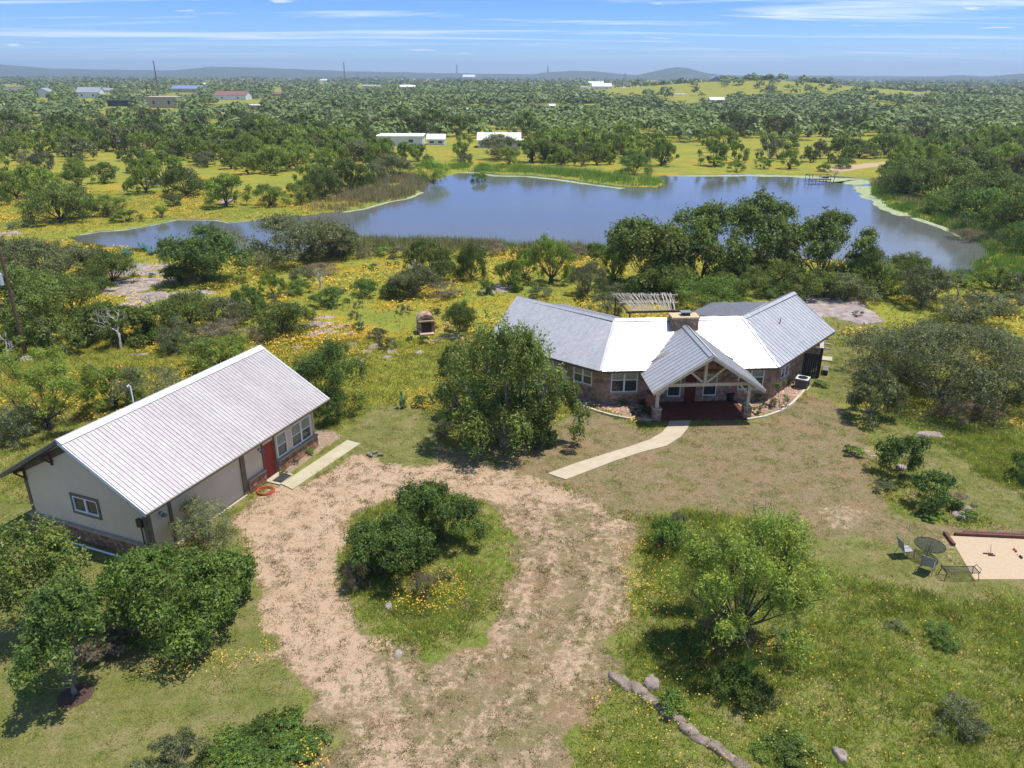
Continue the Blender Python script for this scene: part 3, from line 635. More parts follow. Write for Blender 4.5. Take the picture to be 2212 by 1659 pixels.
def window(parent, P, u, n, a, b, z0, z1, cols=1, rows=2, fw=.07, mat='white_frame', pane='glass', split=.5, blinds=True, sill=None):
    """frame with the sashes; P wall-face origin"""
    P, u, n = (np.asarray(q, float) for q in (P, u, n)); mb = MB()
    def bx(a0, a1, c0, c1, o0, o1): return mb.box(P + u * (a0 + a1) / 2 + Z * (c0 + c1) / 2 + n * (o0 + o1) / 2, u * (a1 - a0) / 2, n * (o1 - o0) / 2, Z * (c1 - c0) / 2)
    bx(a, b, z1 - fw, z1, -.06, .035); bx(a, b, z0, z0 + fw, -.06, .045); bx(a, a + fw, z0 + fw, z1 - fw, -.06, .035); bx(b - fw, b, z0 + fw, z1 - fw, -.06, .035)
    W_ = b - a
    for k in range(1, cols): c = a + W_ * k / cols; bx(c - fw * .8, c + fw * .8, z0 + fw, z1 - fw, -.06, .03)
    f = mb.obj('window', mat, parent)
    for k in range(cols):
        c0 = a + W_ * k / cols + (fw if k == 0 else fw * .8); c1 = a + W_ * (k + 1) / cols - (fw if k == cols - 1 else fw * .8); zm = z0 + (z1 - z0) * split
        if rows == 2:
            q = MB(); q.box(P + u * (c0 + c1) / 2 + Z * zm - n * .02, u * (c1 - c0) / 2, n * .035, Z * .03); q.obj('rail', mat, f)
            spans = ((z0 + fw, zm - .03, 'glass'), (zm + .03, z1 - fw, 'blind' if blinds else 'glass'))
        else: spans = ((z0 + fw, z1 - fw, pane),)
        for lo, hi, mt in spans:
            q = MB(); q.box(P + u * (c0 + c1) / 2 + Z * (lo + hi) / 2 - n * .035, u * (c1 - c0) / 2, n * .008, Z * (hi - lo) / 2); q.obj('pane', mt, f)
    if sill:
        q = MB(); q.box(P + u * (a + b) / 2 + Z * (z0 - .05) + n * .04, u * (W_ / 2 + .06), n * .07, Z * .045); q.obj('sill', sill, parent)
    return f
def flagstones(parent, P, u, n, L, z0, z1, w, h, mat, seed, joint=.012, depth=.035, holes=(), cells=None, limit=None):
    """irregular stones: cells of a jittered grid clipped against their neighbours, each one a part"""
    rnd = random.Random(seed); P, u, n = (np.asarray(q, float) for q in (P, u, n)); nc = max(1, round(L / w)); nr = max(1, round((z1 - z0) / h)); S = {}
    for i in range(-1, nc + 1):
        for j in range(-1, nr + 1):
            off = .5 * (j % 2); S[i, j] = ((i + .5 + off - .25 + rnd.uniform(-.36, .36)) * L / nc, z0 + (j + .5 + rnd.uniform(-.3, .3)) * (z1 - z0) / nr)
    res = []
    for (i, j), c in S.items():
        q = [(0, z0), (L, z0), (L, z1), (0, z1)]
        for di in (-2, -1, 0, 1, 2):
            for dj in (-2, -1, 0, 1, 2):
                o = S.get((i + di, j + dj))
                if o is None or (di, dj) == (0, 0): continue
                nx, ny = o[0] - c[0], o[1] - c[1]; l = math.hypot(nx, ny)
                if l < 1e-4: continue
                nx /= l; ny /= l; q = clip(q, (nx, ny), (c[0] + o[0]) / 2 * nx + (c[1] + o[1]) / 2 * ny - joint)
                if len(q) < 3: break
            if len(q) < 3: break
        if len(q) < 3: continue
        xs_ = [a for a, b in q]; zs_ = [b for a, b in q]; ar = (max(xs_) - min(xs_)) * (max(zs_) - min(zs_))
        if ar < .002: continue
        cx_, cz_ = sum(xs_) / len(q), sum(zs_) / len(q)
        if any(h_[0] - .02 < cx_ < h_[1] + .02 and h_[2] - .02 < cz_ < h_[3] + .02 for h_ in holes): continue
        for h_ in holes:
            if max(xs_) > h_[0] and min(xs_) < h_[1] and max(zs_) > h_[2] and min(zs_) < h_[3]:
                if cx_ < h_[0] : q = clip(q, (1, 0), h_[0])
                elif cx_ > h_[1]: q = clip(q, (-1, 0), -h_[1])
                elif cz_ < h_[2]: q = clip(q, (0, 1), h_[2])
                else: q = clip(q, (0, -1), -h_[3])
                if len(q) < 3: break
        if len(q) < 3: continue
        d = depth * rnd.uniform(.6, 1.3); res.append((ar, [P + u * a + Z * b + n * .002 for a, b in q], n * d))
    return res
def lay_stones(parent, stones, mat, limit=280):
    stones = sorted(stones, key=lambda q: -q[0])
    for ar, P3, off in stones[:limit]: MB().prism(P3, off).obj('stone', mat, parent)
    if len(stones) > limit:
        mb = MB()
        for ar, P3, off in stones[limit:]: mb.prism(P3, off)
        mb.obj('small_stones', mat, parent, kind='stuff')
def barn_lamp(parent, P, n, mat='black_metal'):
    P, n = np.asarray(P, float), np.asarray(n, float); mb = MB(); mb.box(P + n * .02, np.cross(n, Z) * .05, n * .02, Z * .06)
    mb.tube([P + n * .03 + Z * .03, P + n * .16 + Z * .12, P + n * .26 + Z * .04], .014, 6); mb.lathe(P + n * .26 - Z * .1, [(.15, 0), (.13, .04), (.05, .12), (.03, .16)], 12)
    mb.obj('wall_lamp', mat, parent)

# ------------------------------------------------------------------ garage (long white-roofed building)
th = 1.19; gu = np.array([math.cos(th), math.sin(th), 0]); gv = np.array([-math.sin(th), math.cos(th), 0]); GB = np.array([-16.63, 29.67, 0])
GL, GW, GE, GR, GOE, GOG = 12.66, 7.66, 3.02, 5.75, .83, .60
gar = root('garage_building', tuple(GB), 'long cream stucco outbuilding with ribbed white metal roof and red door', 'building')
sl = unit(gv * (GW / 2 + GOE) + Z * (GR - GE)); SL = math.hypot(GW / 2 + GOE, GR - GE); tanp = (GR - GE) / (GW / 2 + GOE)
ewall = GE + tanp * GOE - .12
def gp3(u_, v_, z_): return GB + gu * u_ + gv * v_ + Z * z_
rec = [(1.42, 6.19, .12, 2.42)]; h_front = rec + [(8.0, 8.92, .1, 2.17), (9.16, 10.06, .88, 2.28), (10.47, 12.32, .88, 2.28)]
mb = MB(); wall_box(mb, gp3(0, 0, 0), gu, -gv, GL, 0, ewall, .2, h_front)
wall_box(mb, gp3(0, GW, 0), gu, gv, GL, 0, ewall, .2); mb.obj('side_wall', 'stucco', gar)
gw_ = (2.88, 4.66, 1.55, 2.56)
mb = MB(); wall_box(mb, gp3(0, .2, 0), gv, -gu, GW - .4, 0, ewall - .22, .2, [(gw_[0] - .2, gw_[1] - .2, gw_[2], gw_[3])])
z0_ = ewall - .22; mb.prism([gp3(0, .2, z0_), gp3(0, GW - .2, z0_), gp3(0, GW - .2, ewall + .1), gp3(0, GW / 2, GR - .16), gp3(0, .2, ewall + .1)], gu * .2)
mb.obj('gable_wall', 'stucco', gar); mb = MB(); mb.box(gp3(GL - .1, GW / 2, ewall / 2), gu * .1, gv * (GW / 2 - .2), Z * ewall / 2); mb.prism([gp3(GL, .2, ewall), gp3(GL, GW - .2, ewall), gp3(GL, GW / 2, GR - .16)], -gu * .2); mb.obj('gable_wall', 'stucco', gar)
mb = MB(); mb.box(gp3(3.8, .06, 1.27), gu * 2.385, gv * .04, Z * 1.15); mb.obj('wall_panel', 'stucco_panel', gar)
mb = MB(); mb.box(gp3(3.8, .0, .055), gu * 2.5, gv * .17, Z * .055); mb.obj('threshold', 'concrete', gar)
for a, w_ in ((1.26, .15), (6.19, .30)):
    MB().box(gp3(a + w_ / 2, -.03, ewall / 2 + .05), gu * w_ / 2, gv * .05, Z * (ewall / 2 - .05)).obj('post', 'olive_trim', gar)
for a, mt in ((7.93, 'olive_trim'), (8.93, 'olive_trim'), (12.52, 'cream_wood')):
    MB().box(gp3(a + .035, -.03, 1.25), gu * .045, gv * .035, Z * 1.1).obj('trim_board', mt, gar)
MB().box(gp3(.09, -.03, 1.55), gu * .1, gv * .03, Z * (.75)).obj('corner_board', 'olive_trim', gar)
MB().box(gp3(-.03, .09, 1.55), gu * .03, gv * .1, Z * (.75)).obj('corner_board', 'olive_trim', gar)
MB().box(gp3(-.03, GW - .09, 1.85), gu * .03, gv * .08, Z * 1.05).obj('corner_board', 'olive_trim', gar)
mb = MB(); mb.box(gp3(8.46, .05, 1.13), gu * .46, gv * .03, Z * 1.03); dr = mb.obj('door', 'red_door', gar)
mb = MB(); mb.tube([gp3(8.84, .0, 1.05), gp3(8.84, -.06, 1.05), gp3(8.76, -.06, 1.05)], .018, 6); mb.obj('handle', 'chair_metal', dr)
MB().box(gp3(8.46, -.12, .06), gu * .6, gv * .2, Z * .05).obj('door_step', 'concrete', gar)
window(gar, GB, gu, -gv, 9.16, 10.06, .88, 2.28, 1, 2); window(gar, GB, gu, -gv, 10.47, 12.32, .88, 2.28, 2, 2)
window(gar, gp3(0, 0, 0), gv, -gu, gw_[0] + .1, gw_[1] - .1, gw_[2] + .09, gw_[3] - .09, 2, 1)
mb = MB()
for a, b, c, d in ((gw_[0] - .02, gw_[1] + .02, gw_[3] - .09, gw_[3] + .04), (gw_[0] - .02, gw_[1] + .02, gw_[2] - .05, gw_[2] + .09), (gw_[0] - .02, gw_[0] + .1, gw_[2] + .09, gw_[3] - .09), (gw_[1] - .1, gw_[1] + .02, gw_[2] + .09, gw_[3] - .09)):
    mb.box(gp3(-.02, (a + b) / 2, (c + d) / 2), gu * .035, gv * (b - a) / 2, Z * (d - c) / 2)
mb.obj('window_trim', 'olive_trim', gar)
# stone wainscot with caps
for (a, b) in ((6.53, 7.92), (9.02, 12.74)):
    MB().box(gp3((a + b) / 2, -.05, .36), gu * (b - a) / 2, gv * .05, Z * .36).obj('wainscot', 'mortar', gar)
    lay_stones(gar, flagstones(gar, gp3(a, -.10, 0), gu, -gv, b - a, .02, .72, .30, .20, 'rust_stone', int(a * 10)), 'rust_stone')
    MB().box(gp3((a + b) / 2, -.08, .775), gu * ((b - a) / 2 + .02), gv * .10, Z * .05).obj('cap', 'cap_stone', gar)
MB().box(gp3(-.05, GW / 2, .36), gu * .05, gv * (GW / 2 + .08), Z * .36).obj('wainscot', 'mortar', gar)
lay_stones(gar, flagstones(gar, gp3(-.10, -.1, 0), gv, -gu, GW + .2, .02, .72, .32, .19, 'rust_stone', 5), 'rust_stone', 130)
MB().box(gp3(-.07, GW / 2, .78), gu * .11, gv * (GW / 2 + .16), Z * .055).obj('cap', 'cap_stone', gar)
mb = MB(); mb.prism([gp3(-.03, 3.9, GR - .75), gp3(-.03, 7.62, ewall - .28), gp3(-.03, 7.62, ewall + .06), gp3(-.03, 3.9, GR - .34)], -gu * .03); mb.obj('gable_trim', 'brown_wood', gar)
for vv in (7.5, 5.35, 3.83, 2.3, .25):   # gable brackets
    zz = GR - .30 - abs(vv - GW / 2) * tanp; mb = MB()
    mb.bar(gp3(-.06, vv, zz), gp3(-.56, vv, zz), .09, .11); mb.bar(gp3(-.06, vv, zz + .05), gp3(-.06, vv, zz - .62), .09, .09); mb.bar(gp3(-.08, vv, zz - .5), gp3(-.5, vv, zz - .03), .07, .08); mb.obj('bracket', 'rust_wood', gar)
# roof
OF = gp3(-GOG, -GOE, GE); OB = gp3(-GOG, GW + GOE, GE); slb = unit(-gv * (GW / 2 + GOE) + Z * (GR - GE)); LR = GL + 2 * GOG + .03
roof_plane(gar, OF, gu, sl, [(0, 0), (LR, 0), (LR, SL), (0, SL)], 'white_roof', .914, .025, .05, .033, ribs=4)
roof_plane(gar, OB, gu, slb, [(0, 0), (LR, 0), (LR, SL), (0, SL)], 'white_roof', .914, .025, .05, .033, ribs=4)
nF = np.cross(gu, sl); nF = nF * np.sign(nF[2]); nB = np.cross(gu, slb); nB = nB * np.sign(nB[2])
mb = MB(); RC = gp3(GL / 2, GW / 2, GR)
mb.box(RC - sl * .17 + nF * .07, gu * (LR / 2 + .02), sl * .17, nF * .01); mb.box(RC - slb * .17 + nB * .07, gu * (LR / 2 + .02), slb * .17, nB * .01); mb.obj('ridge_cap', 'white_paint', gar)
for O_, s_, n_ in ((OF, sl, nF), (OB, slb, nB)):
    for e in (0, LR):
        MB().box(O_ + gu * e + s_ * SL / 2 - n_ * .06 + gu * (.012 if e else -.012), gu * .03, s_ * SL / 2, n_ * .085).obj('rake_board', 'white_paint' if O_ is OF else 'olive_trim', gar)
    MB().box(O_ + gu * LR / 2 - n_ * .08 - s_ * .02, gu * LR / 2, s_ * .02, n_ * .075).obj('fascia', 'olive_trim', gar)
    MB().box(O_ + gu * LR / 2 + s_ * SL / 2 - n_ * .05, gu * (LR / 2 - .04), s_ * (SL / 2 - .03), n_ * .03).obj('soffit', 'cream_wood', gar)
barn_lamp(gar, gp3(.76, 0, 2.12), -gv, 'ac_grey'); barn_lamp(gar, gp3(7.7, 0, 2.12), -gv, 'ac_grey')
mb = MB(); mb.box(gp3(-.09, .34, 1.98), gu * .08, gv * .16, Z * .2); mb.tube([gp3(-.07, .34, 1.8), gp3(-.07, .34, .85)], .03, 6); mb.obj('meter_box', 'black_metal', gar)
mb = MB(); mb.tube([gp3(5.2, 5.6, 4.4), gp3(5.2, 5.6, 5.9), gp3(5.14, 5.62, 6.0), gp3(5.05, 5.66, 5.93)], .035, 8); mb.obj('service_mast', 'white_paint', gar)
mb = MB(); mb.tube([gp3(-.45, 1.2, .03), gp3(-.43, 5.95, .03)], .05, 8); mb.thing('drain_pipe', 'white_paint', 'long white pipe lying along the stone base of the garage gable', 'pipe')
# doormat, hose, slab, bed plants
mb = MB(); c_ = gp3(8.5, -.68, .1); mb.box(c_, gu * .46, gv * .29, Z * .012); mb.thing('doormat', 'dark_board', 'dark doormat on the step outside the red door', 'doormat')
MB().box(gp3(8.5, -.66, .045), gu * .62, gv * .34, Z * .04).thing('entry_pad', 'walk_concrete', 'small concrete pad under the doormat by the red door', 'concrete pad')
A_, B_, C3, D3 = gp(605, 1057), gp(750, 962), gp(700, 953), gp(574, 1046)
wk = gp(601, 1056); e1 = unit(gp(750, 962) - wk)
mb = MB(); mb.prism([gp3(8.0, -1.0, 0), gp3(7.75, -1.95, 0), gp3(13.9, -2.35, 0), gp3(14.0, -1.35, 0)], Z * .07); tag(mb.obj('garage_path', 'walk_concrete'), kind='structure')
for k in range(1):
    mb = MB(); c_ = gp(574, 1062); 
    for j in range(7):
        r_ = .42 + .035 * math.sin(j * 2.1); oz = .03 + .012 * j; mb.tube([c_ + np.array([r_ * math.cos(t) + .05 * math.sin(j), r_ * math.sin(t) + .04 * math.cos(j * 1.7), oz]) for t in np.linspace(0, 6.28, 26)], .019, 5, False)
    mb.thing('garden_hose', 'hose_orange', 'coiled orange-red garden hose on the ground by the garage step', 'hose')

# ------------------------------------------------------------------ main house
ce = np.array([.9977, .068, 0]); cn = np.array([-.068, .9977, 0]); P0 = np.array([12.55, 44.5, 0])
ZE, ZR = 2.65, 5.0
EL = gp(1297.6, 802.9, ZE); ER = gp(1683.2, 794.6, ZE); ELF = gp(1051.2, 735.2, ZE); ERF = gp(1803.9, 715.9, ZE)
RL = gp(1117.5, 641.4, ZR); RCL = gp(1328.7, 690.1, ZR); RCR = gp(1602.6, 685.4, ZR); RRF = gp(1714.3, 631.7, ZR)
house = root('stone_house', (12, 50, 0), 'angled brown stone ranch house with three-winged metal roof and timber porch', 'house')
def st_plane(E0, E1, R0, R1, mat='metal_roof', extra=None, pitch=.46, s0=None):
    s = unit(E1 - E0); t = (R0 - E0) - s * ((R0 - E0) @ s); t = unit(t)
    poly = [((q - E0) @ s, (q - E0) @ t) for q in (E0, E1, R1, R0)]
    roof_plane(house, E0, s, t, poly, mat, pitch, s0=s0); return s, t
pr_run = 3.95
SP, PE, PP = 3.68, 2.40, 4.80
def flat(v): v = np.array(v, float); v[2] = 0; return v
sC = unit(ER - EL); tC = (RCL - EL) - sC * ((RCL - EL) @ sC); tC = unit(tC); nC_ = unit(flat(tC))
def on_main(a_, b_):
    q = P0 + ce * a_ + cn * b_; z = ZE + ((q - EL) @ nC_) * (ZR - ZE) / ((RCL - EL) @ nC_); q = q.copy(); q[2] = z; return q
def tvalley(sg, s_):
    lo_, hi_ = 2.0, 9.0
    for _ in range(40):
        m_ = (lo_ + hi_) / 2
        if on_main(sg * s_, m_)[2] < PP - (PP - PE) / SP * s_: lo_ = m_
        else: hi_ = m_
    return lo_
s0_ = (PP - ZE) / ((PP - PE) / SP); VL, VR, VA = on_main(-s0_, tvalley(-1, s0_)), on_main(s0_, tvalley(1, s0_)), on_main(0, tvalley(1, 0))
def st2(q): return ((q - EL) @ sC, (q - EL) @ tC)
ra = st2(VA); rt_ = (ra[0], st2(RCL)[1])
roof_plane(house, EL, sC, tC, [st2(EL), (st2(VL)[0], 0), ra, rt_, st2(RCL)], 'metal_roof', .46, s0=0)
roof_plane(house, EL, sC, tC, [(st2(VR)[0], 0), st2(ER), st2(RCR), rt_, ra], 'metal_roof', .46, s0=.46 * math.floor(ra[0] / .46))
sLw, tLw = st_plane(EL, ELF, RCL, RL); sRw, tRw = st_plane(ER, ERF, RCR, RRF)
# back slopes, mirrored over the ridges
def flat(v): v = np.array(v, float); v[2] = 0; return v
def mirror(E, R0, R1):
    d = unit(flat(R1 - R0)); q = E - R0; q = flat(q); par = d * (q @ d); per = q - par; return np.array([*(R0 + par - per)[:2], ZE])
BL = mirror(ELF, RCL, RL); BR = mirror(ERF, RCR, RRF)
def isect(p, d, q, e):
    A = np.array([[d[0], -e[0]], [d[1], -e[1]]]); t = np.linalg.solve(A, (q - p)[:2]); return p + d * t[0]
bc = RCL + flat(RCL - (EL + sC * ((RCL - EL) @ sC))); bc[2] = ZE
BCL = isect(bc, sC, BL, flat(unit(RCL - RL))); BCR = isect(bc, sC, BR, flat(unit(RCR - RRF))); BCL[2] = BCR[2] = ZE
st_plane(BCR, BCL, RCR, RCL); st_plane(BL, BCL, RL, RCL); st_plane(BCR, BR, RCR, RRF)
# low back wings: roof planes rising behind the ridges
def wing(pts, label_t, s_dir):
    O_ = pts[0]; s_ = unit(pts[1] - pts[0]); n_ = unit(np.cross(pts[1] - pts[0], pts[3] - pts[0])); n_ = n_ * np.sign(n_[2]); t_ = np.cross(n_, s_); t_ = t_ * (1 if t_ @ (pts[3] - pts[0]) > 0 else -1)
    roof_plane(house, O_, s_, t_, [((q - O_) @ s_, (q - O_) @ t_) for q in pts], 'metal_roof', .46, seam_w=.06, seam_h=.085)
a_, b_ = gp(1348, 664, 3.1), gp(1405, 652.5, 3.1)
K_ = lambda x, y, z: gp((x / 2.011 + 1450) / 1.38879, (y / 2.011 + 850) / 1.38879, z)
w0 = K_(1225, 195, 3.3); w1 = K_(1380, 120, 3.3); w2 = K_(1712, 119, 4.55); w3 = K_(1560, 203, 4.55)
wing([w0, w1, w1 + (w2 - w1), w0 + (w2 - w1)], '', None)
wing([K_(870, 222, 3.5), K_(500, 134, 3.5), K_(440, 136, 4.3), K_(800, 222, 4.5)], '', None)
for q0, q1 in ((RCL, RCR), (RCL, RL), (RCR, RRF)):
    d_ = unit(q1 - q0); L_ = np.linalg.norm(q1 - q0); t_ = {0: tC, 1: tLw, 2: tRw}[[id(RCR), id(RL), id(RRF)].index(id(q1))]
    tb = np.array([-t_[0], -t_[1], t_[2]]); mb = MB()
    for tt in (t_, tb):
        nn_ = np.cross(d_, tt); nn_ = nn_ * np.sign(nn_[2]); mb.box((q0 + q1) / 2 - tt * .13 + nn_ * .09, d_ * L_ / 2, tt * .14, nn_ * .01)
    mb.obj('ridge_cap', 'metal_roof', house)
for q0, q1, n_ in ((EL, RCL, .075), (ER, RCR, .075)):
    mb = MB(); mb.bar(q0 + Z * n_, q1 + Z * n_, .22, .02); mb.obj('hip_cap', 'metal_roof', house)
for q0, q1 in ((EL, ER), (EL, ELF), (ER, ERF)):
    d_ = unit(q1 - q0); MB().bar(q0 - Z * .08, q1 - Z * .08, .03, .15).obj('fascia', 'brown_wood', house)
for q0, q1, q2 in ((ELF, RL, BL), (ERF, RRF, BR)):
    MB().bar(q0 - Z * .05, q1 - Z * .05, .05, .16).obj('rake_board', 'metal_roof', house); MB().bar(q1 - Z * .05, q2 - Z * .05, .05, .16).obj('rake_board', 'metal_roof', house)
VALLEYS = []
# walls (0.6 m inside the eaves)
OV = .6
nL_ = unit(flat(tLw)); nR_ = unit(flat(tRw)); nC_ = unit(flat(tC))
def ground_pt(p): p = np.array(p, float); p[2] = 0; return p
cC = ground_pt(EL) + nC_ * OV; cL = ground_pt(EL) + nL_ * OV; cR = ground_pt(ER) + nR_ * OV
WL = isect(cC, sC, cL, sLw); WR = isect(ground_pt(ER) + nC_ * OV, sC, cR, sRw)
WLF = ground_pt(ELF) + nL_ * OV - sLw * .5; WRF = ground_pt(ERF) + nR_ * OV - sRw * .5
LC = np.linalg.norm(WR - WL); LLW = np.linalg.norm(WLF - WL); LRW = np.linalg.norm(WRF - WR)
uC = unit(WR - WL); uL = unit(WLF - WL); uR = unit(WRF - WR); oc = (P0 + cn * 3.88 - WL) @ uC
wtop = ZE + .24
hC = [(oc - 5.56, oc - 3.72, .88, 2.32), (oc - 1.62, oc - .68, .47, 2.05), (oc - .40, oc + .40, .05, 2.12), (oc + .88, oc + 1.84, .48, 2.05), (oc + 3.3, oc + 5.1, .88, 2.32)]
hL = [(.80, 2.34, 1.17, 2.32), (3.38, 4.89, 1.2, 2.32), (6.3, 8.0, 1.2, 2.32)]; hR = [(1.85, 3.2, 1.0, 2.32)]
for P_, u_, n_, L_, H_, mt, sd in ((WL, uC, -nC_, LC, hC, 'wall_stone', 1), (WL, uL, -nL_, LLW, hL, 'wall_stone', 2), (WR, uR, -nR_, LRW, hR, 'wall_stone', 3)):
    n2 = unit(n_); mb = MB(); wall_box(mb, P_, u_, n2, L_, 0, wtop, .2, H_); w = mb.obj('wall', 'mortar', house)
    lay_stones(w, flagstones(w, P_, u_, n2, L_, .02, wtop - .1, .33, .165, mt, sd, joint=.008, depth=.022, holes=H_), mt, 100)
for k in (0, 4): window(house, WL, uC, unit(-nC_), *hC[k][:2], *hC[k][2:], 2, 2, split=.62, sill='cap_stone')
for k in (1, 3): window(house, WL, uC, unit(-nC_), *hC[k][:2], *hC[k][2:], 1, 2, split=.5)
for h_ in hL: window(house, WL, uL, unit(-nL_), *h_[:2], *h_[2:], 2, 2, split=.55, sill='cap_stone')
window(house, WR, uR, unit(-nR_), 1.85, 3.2, 1.0, 2.32, 2, 2, split=.6, sill='cap_stone')
mb = MB(); n_ = unit(-nC_); mb.box(WL + uC * oc + Z * 1.08 - n_ * .06, uC * .40, n_ * .025, Z * 1.03); fd = mb.obj('front_door', 'maroon_door', house)
for j in range(2):
    for i in (-1, 1): MB().box(WL + uC * (oc + i * .18) + Z * (.55 + .95 * j) - n_ * .03, uC * .13, n_ * .012, Z * (.32 if j == 0 else .38)).obj('door_panel', 'maroon_door', fd)
MB().tube([WL + uC * (oc + .3) + Z * 1.05 + n_ * -.03, WL + uC * (oc + .3) + Z * 1.05 + n_ * .04], .025, 6).obj('handle', 'chair_metal', fd)
mb = MB(); mb.box(WL + uL * 3.06 + Z * 1.48 + unit(-nL_) * .08, uL * .15, nL_ * .07, Z * .37); mb.obj('electric_box', 'ac_top', house)
mb = MB(); mb.box(WL + uC * (oc + 2.66) + Z * 1.95 + n_ * .06, uC * .09, n_ * .06, Z * .13); mb.obj('wall_lamp', 'ac_grey', house)
mb = MB()   # end and back walls
for p_, q_ in ((WLF, BL), (WRF, BR)):
    q2 = ground_pt(q_); d_ = unit(flat(q2 - p_)); L_ = np.linalg.norm(flat(q2 - p_)) - .6; n3 = np.cross(d_, Z); rz_ = (RL if p_ is WLF else RRF)
    mid_ = ground_pt(rz_); a = p_ + d_ * .2; mp_ = a + d_ * ((mid_ - a) @ d_)
    mb.prism([a, a + d_ * (L_ - .2), a + d_ * (L_ - .2) + Z * wtop, mp_ + Z * (ZR - .12), a + Z * wtop], n3 * .2 * (1 if n3 @ (p_ - np.array([12, 52, 0])) < 0 else -1))
for p_, q_ in ((BL, BCL), (BCL, BCR), (BCR, BR)):
    a, b = ground_pt(p_), ground_pt(q_); c_ = np.array([12, 50, 0.]); d_ = unit(b - a); n3 = np.cross(d_, Z); n3 = n3 * np.sign(n3 @ (c_ - a)); a = a + n3 * .6; b = b + n3 * .6
    mb.box((a + b) / 2 + Z * wtop / 2, (b - a) / 2, n3 * .1, Z * wtop / 2)
mb.obj('back_walls', 'dark_wall_stone', house)
mb = MB(); mb.prism([ground_pt(p) + Z * (ZE + .08) for p in (EL + nC_ * .62 , ER + nC_ * .62, RCR, RCL)], Z * .02)
mb.obj('soffit', 'brown_wood', house)
# wing walls carrying the low back roofs
mb = MB()
for q_ in ((w0, w1), (w1, w2)):
    a, b = q_; d_ = unit(flat(b - a)); mb.prism([ground_pt(a), ground_pt(b), b - Z * .1, a - Z * .1], np.cross(d_, Z) * .15)
mb.obj('wing_wall', 'wall_stone', house)
# vent stack
q = RCR + (ERF - RCR) * .42; q = (ER + ERF) / 2 + tRw * 2.7 - sRw * .2; MB().tube([q - Z * .1, q + Z * .42, q + Z * .42 + sRw * .12 + Z * .06], .035, 8).obj('vent_pipe', 'chair_metal', house)
# chimney
CT = 6.25; c0 = P0 + cn * (CT + .55); cw, cd = .92, .55
mb = MB(); mb.box(c0 + ce * 0 + Z * 4.35, ce * (cw - .02), cn * (cd - .02), Z * .95); chim = mb.obj('chimney', 'mortar', house)
st_ = flagstones(chim, c0 - ce * cw - cn * (cd - .02), ce, -cn, 2 * cw, 3.9, 5.28, .26, .15, 'wall_stone', 21, joint=.008, depth=.03)
st_ += flagstones(chim, c0 - ce * (cw - .02) + cn * cd, -cn, -ce, 2 * cd, 3.9, 5.28, .26, .15, 'wall_stone', 22, joint=.008, depth=.03)
st_ += flagstones(chim, c0 + ce * (cw - .02) - cn * cd, cn, ce, 2 * cd, 3.9, 5.28, .26, .15, 'wall_stone', 23, joint=.008, depth=.03)
lay_stones(chim, st_, 'wall_stone', 90)
MB().box(c0 + Z * 5.35, ce * (cw + .06), cn * (cd + .06), Z * .06).obj('chimney_cap', 'chimney_cap', house)
MB().box(c0 + Z * 5.5 + ce * .1, ce * .28, cn * .2, Z * .1).obj('flue', 'dark_board', house)
MB().box(c0 + Z * 5.66 + ce * .1, ce * .36, cn * .28, Z * .025).obj('flue_cap', 'flue_cap', house)
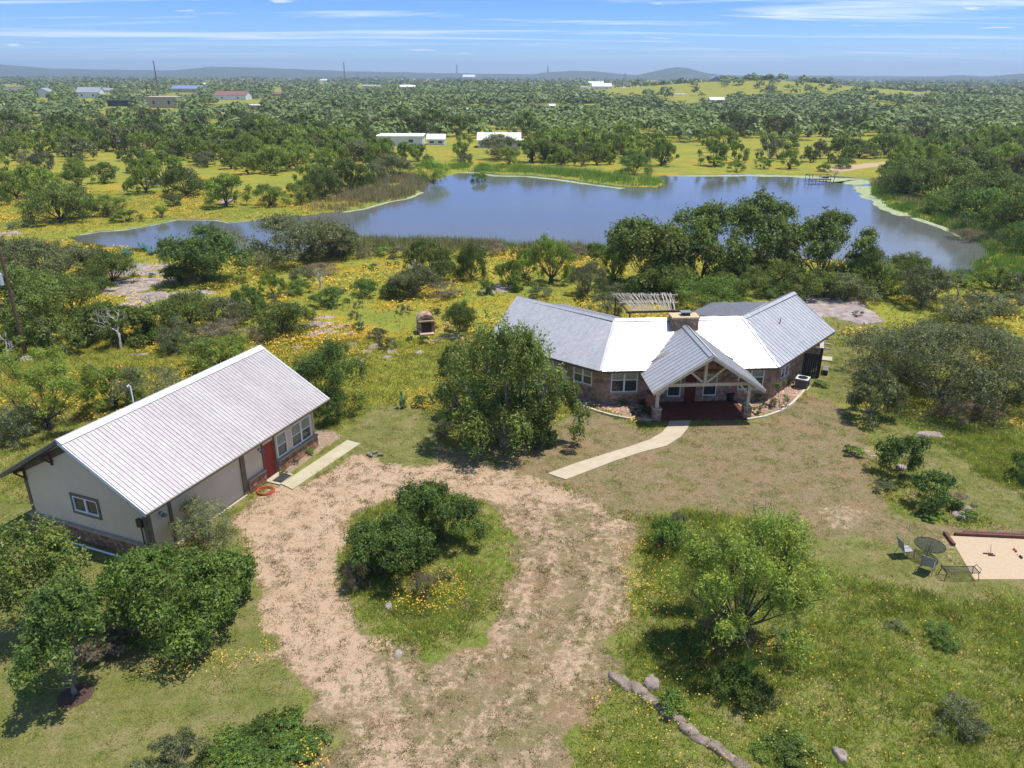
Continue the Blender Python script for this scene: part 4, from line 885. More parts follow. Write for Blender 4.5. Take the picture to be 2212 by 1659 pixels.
# porch
ptan = (PP - PE) / SP; tE = 3.3
for sg in (-1, 1):
    v0, v1 = (VL if sg < 0 else VR), VA
    MB().bar(v0 + Z * .05, v1 + Z * .05, .22, .012).obj('valley_flashing', 'metal_roof', house); tR = tvalley(sg, 0)
    tE = tvalley(sg, s0_)
    O_ = P0 + ce * sg * SP + Z * PE; t_ = unit(-ce * sg * SP + Z * (PP - PE)); LT = math.hypot(SP, PP - PE); sv = (ZE - PE) / (PP - PE) * LT
    roof_plane(house, O_, cn, t_, [(0, 0), (tE, 0), (tE, sv), (tR, LT), (0, LT)], 'metal_roof', .46)
    nn_ = np.cross(cn, t_); nn_ = nn_ * np.sign(nn_[2])
    MB().box(O_ + t_ * LT / 2 - nn_ * .10 - cn * .02, cn * .04, t_ * LT / 2, nn_ * .09).obj('rake_board', 'cream_wood', house)
    MB().box(P0 + Z * PP + cn * tR / 2 - t_ * .12 + nn_ * .09, cn * tR / 2, t_ * .12, nn_ * .01).obj('ridge_cap', 'metal_roof', house)
    mb = MB(); mb.prism([O_ + cn * a + t_ * b - nn_ * .05 for a, b in ((.05, 0.02), (tE, 0.02), (tE, sv), (tE + 1.0, sv + .9), (tE + 1.0, LT - .02), (.05, LT - .02))], nn_ * .03); mb.obj('porch_ceiling', 'cream_wood', house)
    Pt = P0 + cn * 1.1 + ce * sg * 3.02
    mb = MB(); mb.box(Pt + Z * .42, ce * .24, cn * .24, Z * .42); pier = mb.obj('pier', 'mortar', house)
    st_ = []
    for nn2, uu in ((-cn, ce), (ce, cn), (-ce, -cn)): st_ += flagstones(pier, Pt + nn2 * .24 - uu * .25, uu, nn2, .5, .02, .83, .17, .12, 'wall_stone', 31 + sg, joint=.007, depth=.025)
    lay_stones(pier, st_, 'wall_stone', 40); MB().box(Pt + Z * .885, ce * .30, cn * .30, Z * .04).obj('pier_cap', 'cap_stone', house)
    MB().box(Pt + Z * 1.64, ce * .10, cn * .10, Z * .72).obj('post', 'cream_wood', house)
    MB().bar(Pt + Z * 1.82 - ce * sg * .08, Pt + Z * 2.36 - ce * sg * .62, .12, .12).obj('brace', 'cream_wood', house)
    MB().bar(P0 + cn * 1.1 + Z * 2.62 + ce * sg * .12, P0 + cn * 1.1 + ce * sg * 1.28 + Z * 3.60, .13, .14).obj('brace', 'cream_wood', house)
    MB().bar(P0 + cn * 1.1 + ce * sg * 3.1 + Z * (PP - .3 - ptan * 3.0), P0 + cn * 1.1 + Z * (PP - .18), .14, .16).obj('rafter', 'cream_wood', house)
    MB().bar(P0 + cn * .15 + ce * sg * 3.02 + Z * 2.49, P0 + cn * 3.8 + ce * sg * 3.02 + Z * 2.49, .16, .16).obj('side_beam', 'cream_wood', house)
MB().bar(P0 + cn * 1.1 - ce * 3.3 + Z * 2.475, P0 + cn * 1.1 + ce * 3.3 + Z * 2.475, .2, .22).obj('tie_beam', 'cream_wood', house)
MB().box(P0 + cn * 1.1 + Z * 3.45, ce * .09, cn * .09, Z * .9).obj('king_post', 'cream_wood', house)
mb = MB(); pw = WL + uC * oc; mb.prism([pw + uC * a + Z * b + n_ * .0 for a, b in ((-3.2, wtop), (3.2, wtop), (0, PP - .12))], -n_ * .2); gblw = mb.obj('porch_gable_wall', 'mortar', house)
st_ = flagstones(gblw, pw - uC * 3, uC, n_, 6.0, wtop, PP - .4, .30, .16, 'wall_stone', 44, joint=.008, depth=.022)
st_ = [q for q in st_ if all(abs((c - pw) @ uC) < (PP - .2 - c[2]) / ptan for c in q[1])]; lay_stones(gblw, st_, 'wall_stone', 100)
mb = MB(); mb.prism([P0 + cn * .82 - ce * 3.35, P0 + cn * .82 + ce * 3.3, P0 + cn * 3.86 + ce * 3.3, P0 + cn * 3.86 - ce * 3.35], Z * .08); tag(mb.obj('porch_floor', 'porch_floor'), kind='structure')
# curved concrete walk
Lp = [(1183, 1024), (1240, 1003), (1300, 984), (1360, 966), (1405, 950), (1430, 935), (1443, 920), (1447, 908)]; Rp = [(1222, 1037), (1275, 1017), (1330, 996), (1385, 978), (1440, 964), (1470, 945), (1485, 927), (1493, 909)]
wv = [gp(*q) + Z * .055 for q in Lp] + [gp(*q) + Z * .055 for q in Rp]; mb = MB()
for k in range(7): mb.prism([gp(*Lp[k]), gp(*Rp[k]), gp(*Rp[k + 1]) * [1, 1, 1] - 0 * Z, gp(*Lp[k + 1])], Z * .055)
tag(mb.obj('front_walk', 'concrete'), kind='structure')
# bed curbs
for nm_, pts in (('left', [(1238, 866), (1262, 880), (1290, 890), (1322, 899), (1352, 905), (1385, 909), (1425, 910)]), ('right', [(1614, 908), (1650, 902), (1685, 890), (1710, 874), (1728, 856), (1742, 838)])):
    mb = MB(); q = [gp(*p) + Z * .06 for p in pts]
    for a, b in zip(q[:-1], q[1:]): mb.bar(a, b + unit(b - a) * .02, .17, .14)
    mb.thing('garden_curb', 'curb', 'pale stone curb edging the %s planting bed beside the porch' % nm_, 'garden edging')
# bed rocks (uncountable), plants
def scatter_rocks(name, polys, dens, size, mat, parent=None, seed=1):
    rnd = np.random.default_rng(seed); V = []; Fs = []; base = np.array([(1, 0, -.3), (.3, .9, -.3), (-.8, .5, -.3), (-.7, -.7, -.3), (.4, -.9, -.3), (.5, .1, .5), (-.1, .45, .6), (-.35, -.3, .55)])
    fc = [(0, 1, 5), (1, 6, 5), (1, 2, 6), (2, 7, 6), (2, 3, 7), (3, 4, 7), (4, 5, 7), (4, 0, 5), (5, 6, 7)]
    for poly in polys:
        lo, hi = poly.min(0), poly.max(0); n = int((hi - lo).prod() * dens); p = rnd.uniform(lo, hi, (n, 2)); p = p[sdist(p[:, 0], p[:, 1], poly) > .12]
        for x, y in p:
            s = size * rnd.uniform(.5, 1.5); a = rnd.uniform(0, 6.28); c_, s_ = math.cos(a), math.sin(a); b = base * rnd.uniform(.7, 1.3, base.shape) * s * np.array([1, .8, .6])
            k = len(V) * 1; V += [(x + q[0] * c_ - q[1] * s_, y + q[0] * s_ + q[1] * c_, q[2] + .2 * s + .01) for q in b]; Fs += [(k + i, k + j, k + l) for i, j, l in fc]
    o = link(name, raw_mesh(name, V, np.array(Fs), [mat])); return tag(o, kind='stuff')
scatter_rocks('bed_rocks', GRAVEL[:2], 26, .10, 'bed_rock')
tag(scatter_rocks('bed_gravel', GRAVEL[2:], 22, .07, 'cap_stone', seed=2), kind='stuff')
for x, y, w_, yt, lb, kd in ((1341, 876, 24, 856, 'bright green mound plant under the left front window', 'bush'), (1376, 902, 34, 874, 'silvery low shrub at the curb of the left bed', 'brush'), (1388, 878, 24, 858, 'dark small shrub left of the porch pot', 'jun'),
                             (1396, 896, 24, 876, 'dark rounded plant beside the left porch pier', 'jun'), (1636, 868, 24, 845, 'green mound plant nearest the wall in the right bed', 'bush'), (1648, 882, 18, 865, 'small green mound in the middle of the right bed', 'bush'),
                             (1633, 898, 24, 876, 'bright green mound beside the right porch pier', 'bush'), (1700, 836, 30, 815, 'leafy weeds beside the air conditioner', 'bush'), (1770, 838, 40, 822, 'low weeds right of the air conditioner', 'bush'),
                             (905 - 290, 1030, 22, 1018, 'small grey-green plant by the red door', 'brush'), (640, 1005, 20, 992, 'small rosette plant below the double window', 'brush'), (668, 985, 30, 965, 'leafy green plant at the end of the garage bed', 'bush')):
    T(kd, x, y, w_, yt, lb, 0)
hero('grey', 1683, 880, 50, 815, 'small slender young tree standing in the right planting bed', 700, .07, 8, 77, .04, name='young_tree')
# pots
mb = MB(); mb.lathe(gp(1405, 882) * 1.0, [(.18, 0), (.30, .25), (.38, .6), (.36, .85), (.26, 1.0), (.30, 1.08), (.24, 1.08)], 18); mb.thing('terracotta_jar', 'terracotta', 'large terracotta jar left of the porch post', 'jar', smooth=True)
mb = MB(); mb.lathe(K_(1487, 706, .08), [(.2, 0), (.24, .1), (.26, .5), (.28, .56), (.22, .56)], 14); mb.thing('dark_planter', 'black_metal', 'black planter pot on the porch floor by the wall', 'planter')
# air conditioner
acx = K_(1912, 640, 0); ua = unit(K_(1940, 635, 0) - K_(1875, 622, 0)); ub = np.cross(Z, ua); acc = acx + ub * .35
ac = root('air_conditioner', tuple(acc), 'square grey air conditioning unit beside the house wall', 'air conditioner')
MB().box(acc + Z * .42, ua * .42, ub * .42, Z * .34).obj('cabinet', 'ac_grey', ac); MB().box(acc + Z * .04, ua * .5, ub * .5, Z * .04).obj('base_pad', 'concrete', ac)
MB().box(acc + Z * .78, ua * .45, ub * .45, Z * .025).obj('top_plate', 'ac_top', ac)
mb = MB()
for r_ in (.1, .18, .26, .33): mb.tube([acc + Z * .82 + r_ * np.array([math.cos(t), math.sin(t), 0]) for t in np.linspace(0, 6.28, 20)], .012, 4, False)
mb.lathe(acc + Z * .81, [(.34, 0), (.34, .004)], 20); mb.obj('fan_grille', 'black_metal', ac)
for k in range(9):
    z_ = .14 + .07 * k; mb = MB()
    for sg in (-1, 1): mb.box(acc + Z * z_ + ua * sg * .425, ua * .008, ub * .38, Z * .018); mb.box(acc + Z * z_ + ub * sg * .425, ub * .008, ua * .38, Z * .018)
    mb.obj('louvre', 'black_metal', ac)
# black board screen and small arbor at the far right end
fa, fb = gp(1718, 817), gp(1765, 822); fa = fa + np.array([.15, .45, 0]); fb = fb + np.array([0.1, .35, 0]); fu = unit(fb - fa); fL = np.linalg.norm(fb - fa); fn = np.cross(Z, fu)
scr = root('board_screen', tuple(fa), 'tall black vertical-board screen fence at the right end of the house', 'fence')
nb = int(fL / .14)
for k in range(nb): MB().box(fa + fu * (k + .5) * fL / nb + Z * (.98 + .01 * (k % 3)), fu * (fL / nb / 2 - .008), fn * .012, Z * .93).obj('board', 'dark_board', scr)
for zz in (.35, 1.6): MB().bar(fa + Z * zz + fn * .04, fb + Z * zz + fn * .04, .05, .09).obj('rail', 'dark_board', scr)
for q in (fa, fb): MB().box(q + Z * 1.0 + fn * .07, fu * .05, fn * .05, Z * 1.0).obj('post', 'dark_board', scr)
f2 = fb + fn * 2.6; s2_ = unit(f2 - fb)
arb = root('porch_arbor', tuple(f2), 'small side arbor of pale beams resting on dark posts behind the black screen', 'arbor')
for q in (fb + s2_ * .3, fb + s2_ * 1.4, fb + s2_ * 2.7): MB().box(q + Z * 1.15 + fu * .1, fu * .05, s2_ * .05, Z * 1.15).obj('post', 'dark_board', arb)
for d_ in (.3, 1.4, 2.7): MB().bar(fb + s2_ * d_ - fu * 1.7 + Z * 2.34, fb + s2_ * d_ + fu * .55 + Z * 2.34, .07, .1).obj('beam', 'cream_wood', arb)
MB().bar(fb + s2_ * .05 + Z * 2.42, fb + s2_ * 1.7 + Z * 2.42, .28, .04).obj('plank', 'weathered_stick', arb)
bn = gp(1782, 806); ben = root('wooden_bench', tuple(bn), 'low grey wooden bench beside the black screen', 'bench')
for k in range(3): MB().box(bn + Z * .42 + fu * (k - 1) * .13, fu * .055, s2_ * .6, Z * .02).obj('slat', 'grey_board', ben)
for sg in (-1, 1): MB().box(bn + Z * .2 + s2_ * sg * .48, fu * .16, s2_ * .04, Z * .2).obj('leg', 'dark_board', ben)
MB().box(gp(1783, 776) + Z * .05, fu * .5, s2_ * .5, Z * .05).thing('step_slab', 'walk_concrete', 'small square concrete slab in the grass behind the arbor', 'slab')
# pergola of sticks behind the house
pA, pB, pC, pD = K_(800, 72, 2.6), K_(1150, 70, 2.6), K_(885, 172, 2.6), K_(1155, 166, 2.6)
perg = root('stick_pergola', tuple(ground_pt((pC + pD) / 2)), 'rustic pergola roofed with crooked pale sticks behind the house', 'pergola')
for q in (pA, pB, pC, pD): mb = MB(); g0 = ground_pt(q); mb.tube([g0, g0 + Z * 2.5], .085, 8); mb.obj('post', 'bark' if q is pA or q is pB else 'grey_bark', perg)
for k, (a, b) in enumerate(((pA, pB), (pA * .5 + pC * .5, pB * .5 + pD * .5), (pC, pD))): d_ = unit(b - a); MB().bar(a - d_ * .35 - Z * .03, b + d_ * .35 - Z * .03, .12, .16).obj('beam', 'weathered_stick' if k < 2 else 'brown_wood', perg)
for a, b in ((pA, pC), (pB, pD)): MB().bar(a - Z * .18, b - Z * .18, .12, .16).obj('beam', 'brown_wood', perg)
rnd = random.Random(4)
for row in range(2):
    for k in range(30):
        t = (k + rnd.random() * .6) / 30; a = pA + (pB - pA) * (t - .02); b = pC + (pD - pC) * (t + .03); st, en = (a + (b - a) * (-.06), a + (b - a) * (.56 + rnd.uniform(-.04, .06))) if row == 0 else (a + (b - a) * (.46 + rnd.uniform(-.05, .03)), a + (b - a) * 1.05)
        mid_ = (st + en) / 2 + np.array([rnd.uniform(-.14, .14), 0, .02]); zz = Z * (.09 + .03 * row + rnd.uniform(0, .03)); r_ = rnd.uniform(.028, .042)
        MB().tube([st + zz + np.array([rnd.uniform(-.1, .1), 0, 0]), mid_ + zz, en + zz], [r_, r_ * .9, r_ * .7], 5).obj('stick', 'weathered_stick', perg)
MB().box(ground_pt((pC + pD) / 2) + Z * 1.75 + ce * .5 + cn * .6, ce * .95, cn * .03, Z * .12).obj('hanging_board', 'terracotta', perg)
# outdoor brick fireplace
fp = gp(922, 722); fw_ = .72; fd_ = .62; fu_ = unit(np.array([1, .25, 0])); fv_ = np.cross(Z, fu_); fc_ = fp + fv_ * .6
fire = root('outdoor_fireplace', tuple(fc_), 'small arched brick oven standing alone in the meadow', 'outdoor oven')
prof = [(-fw_, 0), (-fw_, 1.15)] + [(fw_ * math.cos(t), 1.15 + .62 * math.sin(t)) for t in np.linspace(math.pi, 0, 13)[1:-1]] + [(fw_, 1.15), (fw_, 0)]
front = -fv_; side = fu_
mb = MB(); mb.prism([fc_ + fu_ * a * .97 + Z * b * .98 - front * .55 for a, b in prof], front * (.55 + .38)); mb.obj('body', 'mortar', fire)
ar_i = [(.42 * math.cos(t), 1.18 + .34 * math.sin(t)) for t in np.linspace(math.pi, 0, 11)]; ar_o = [(fw_ * math.cos(t), 1.15 + .62 * math.sin(t)) for t in np.linspace(math.pi, 0, 11)]
for k in range(10): MB().prism([fc_ + front * .385 + fu_ * a + Z * b for a, b in (ar_i[k], ar_o[k], ar_o[k + 1], ar_i[k + 1])], front * .22).obj('arch_brick', 'bed_rock', fire)
for sg in (-1, 1):
    for j in range(6): MB().box(fc_ + front * .5 + fu_ * sg * .58 + Z * (.1 + .19 * j), fu_ * .13, front * .11, Z * .088).obj('brick', 'wall_stone', fire)
MB().box(fc_ + front * .52 + Z * 1.19, fu_ * .70, front * .2, Z * .05).obj('mantel', 'chimney_cap', fire)
MB().box(fc_ + front * .40 + Z * .62, fu_ * .43, front * .02, Z * .50).obj('firebox', 'black_metal', fire)
MB().box(fc_ + front * .75 + Z * .08, fu_ * .62, front * .32, Z * .08).obj('hearth', 'bed_rock', fire)
st_ = flagstones(fire, fc_ - fu_ * fw_ * .97 - front * .55, front, -fu_, .95, .02, 1.14, .24, .14, 'wall_stone', 61, depth=.02)
st_ += flagstones(fire, fc_ + fu_ * fw_ * .97 + front * .40, -front, fu_, .95, .02, 1.14, .24, .14, 'wall_stone', 62, depth=.02); lay_stones(fire, st_, 'wall_stone', 80)
for k in range(12):
    a0, a1 = prof[1 + k], prof[2 + k]
    for j in range(3):
        o0 = -.55 + .32 * j; nn_ = unit(fu_ * (a0[0] + a1[0]) + Z * (a0[1] + a1[1] - 2.3 + .35)); MB().prism([fc_ + fu_ * p_[0] + Z * p_[1] + front * q_ for p_, q_ in ((a0, o0 + .01), (a1, o0 + .01), (a1, o0 + .31), (a0, o0 + .31))], nn_ * .03).obj('roof_stone', 'bed_rock', fire)

# ------------------------------------------------------------------ yard things at right
def timber(p, q, lb, w=.14): MB().bar(p + Z * .08, q + Z * .08, w, .16).thing('timber', 'timber', lb, 'timber', 'timbers edging the sand court')
court = [gp(2050, 1158), gp(2400, 1174), gp(2400, 1252), gp(2105, 1252)]
tag(MB().prism(court, Z * .02).obj('sand_court', 'court_sand'), kind='structure')
timber(gp(2062, 1156), gp(2420, 1172), 'long brown timber along the far edge of the sand court'); timber(gp(2080, 1153), gp(2240, 1160) , 'second brown timber lying just behind the long one', .12); timber(gp(2040, 1153), gp(2060, 1180), 'short brown timber at the near corner of the sand court')
def sphere(P, r, seg=12): return MB().lathe(P, [(r * math.sin(t) + 1e-4, r - r * math.cos(t)) for t in np.linspace(0, math.pi, 8)], seg)
for (x, y, mt, lb) in ((2190, 1189, 'ball_red', 'red ball on the sand court'), (2194, 1193, 'ball_red', 'second red ball touching the first on the sand court'), (2198, 1199, 'ball_white', 'tiny white target ball on the sand court'), (2203, 1204, 'ball_dark', 'dark ball on the sand court'), (2206, 1207, 'ball_dark', 'darker ball nearest the viewer on the sand court')):
    sphere(gp(x, y) + Z * .02, .055 if mt != 'ball_white' else .035).thing('court_ball', mt, lb, 'ball', 'balls on the sand court', smooth=True)
mb = MB(); c_ = gp(2137, 1199); mb.tube([c_ + [-.25, .08, .05], c_ + [.18, .02, .06]], .03, 6); mb.tube([c_ + [-.1, -.08, .05], c_ + [.2, -.1, .06]], .03, 6); mb.tube([c_ + [.05, 0, .05], c_ + [.2, .35, .35]], .012, 5); mb.thing('court_rake', 'rust_wood', 'small dark tool lying on the sand court', 'rake')
def patio_chair(P, rz, label):
    c, s = math.cos(rz), math.sin(rz); R = lambda x, y, z: np.asarray(P) + np.array([x * c - y * s, x * s + y * c, z]); r = root('patio_chair', tuple(P), label, 'chair', 'chairs at the mesh table')
    mb = MB(); mb.prism([R(-.24, -.24, .42), R(.24, -.24, .42), R(.24, .22, .40), R(-.24, .22, .40)], Z * .015); mb.obj('seat', 'sling', r)
    mb = MB(); mb.prism([R(-.24, .22, .41), R(.24, .22, .41), R(.24, .42, 1.0), R(-.24, .42, 1.0)], R(0, .015, 0) - np.asarray(P)); mb.obj('backrest', 'sling', r)
    for sx in (-1, 1):
        MB().tube([R(.26 * sx, -.26, .64), R(.26 * sx, -.27, .3), R(.27 * sx, -.30, 0)], .013, 5).obj('leg', 'chair_metal', r); MB().tube([R(.26 * sx, .2, .42), R(.27 * sx, .34, 0)], .013, 5).obj('leg', 'chair_metal', r)
        MB().tube([R(.26 * sx, -.28, .62), R(.26 * sx, .1, .66), R(.26 * sx, .3, .64)], .014, 5).obj('armrest', 'chair_metal', r)
        MB().tube([R(.25 * sx, -.25, .42), R(.25 * sx, .22, .41), R(.25 * sx, .42, 1.0)], .013, 5).obj('frame', 'chair_metal', r)
    return r
def wire_table(P, r_, h, name, label, oval=1.0, rz=0):
    t = root(name, tuple(P), label, 'table'); c, s = math.cos(rz), math.sin(rz); R = lambda x, y, z: np.asarray(P) + np.array([x * oval * c - y * s, x * oval * s + y * c, z])
    MB().tube([R(r_ * math.cos(a), r_ * math.sin(a), h) for a in np.linspace(0, 6.2832, 36)], .018, 6, False).obj('rim', 'black_metal', t)
    mb = MB(); n = 26
    for k in range(1, n):
        x = -r_ + 2 * r_ * k / n; y = math.sqrt(max(r_ * r_ - x * x, 0))
        if y < .03: continue
        mb.bar(R(x, -y, h), R(x, y, h), .016, .006); mb.bar(R(-y, x, h + .004), R(y, x, h + .004), .016, .006)
    mb.obj('mesh_top', 'black_metal', t, kind='stuff')
    for k in range(4):
        a = math.pi / 4 + k * math.pi / 2; MB().tube([R(.12 * math.cos(a), .12 * math.sin(a), h), R(.1 * math.cos(a), .1 * math.sin(a), h * .45), R(r_ * .62 * math.cos(a), r_ * .62 * math.sin(a), 0)], .016, 5).obj('leg', 'black_metal', t)
    return t
tb = gp(2002, 1205) ; wire_table(tb, .66, .72, 'mesh_table', 'round black metal mesh table on the grass near the sand court')
patio_chair(tb + np.array([-1.0, .12, 0]), math.pi / 2 + .1, 'grey sling metal chair left of the round mesh table'); patio_chair(tb + np.array([-.55, -1.05, 0]), math.pi * .78, 'grey sling metal chair in front of the round mesh table')
bp = gp(2070, 1248); bn2 = root('mesh_bench', tuple(bp), 'long black metal mesh bench at the near corner of the sand court', 'bench')
mb = MB()
for k in range(17): mb.bar(bp + [-.72 + k * .09, -.24, .44], bp + [-.72 + k * .09, .24, .44], .012, .008)
for k in range(8): mb.bar(bp + [-.74, -.24 + k * .068, .445], bp + [.74, -.24 + k * .068, .445], .012, .008)
mb.obj('mesh_seat', 'black_metal', bn2, kind='stuff')
MB().tube([bp + [x, y, .44] for x, y in ((-.75, -.25), (.75, -.25), (.75, .25), (-.75, .25), (-.75, -.25))], .018, 6, False).obj('frame', 'black_metal', bn2)
for sx in (-1, 1):
    for sy in (-1, 1): MB().tube([bp + [.7 * sx, .22 * sy, .44], bp + [.78 * sx, .26 * sy, 0]], .017, 5).obj('leg', 'black_metal', bn2)
    MB().tube([bp + [.75 * sx, -.22, .44], bp + [.8 * sx, -.2, .58], bp + [.8 * sx, .2, .58], bp + [.75 * sx, .22, .44]], .015, 5).obj('armrest', 'black_metal', bn2)

# adirondack chairs by the pond
def adk(P, rz, label):
    c, s = math.cos(rz), math.sin(rz); R = lambda x, y, z: np.asarray(P) + np.array([x * c - y * s, x * s + y * c, z]); r = root('lawn_chair', tuple(P), label, 'chair', 'green slat chairs by the pond')
    for k in range(5):
        x = -.22 + .11 * k; MB().prism([R(x - .045, .2, .3), R(x + .045, .2, .3), R(x + .055, .58, 1.0 + .05 * (2 - abs(k - 2))), R(x - .055, .58, 1.0 + .05 * (2 - abs(k - 2)))], R(0, .02, 0) - np.asarray(P)).obj('back_slat', 'green_plastic', r)
        MB().box(R(0, -.28 + .12 * k, .40 - .025 * k), (R(.28, 0, 0) - R(0, 0, 0)), (R(0, .05, 0) - R(0, 0, 0)), Z * .01).obj('seat_slat', 'green_plastic', r)
    for sx in (-1, 1):
        MB().box(R(.34 * sx, 0, .56), R(.07, 0, 0) - R(0, 0, 0), R(0, .36, 0) - R(0, 0, 0), Z * .012).obj('armrest', 'green_plastic', r)
        MB().box(R(.33 * sx, -.3, .28), R(.02, 0, 0) - R(0, 0, 0), R(0, .04, 0) - R(0, 0, 0), Z * .28).obj('leg', 'green_plastic', r); MB().bar(R(.31 * sx, -.3, .38), R(.31 * sx, .55, .06), .03, .1).obj('leg', 'green_plastic', r)
for x, y, a, lb in ((272, 550, 1.9, 'leftmost green slat chair facing the pond'), (281, 552, 1.7, 'green slat chair close beside the leftmost one'), (310, 541, 1.5, 'green slat chair nearest the water edge'), (321, 543, 1.5, 'second green slat chair from the water edge'), (328, 551, 1.3, 'rightmost green slat chair on the pond bank')):
    adk(gp(x, y), a, lb)
# dock
dk = gp(1766, 392, -.2); dock = root('fishing_dock', tuple(dk), 'small grey wooden dock with rails standing in the far water', 'dock')
for k in range(12): MB().box(dk + [-2.2 + .4 * k, 0, .55], (.19, 0, 0), (0, 1.1, 0), (0, 0, .03)).obj('plank', 'grey_board', dock)
for x in (-2.3, -.8, .8, 2.3):
    for y in (-1.1, 1.1): MB().tube([dk + [x, y, -.8], dk + [x, y, 1.5 if y > 0 or abs(x) > 2 else .6]], .06, 6).obj('post', 'dark_board', dock)
for y, x0, x1 in ((1.1, -2.3, 2.3),): MB().bar(dk + [x0, y, 1.4], dk + [x1, y, 1.4], .08, .08).obj('rail', 'dark_board', dock)
for x in (-2.3, 2.3): MB().bar(dk + [x, -1.1, 1.4], dk + [x, 1.1, 1.4], .08, .08).obj('rail', 'dark_board', dock)
MB().bar(dk + [-2.5, -1.12, .48], dk + [2.5, -1.12, .48], .08, .14).obj('edge_beam', 'dark_board', dock)

# ------------------------------------------------------------------ utility poles and cable
def pole(x, yb, H_, label, r_=.14, P=None, arm=True, lean=0):
    P = place(x, yb) if P is None else P; p = root('utility_pole', tuple(P), label, 'utility pole', 'utility poles'); MB().tube([P - Z * .3, P + Z * H_ + np.array([lean, 0, 0])], [r_, r_ * .7], 8).obj('shaft', 'pole_wood', p)
    if arm: MB().bar(P + Z * (H_ - .6) - [.9, 0, 0] + [lean, 0, 0], P + Z * (H_ - .6) + [.9, 0, 0] + [lean, 0, 0], .1, .12).obj('crossarm', 'pole_wood', p)
    return p, P
np_, PP_ = pole(55, 763, 8.6, 'brown wooden utility pole with grey transformer at left edge', .15, arm=False)
mb = MB(); tc = PP_ + [-.42, -.1, 5.7]; mb.lathe(tc, [(.16, -.02), (.21, 0), (.21, .82), (.22, .84), (.17, .94), (.05, .98)], 14); tr_ = mb.obj('transformer', 'ac_top', np_)
mb = MB(); mb.tube([tc + [.0, 0, .95], tc + [-.05, 0, 1.2], tc + [.1, 0, 1.35]], .03, 6); mb.obj('insulator', 'white_paint', np_)
mast_top = gp3(5.05, 5.66, 5.9); a_ = PP_ + Z * 5.4; pts = [a_ + (mast_top - a_) * t - Z * 1.0 * 4 * t * (1 - t) for t in np.linspace(0, 1, 16)]
MB().tube(pts, .022, 5).thing('service_cable', 'cable', 'thin dark cable sagging from the left pole to the garage mast', 'cable')
for x, yb, yt, lb in ((340, 186, 139, 'tall leaning utility pole rising above the far left horizon'), (320, 214, 184, 'utility pole beside the tan building far left'), (745, 172, 140, 'thin utility pole breaking the skyline left of centre'), (987, 168, 144, 'thin utility pole beside the hilltop house'), (1183, 170, 147, 'thin utility pole on the skyline right of centre'), (1350, 172, 160, 'short far pole near the cone-shaped hill'), (112, 228, 210, 'small utility pole beside the white gabled house')):
    P = place(x, yb); d = P[1]; pole(x, yb, max(5, (yb - yt) * d / F_PX), lb, max(.14, d * .0009), P)

# ------------------------------------------------------------------ far buildings and vehicles
CLEAR = []
def far_house(x, yb, wpx, hpx, label, wall='white_paint', roof='white_paint', shape='gable', dep=.6, turn=0, wins=3, name='farmhouse', roof_h=.45, cat='building'):
    CLEAR.append((x - wpx / 2 - 1, x + wpx / 2 + 1, yb - hpx, yb + (3 + hpx * .25)))
    P = place(x, yb); D = P[1]; w_ = wpx * D / F_PX / .97; h_ = hpx * D / F_PX * 1.02; dp = w_ * dep; zr_ = h_; zw = h_ * (1 - roof_h) if shape != 'flat' else h_
    c, s = math.cos(turn), math.sin(turn); R = lambda a, b, z: P + np.array([a * c - b * s, a * s + b * c, z]); r = root(name, tuple(P), label, cat); hw = w_ / 2
    if shape == 'flat':
        mb = MB(); mb.box(R(0, dp / 2, zw / 2 - .4), R(hw, 0, 0) - P, R(0, dp / 2, 0) - P, Z * (zw / 2 + .4)); mb.obj('wall', wall, r)
        mb = MB(); mb.prism([R(-hw - .3, -.3, zw + .02), R(hw + .3, -.3, zw + .02), R(hw + .3, dp + .3, zw + .25), R(-hw - .3, dp + .3, zw + .25)], Z * .15); mb.obj('roof', roof, r)
    else:
        mb = MB(); mb.box(R(0, dp / 2, zw / 2 - .4), R(hw, 0, 0) - P, R(0, dp / 2, 0) - P, Z * (zw / 2 + .4))
        if shape == 'gable':
            for e in (-hw, hw): mb.prism([R(e, 0, zw), R(e, dp, zw), R(e, dp / 2, zr_ - .1)], (R(1, 0, 0) - P) * (.2 if e < 0 else -.2))
            for q0, q1 in (((-.4), dp / 2), (dp + .4, dp / 2)):
                MB().prism([R(-hw - .4, q0, zw - .1), R(hw + .4, q0, zw - .1), R(hw + .4, q1, zr_), R(-hw - .4, q1, zr_)], Z * .12).obj('roof', roof, r)
        else:   # gable end facing the viewer
            mb.prism([R(-hw, 0, zw), R(hw, 0, zw), R(0, 0, zr_ - .1)], (R(0, 1, 0) - P) * .2)
            for e in (-1, 1): MB().prism([R(e * (hw + .4), -.4, zw - .15), R(0, -.4, zr_), R(0, dp + .4, zr_), R(e * (hw + .4), dp + .4, zw - .15)], Z * .12).obj('roof', roof, r)
        mb.obj('wall', wall, r)
    for k in range(wins):
        a = -hw + w_ * (k + .5) / wins; mb = MB(); mb.box(R(a, -.03, zw * .5), R(min(.7, w_ / wins * .25), 0, 0) - P, R(0, .03, 0) - P, Z * zw * .17); mb.obj('window', 'glass', r)
    return r
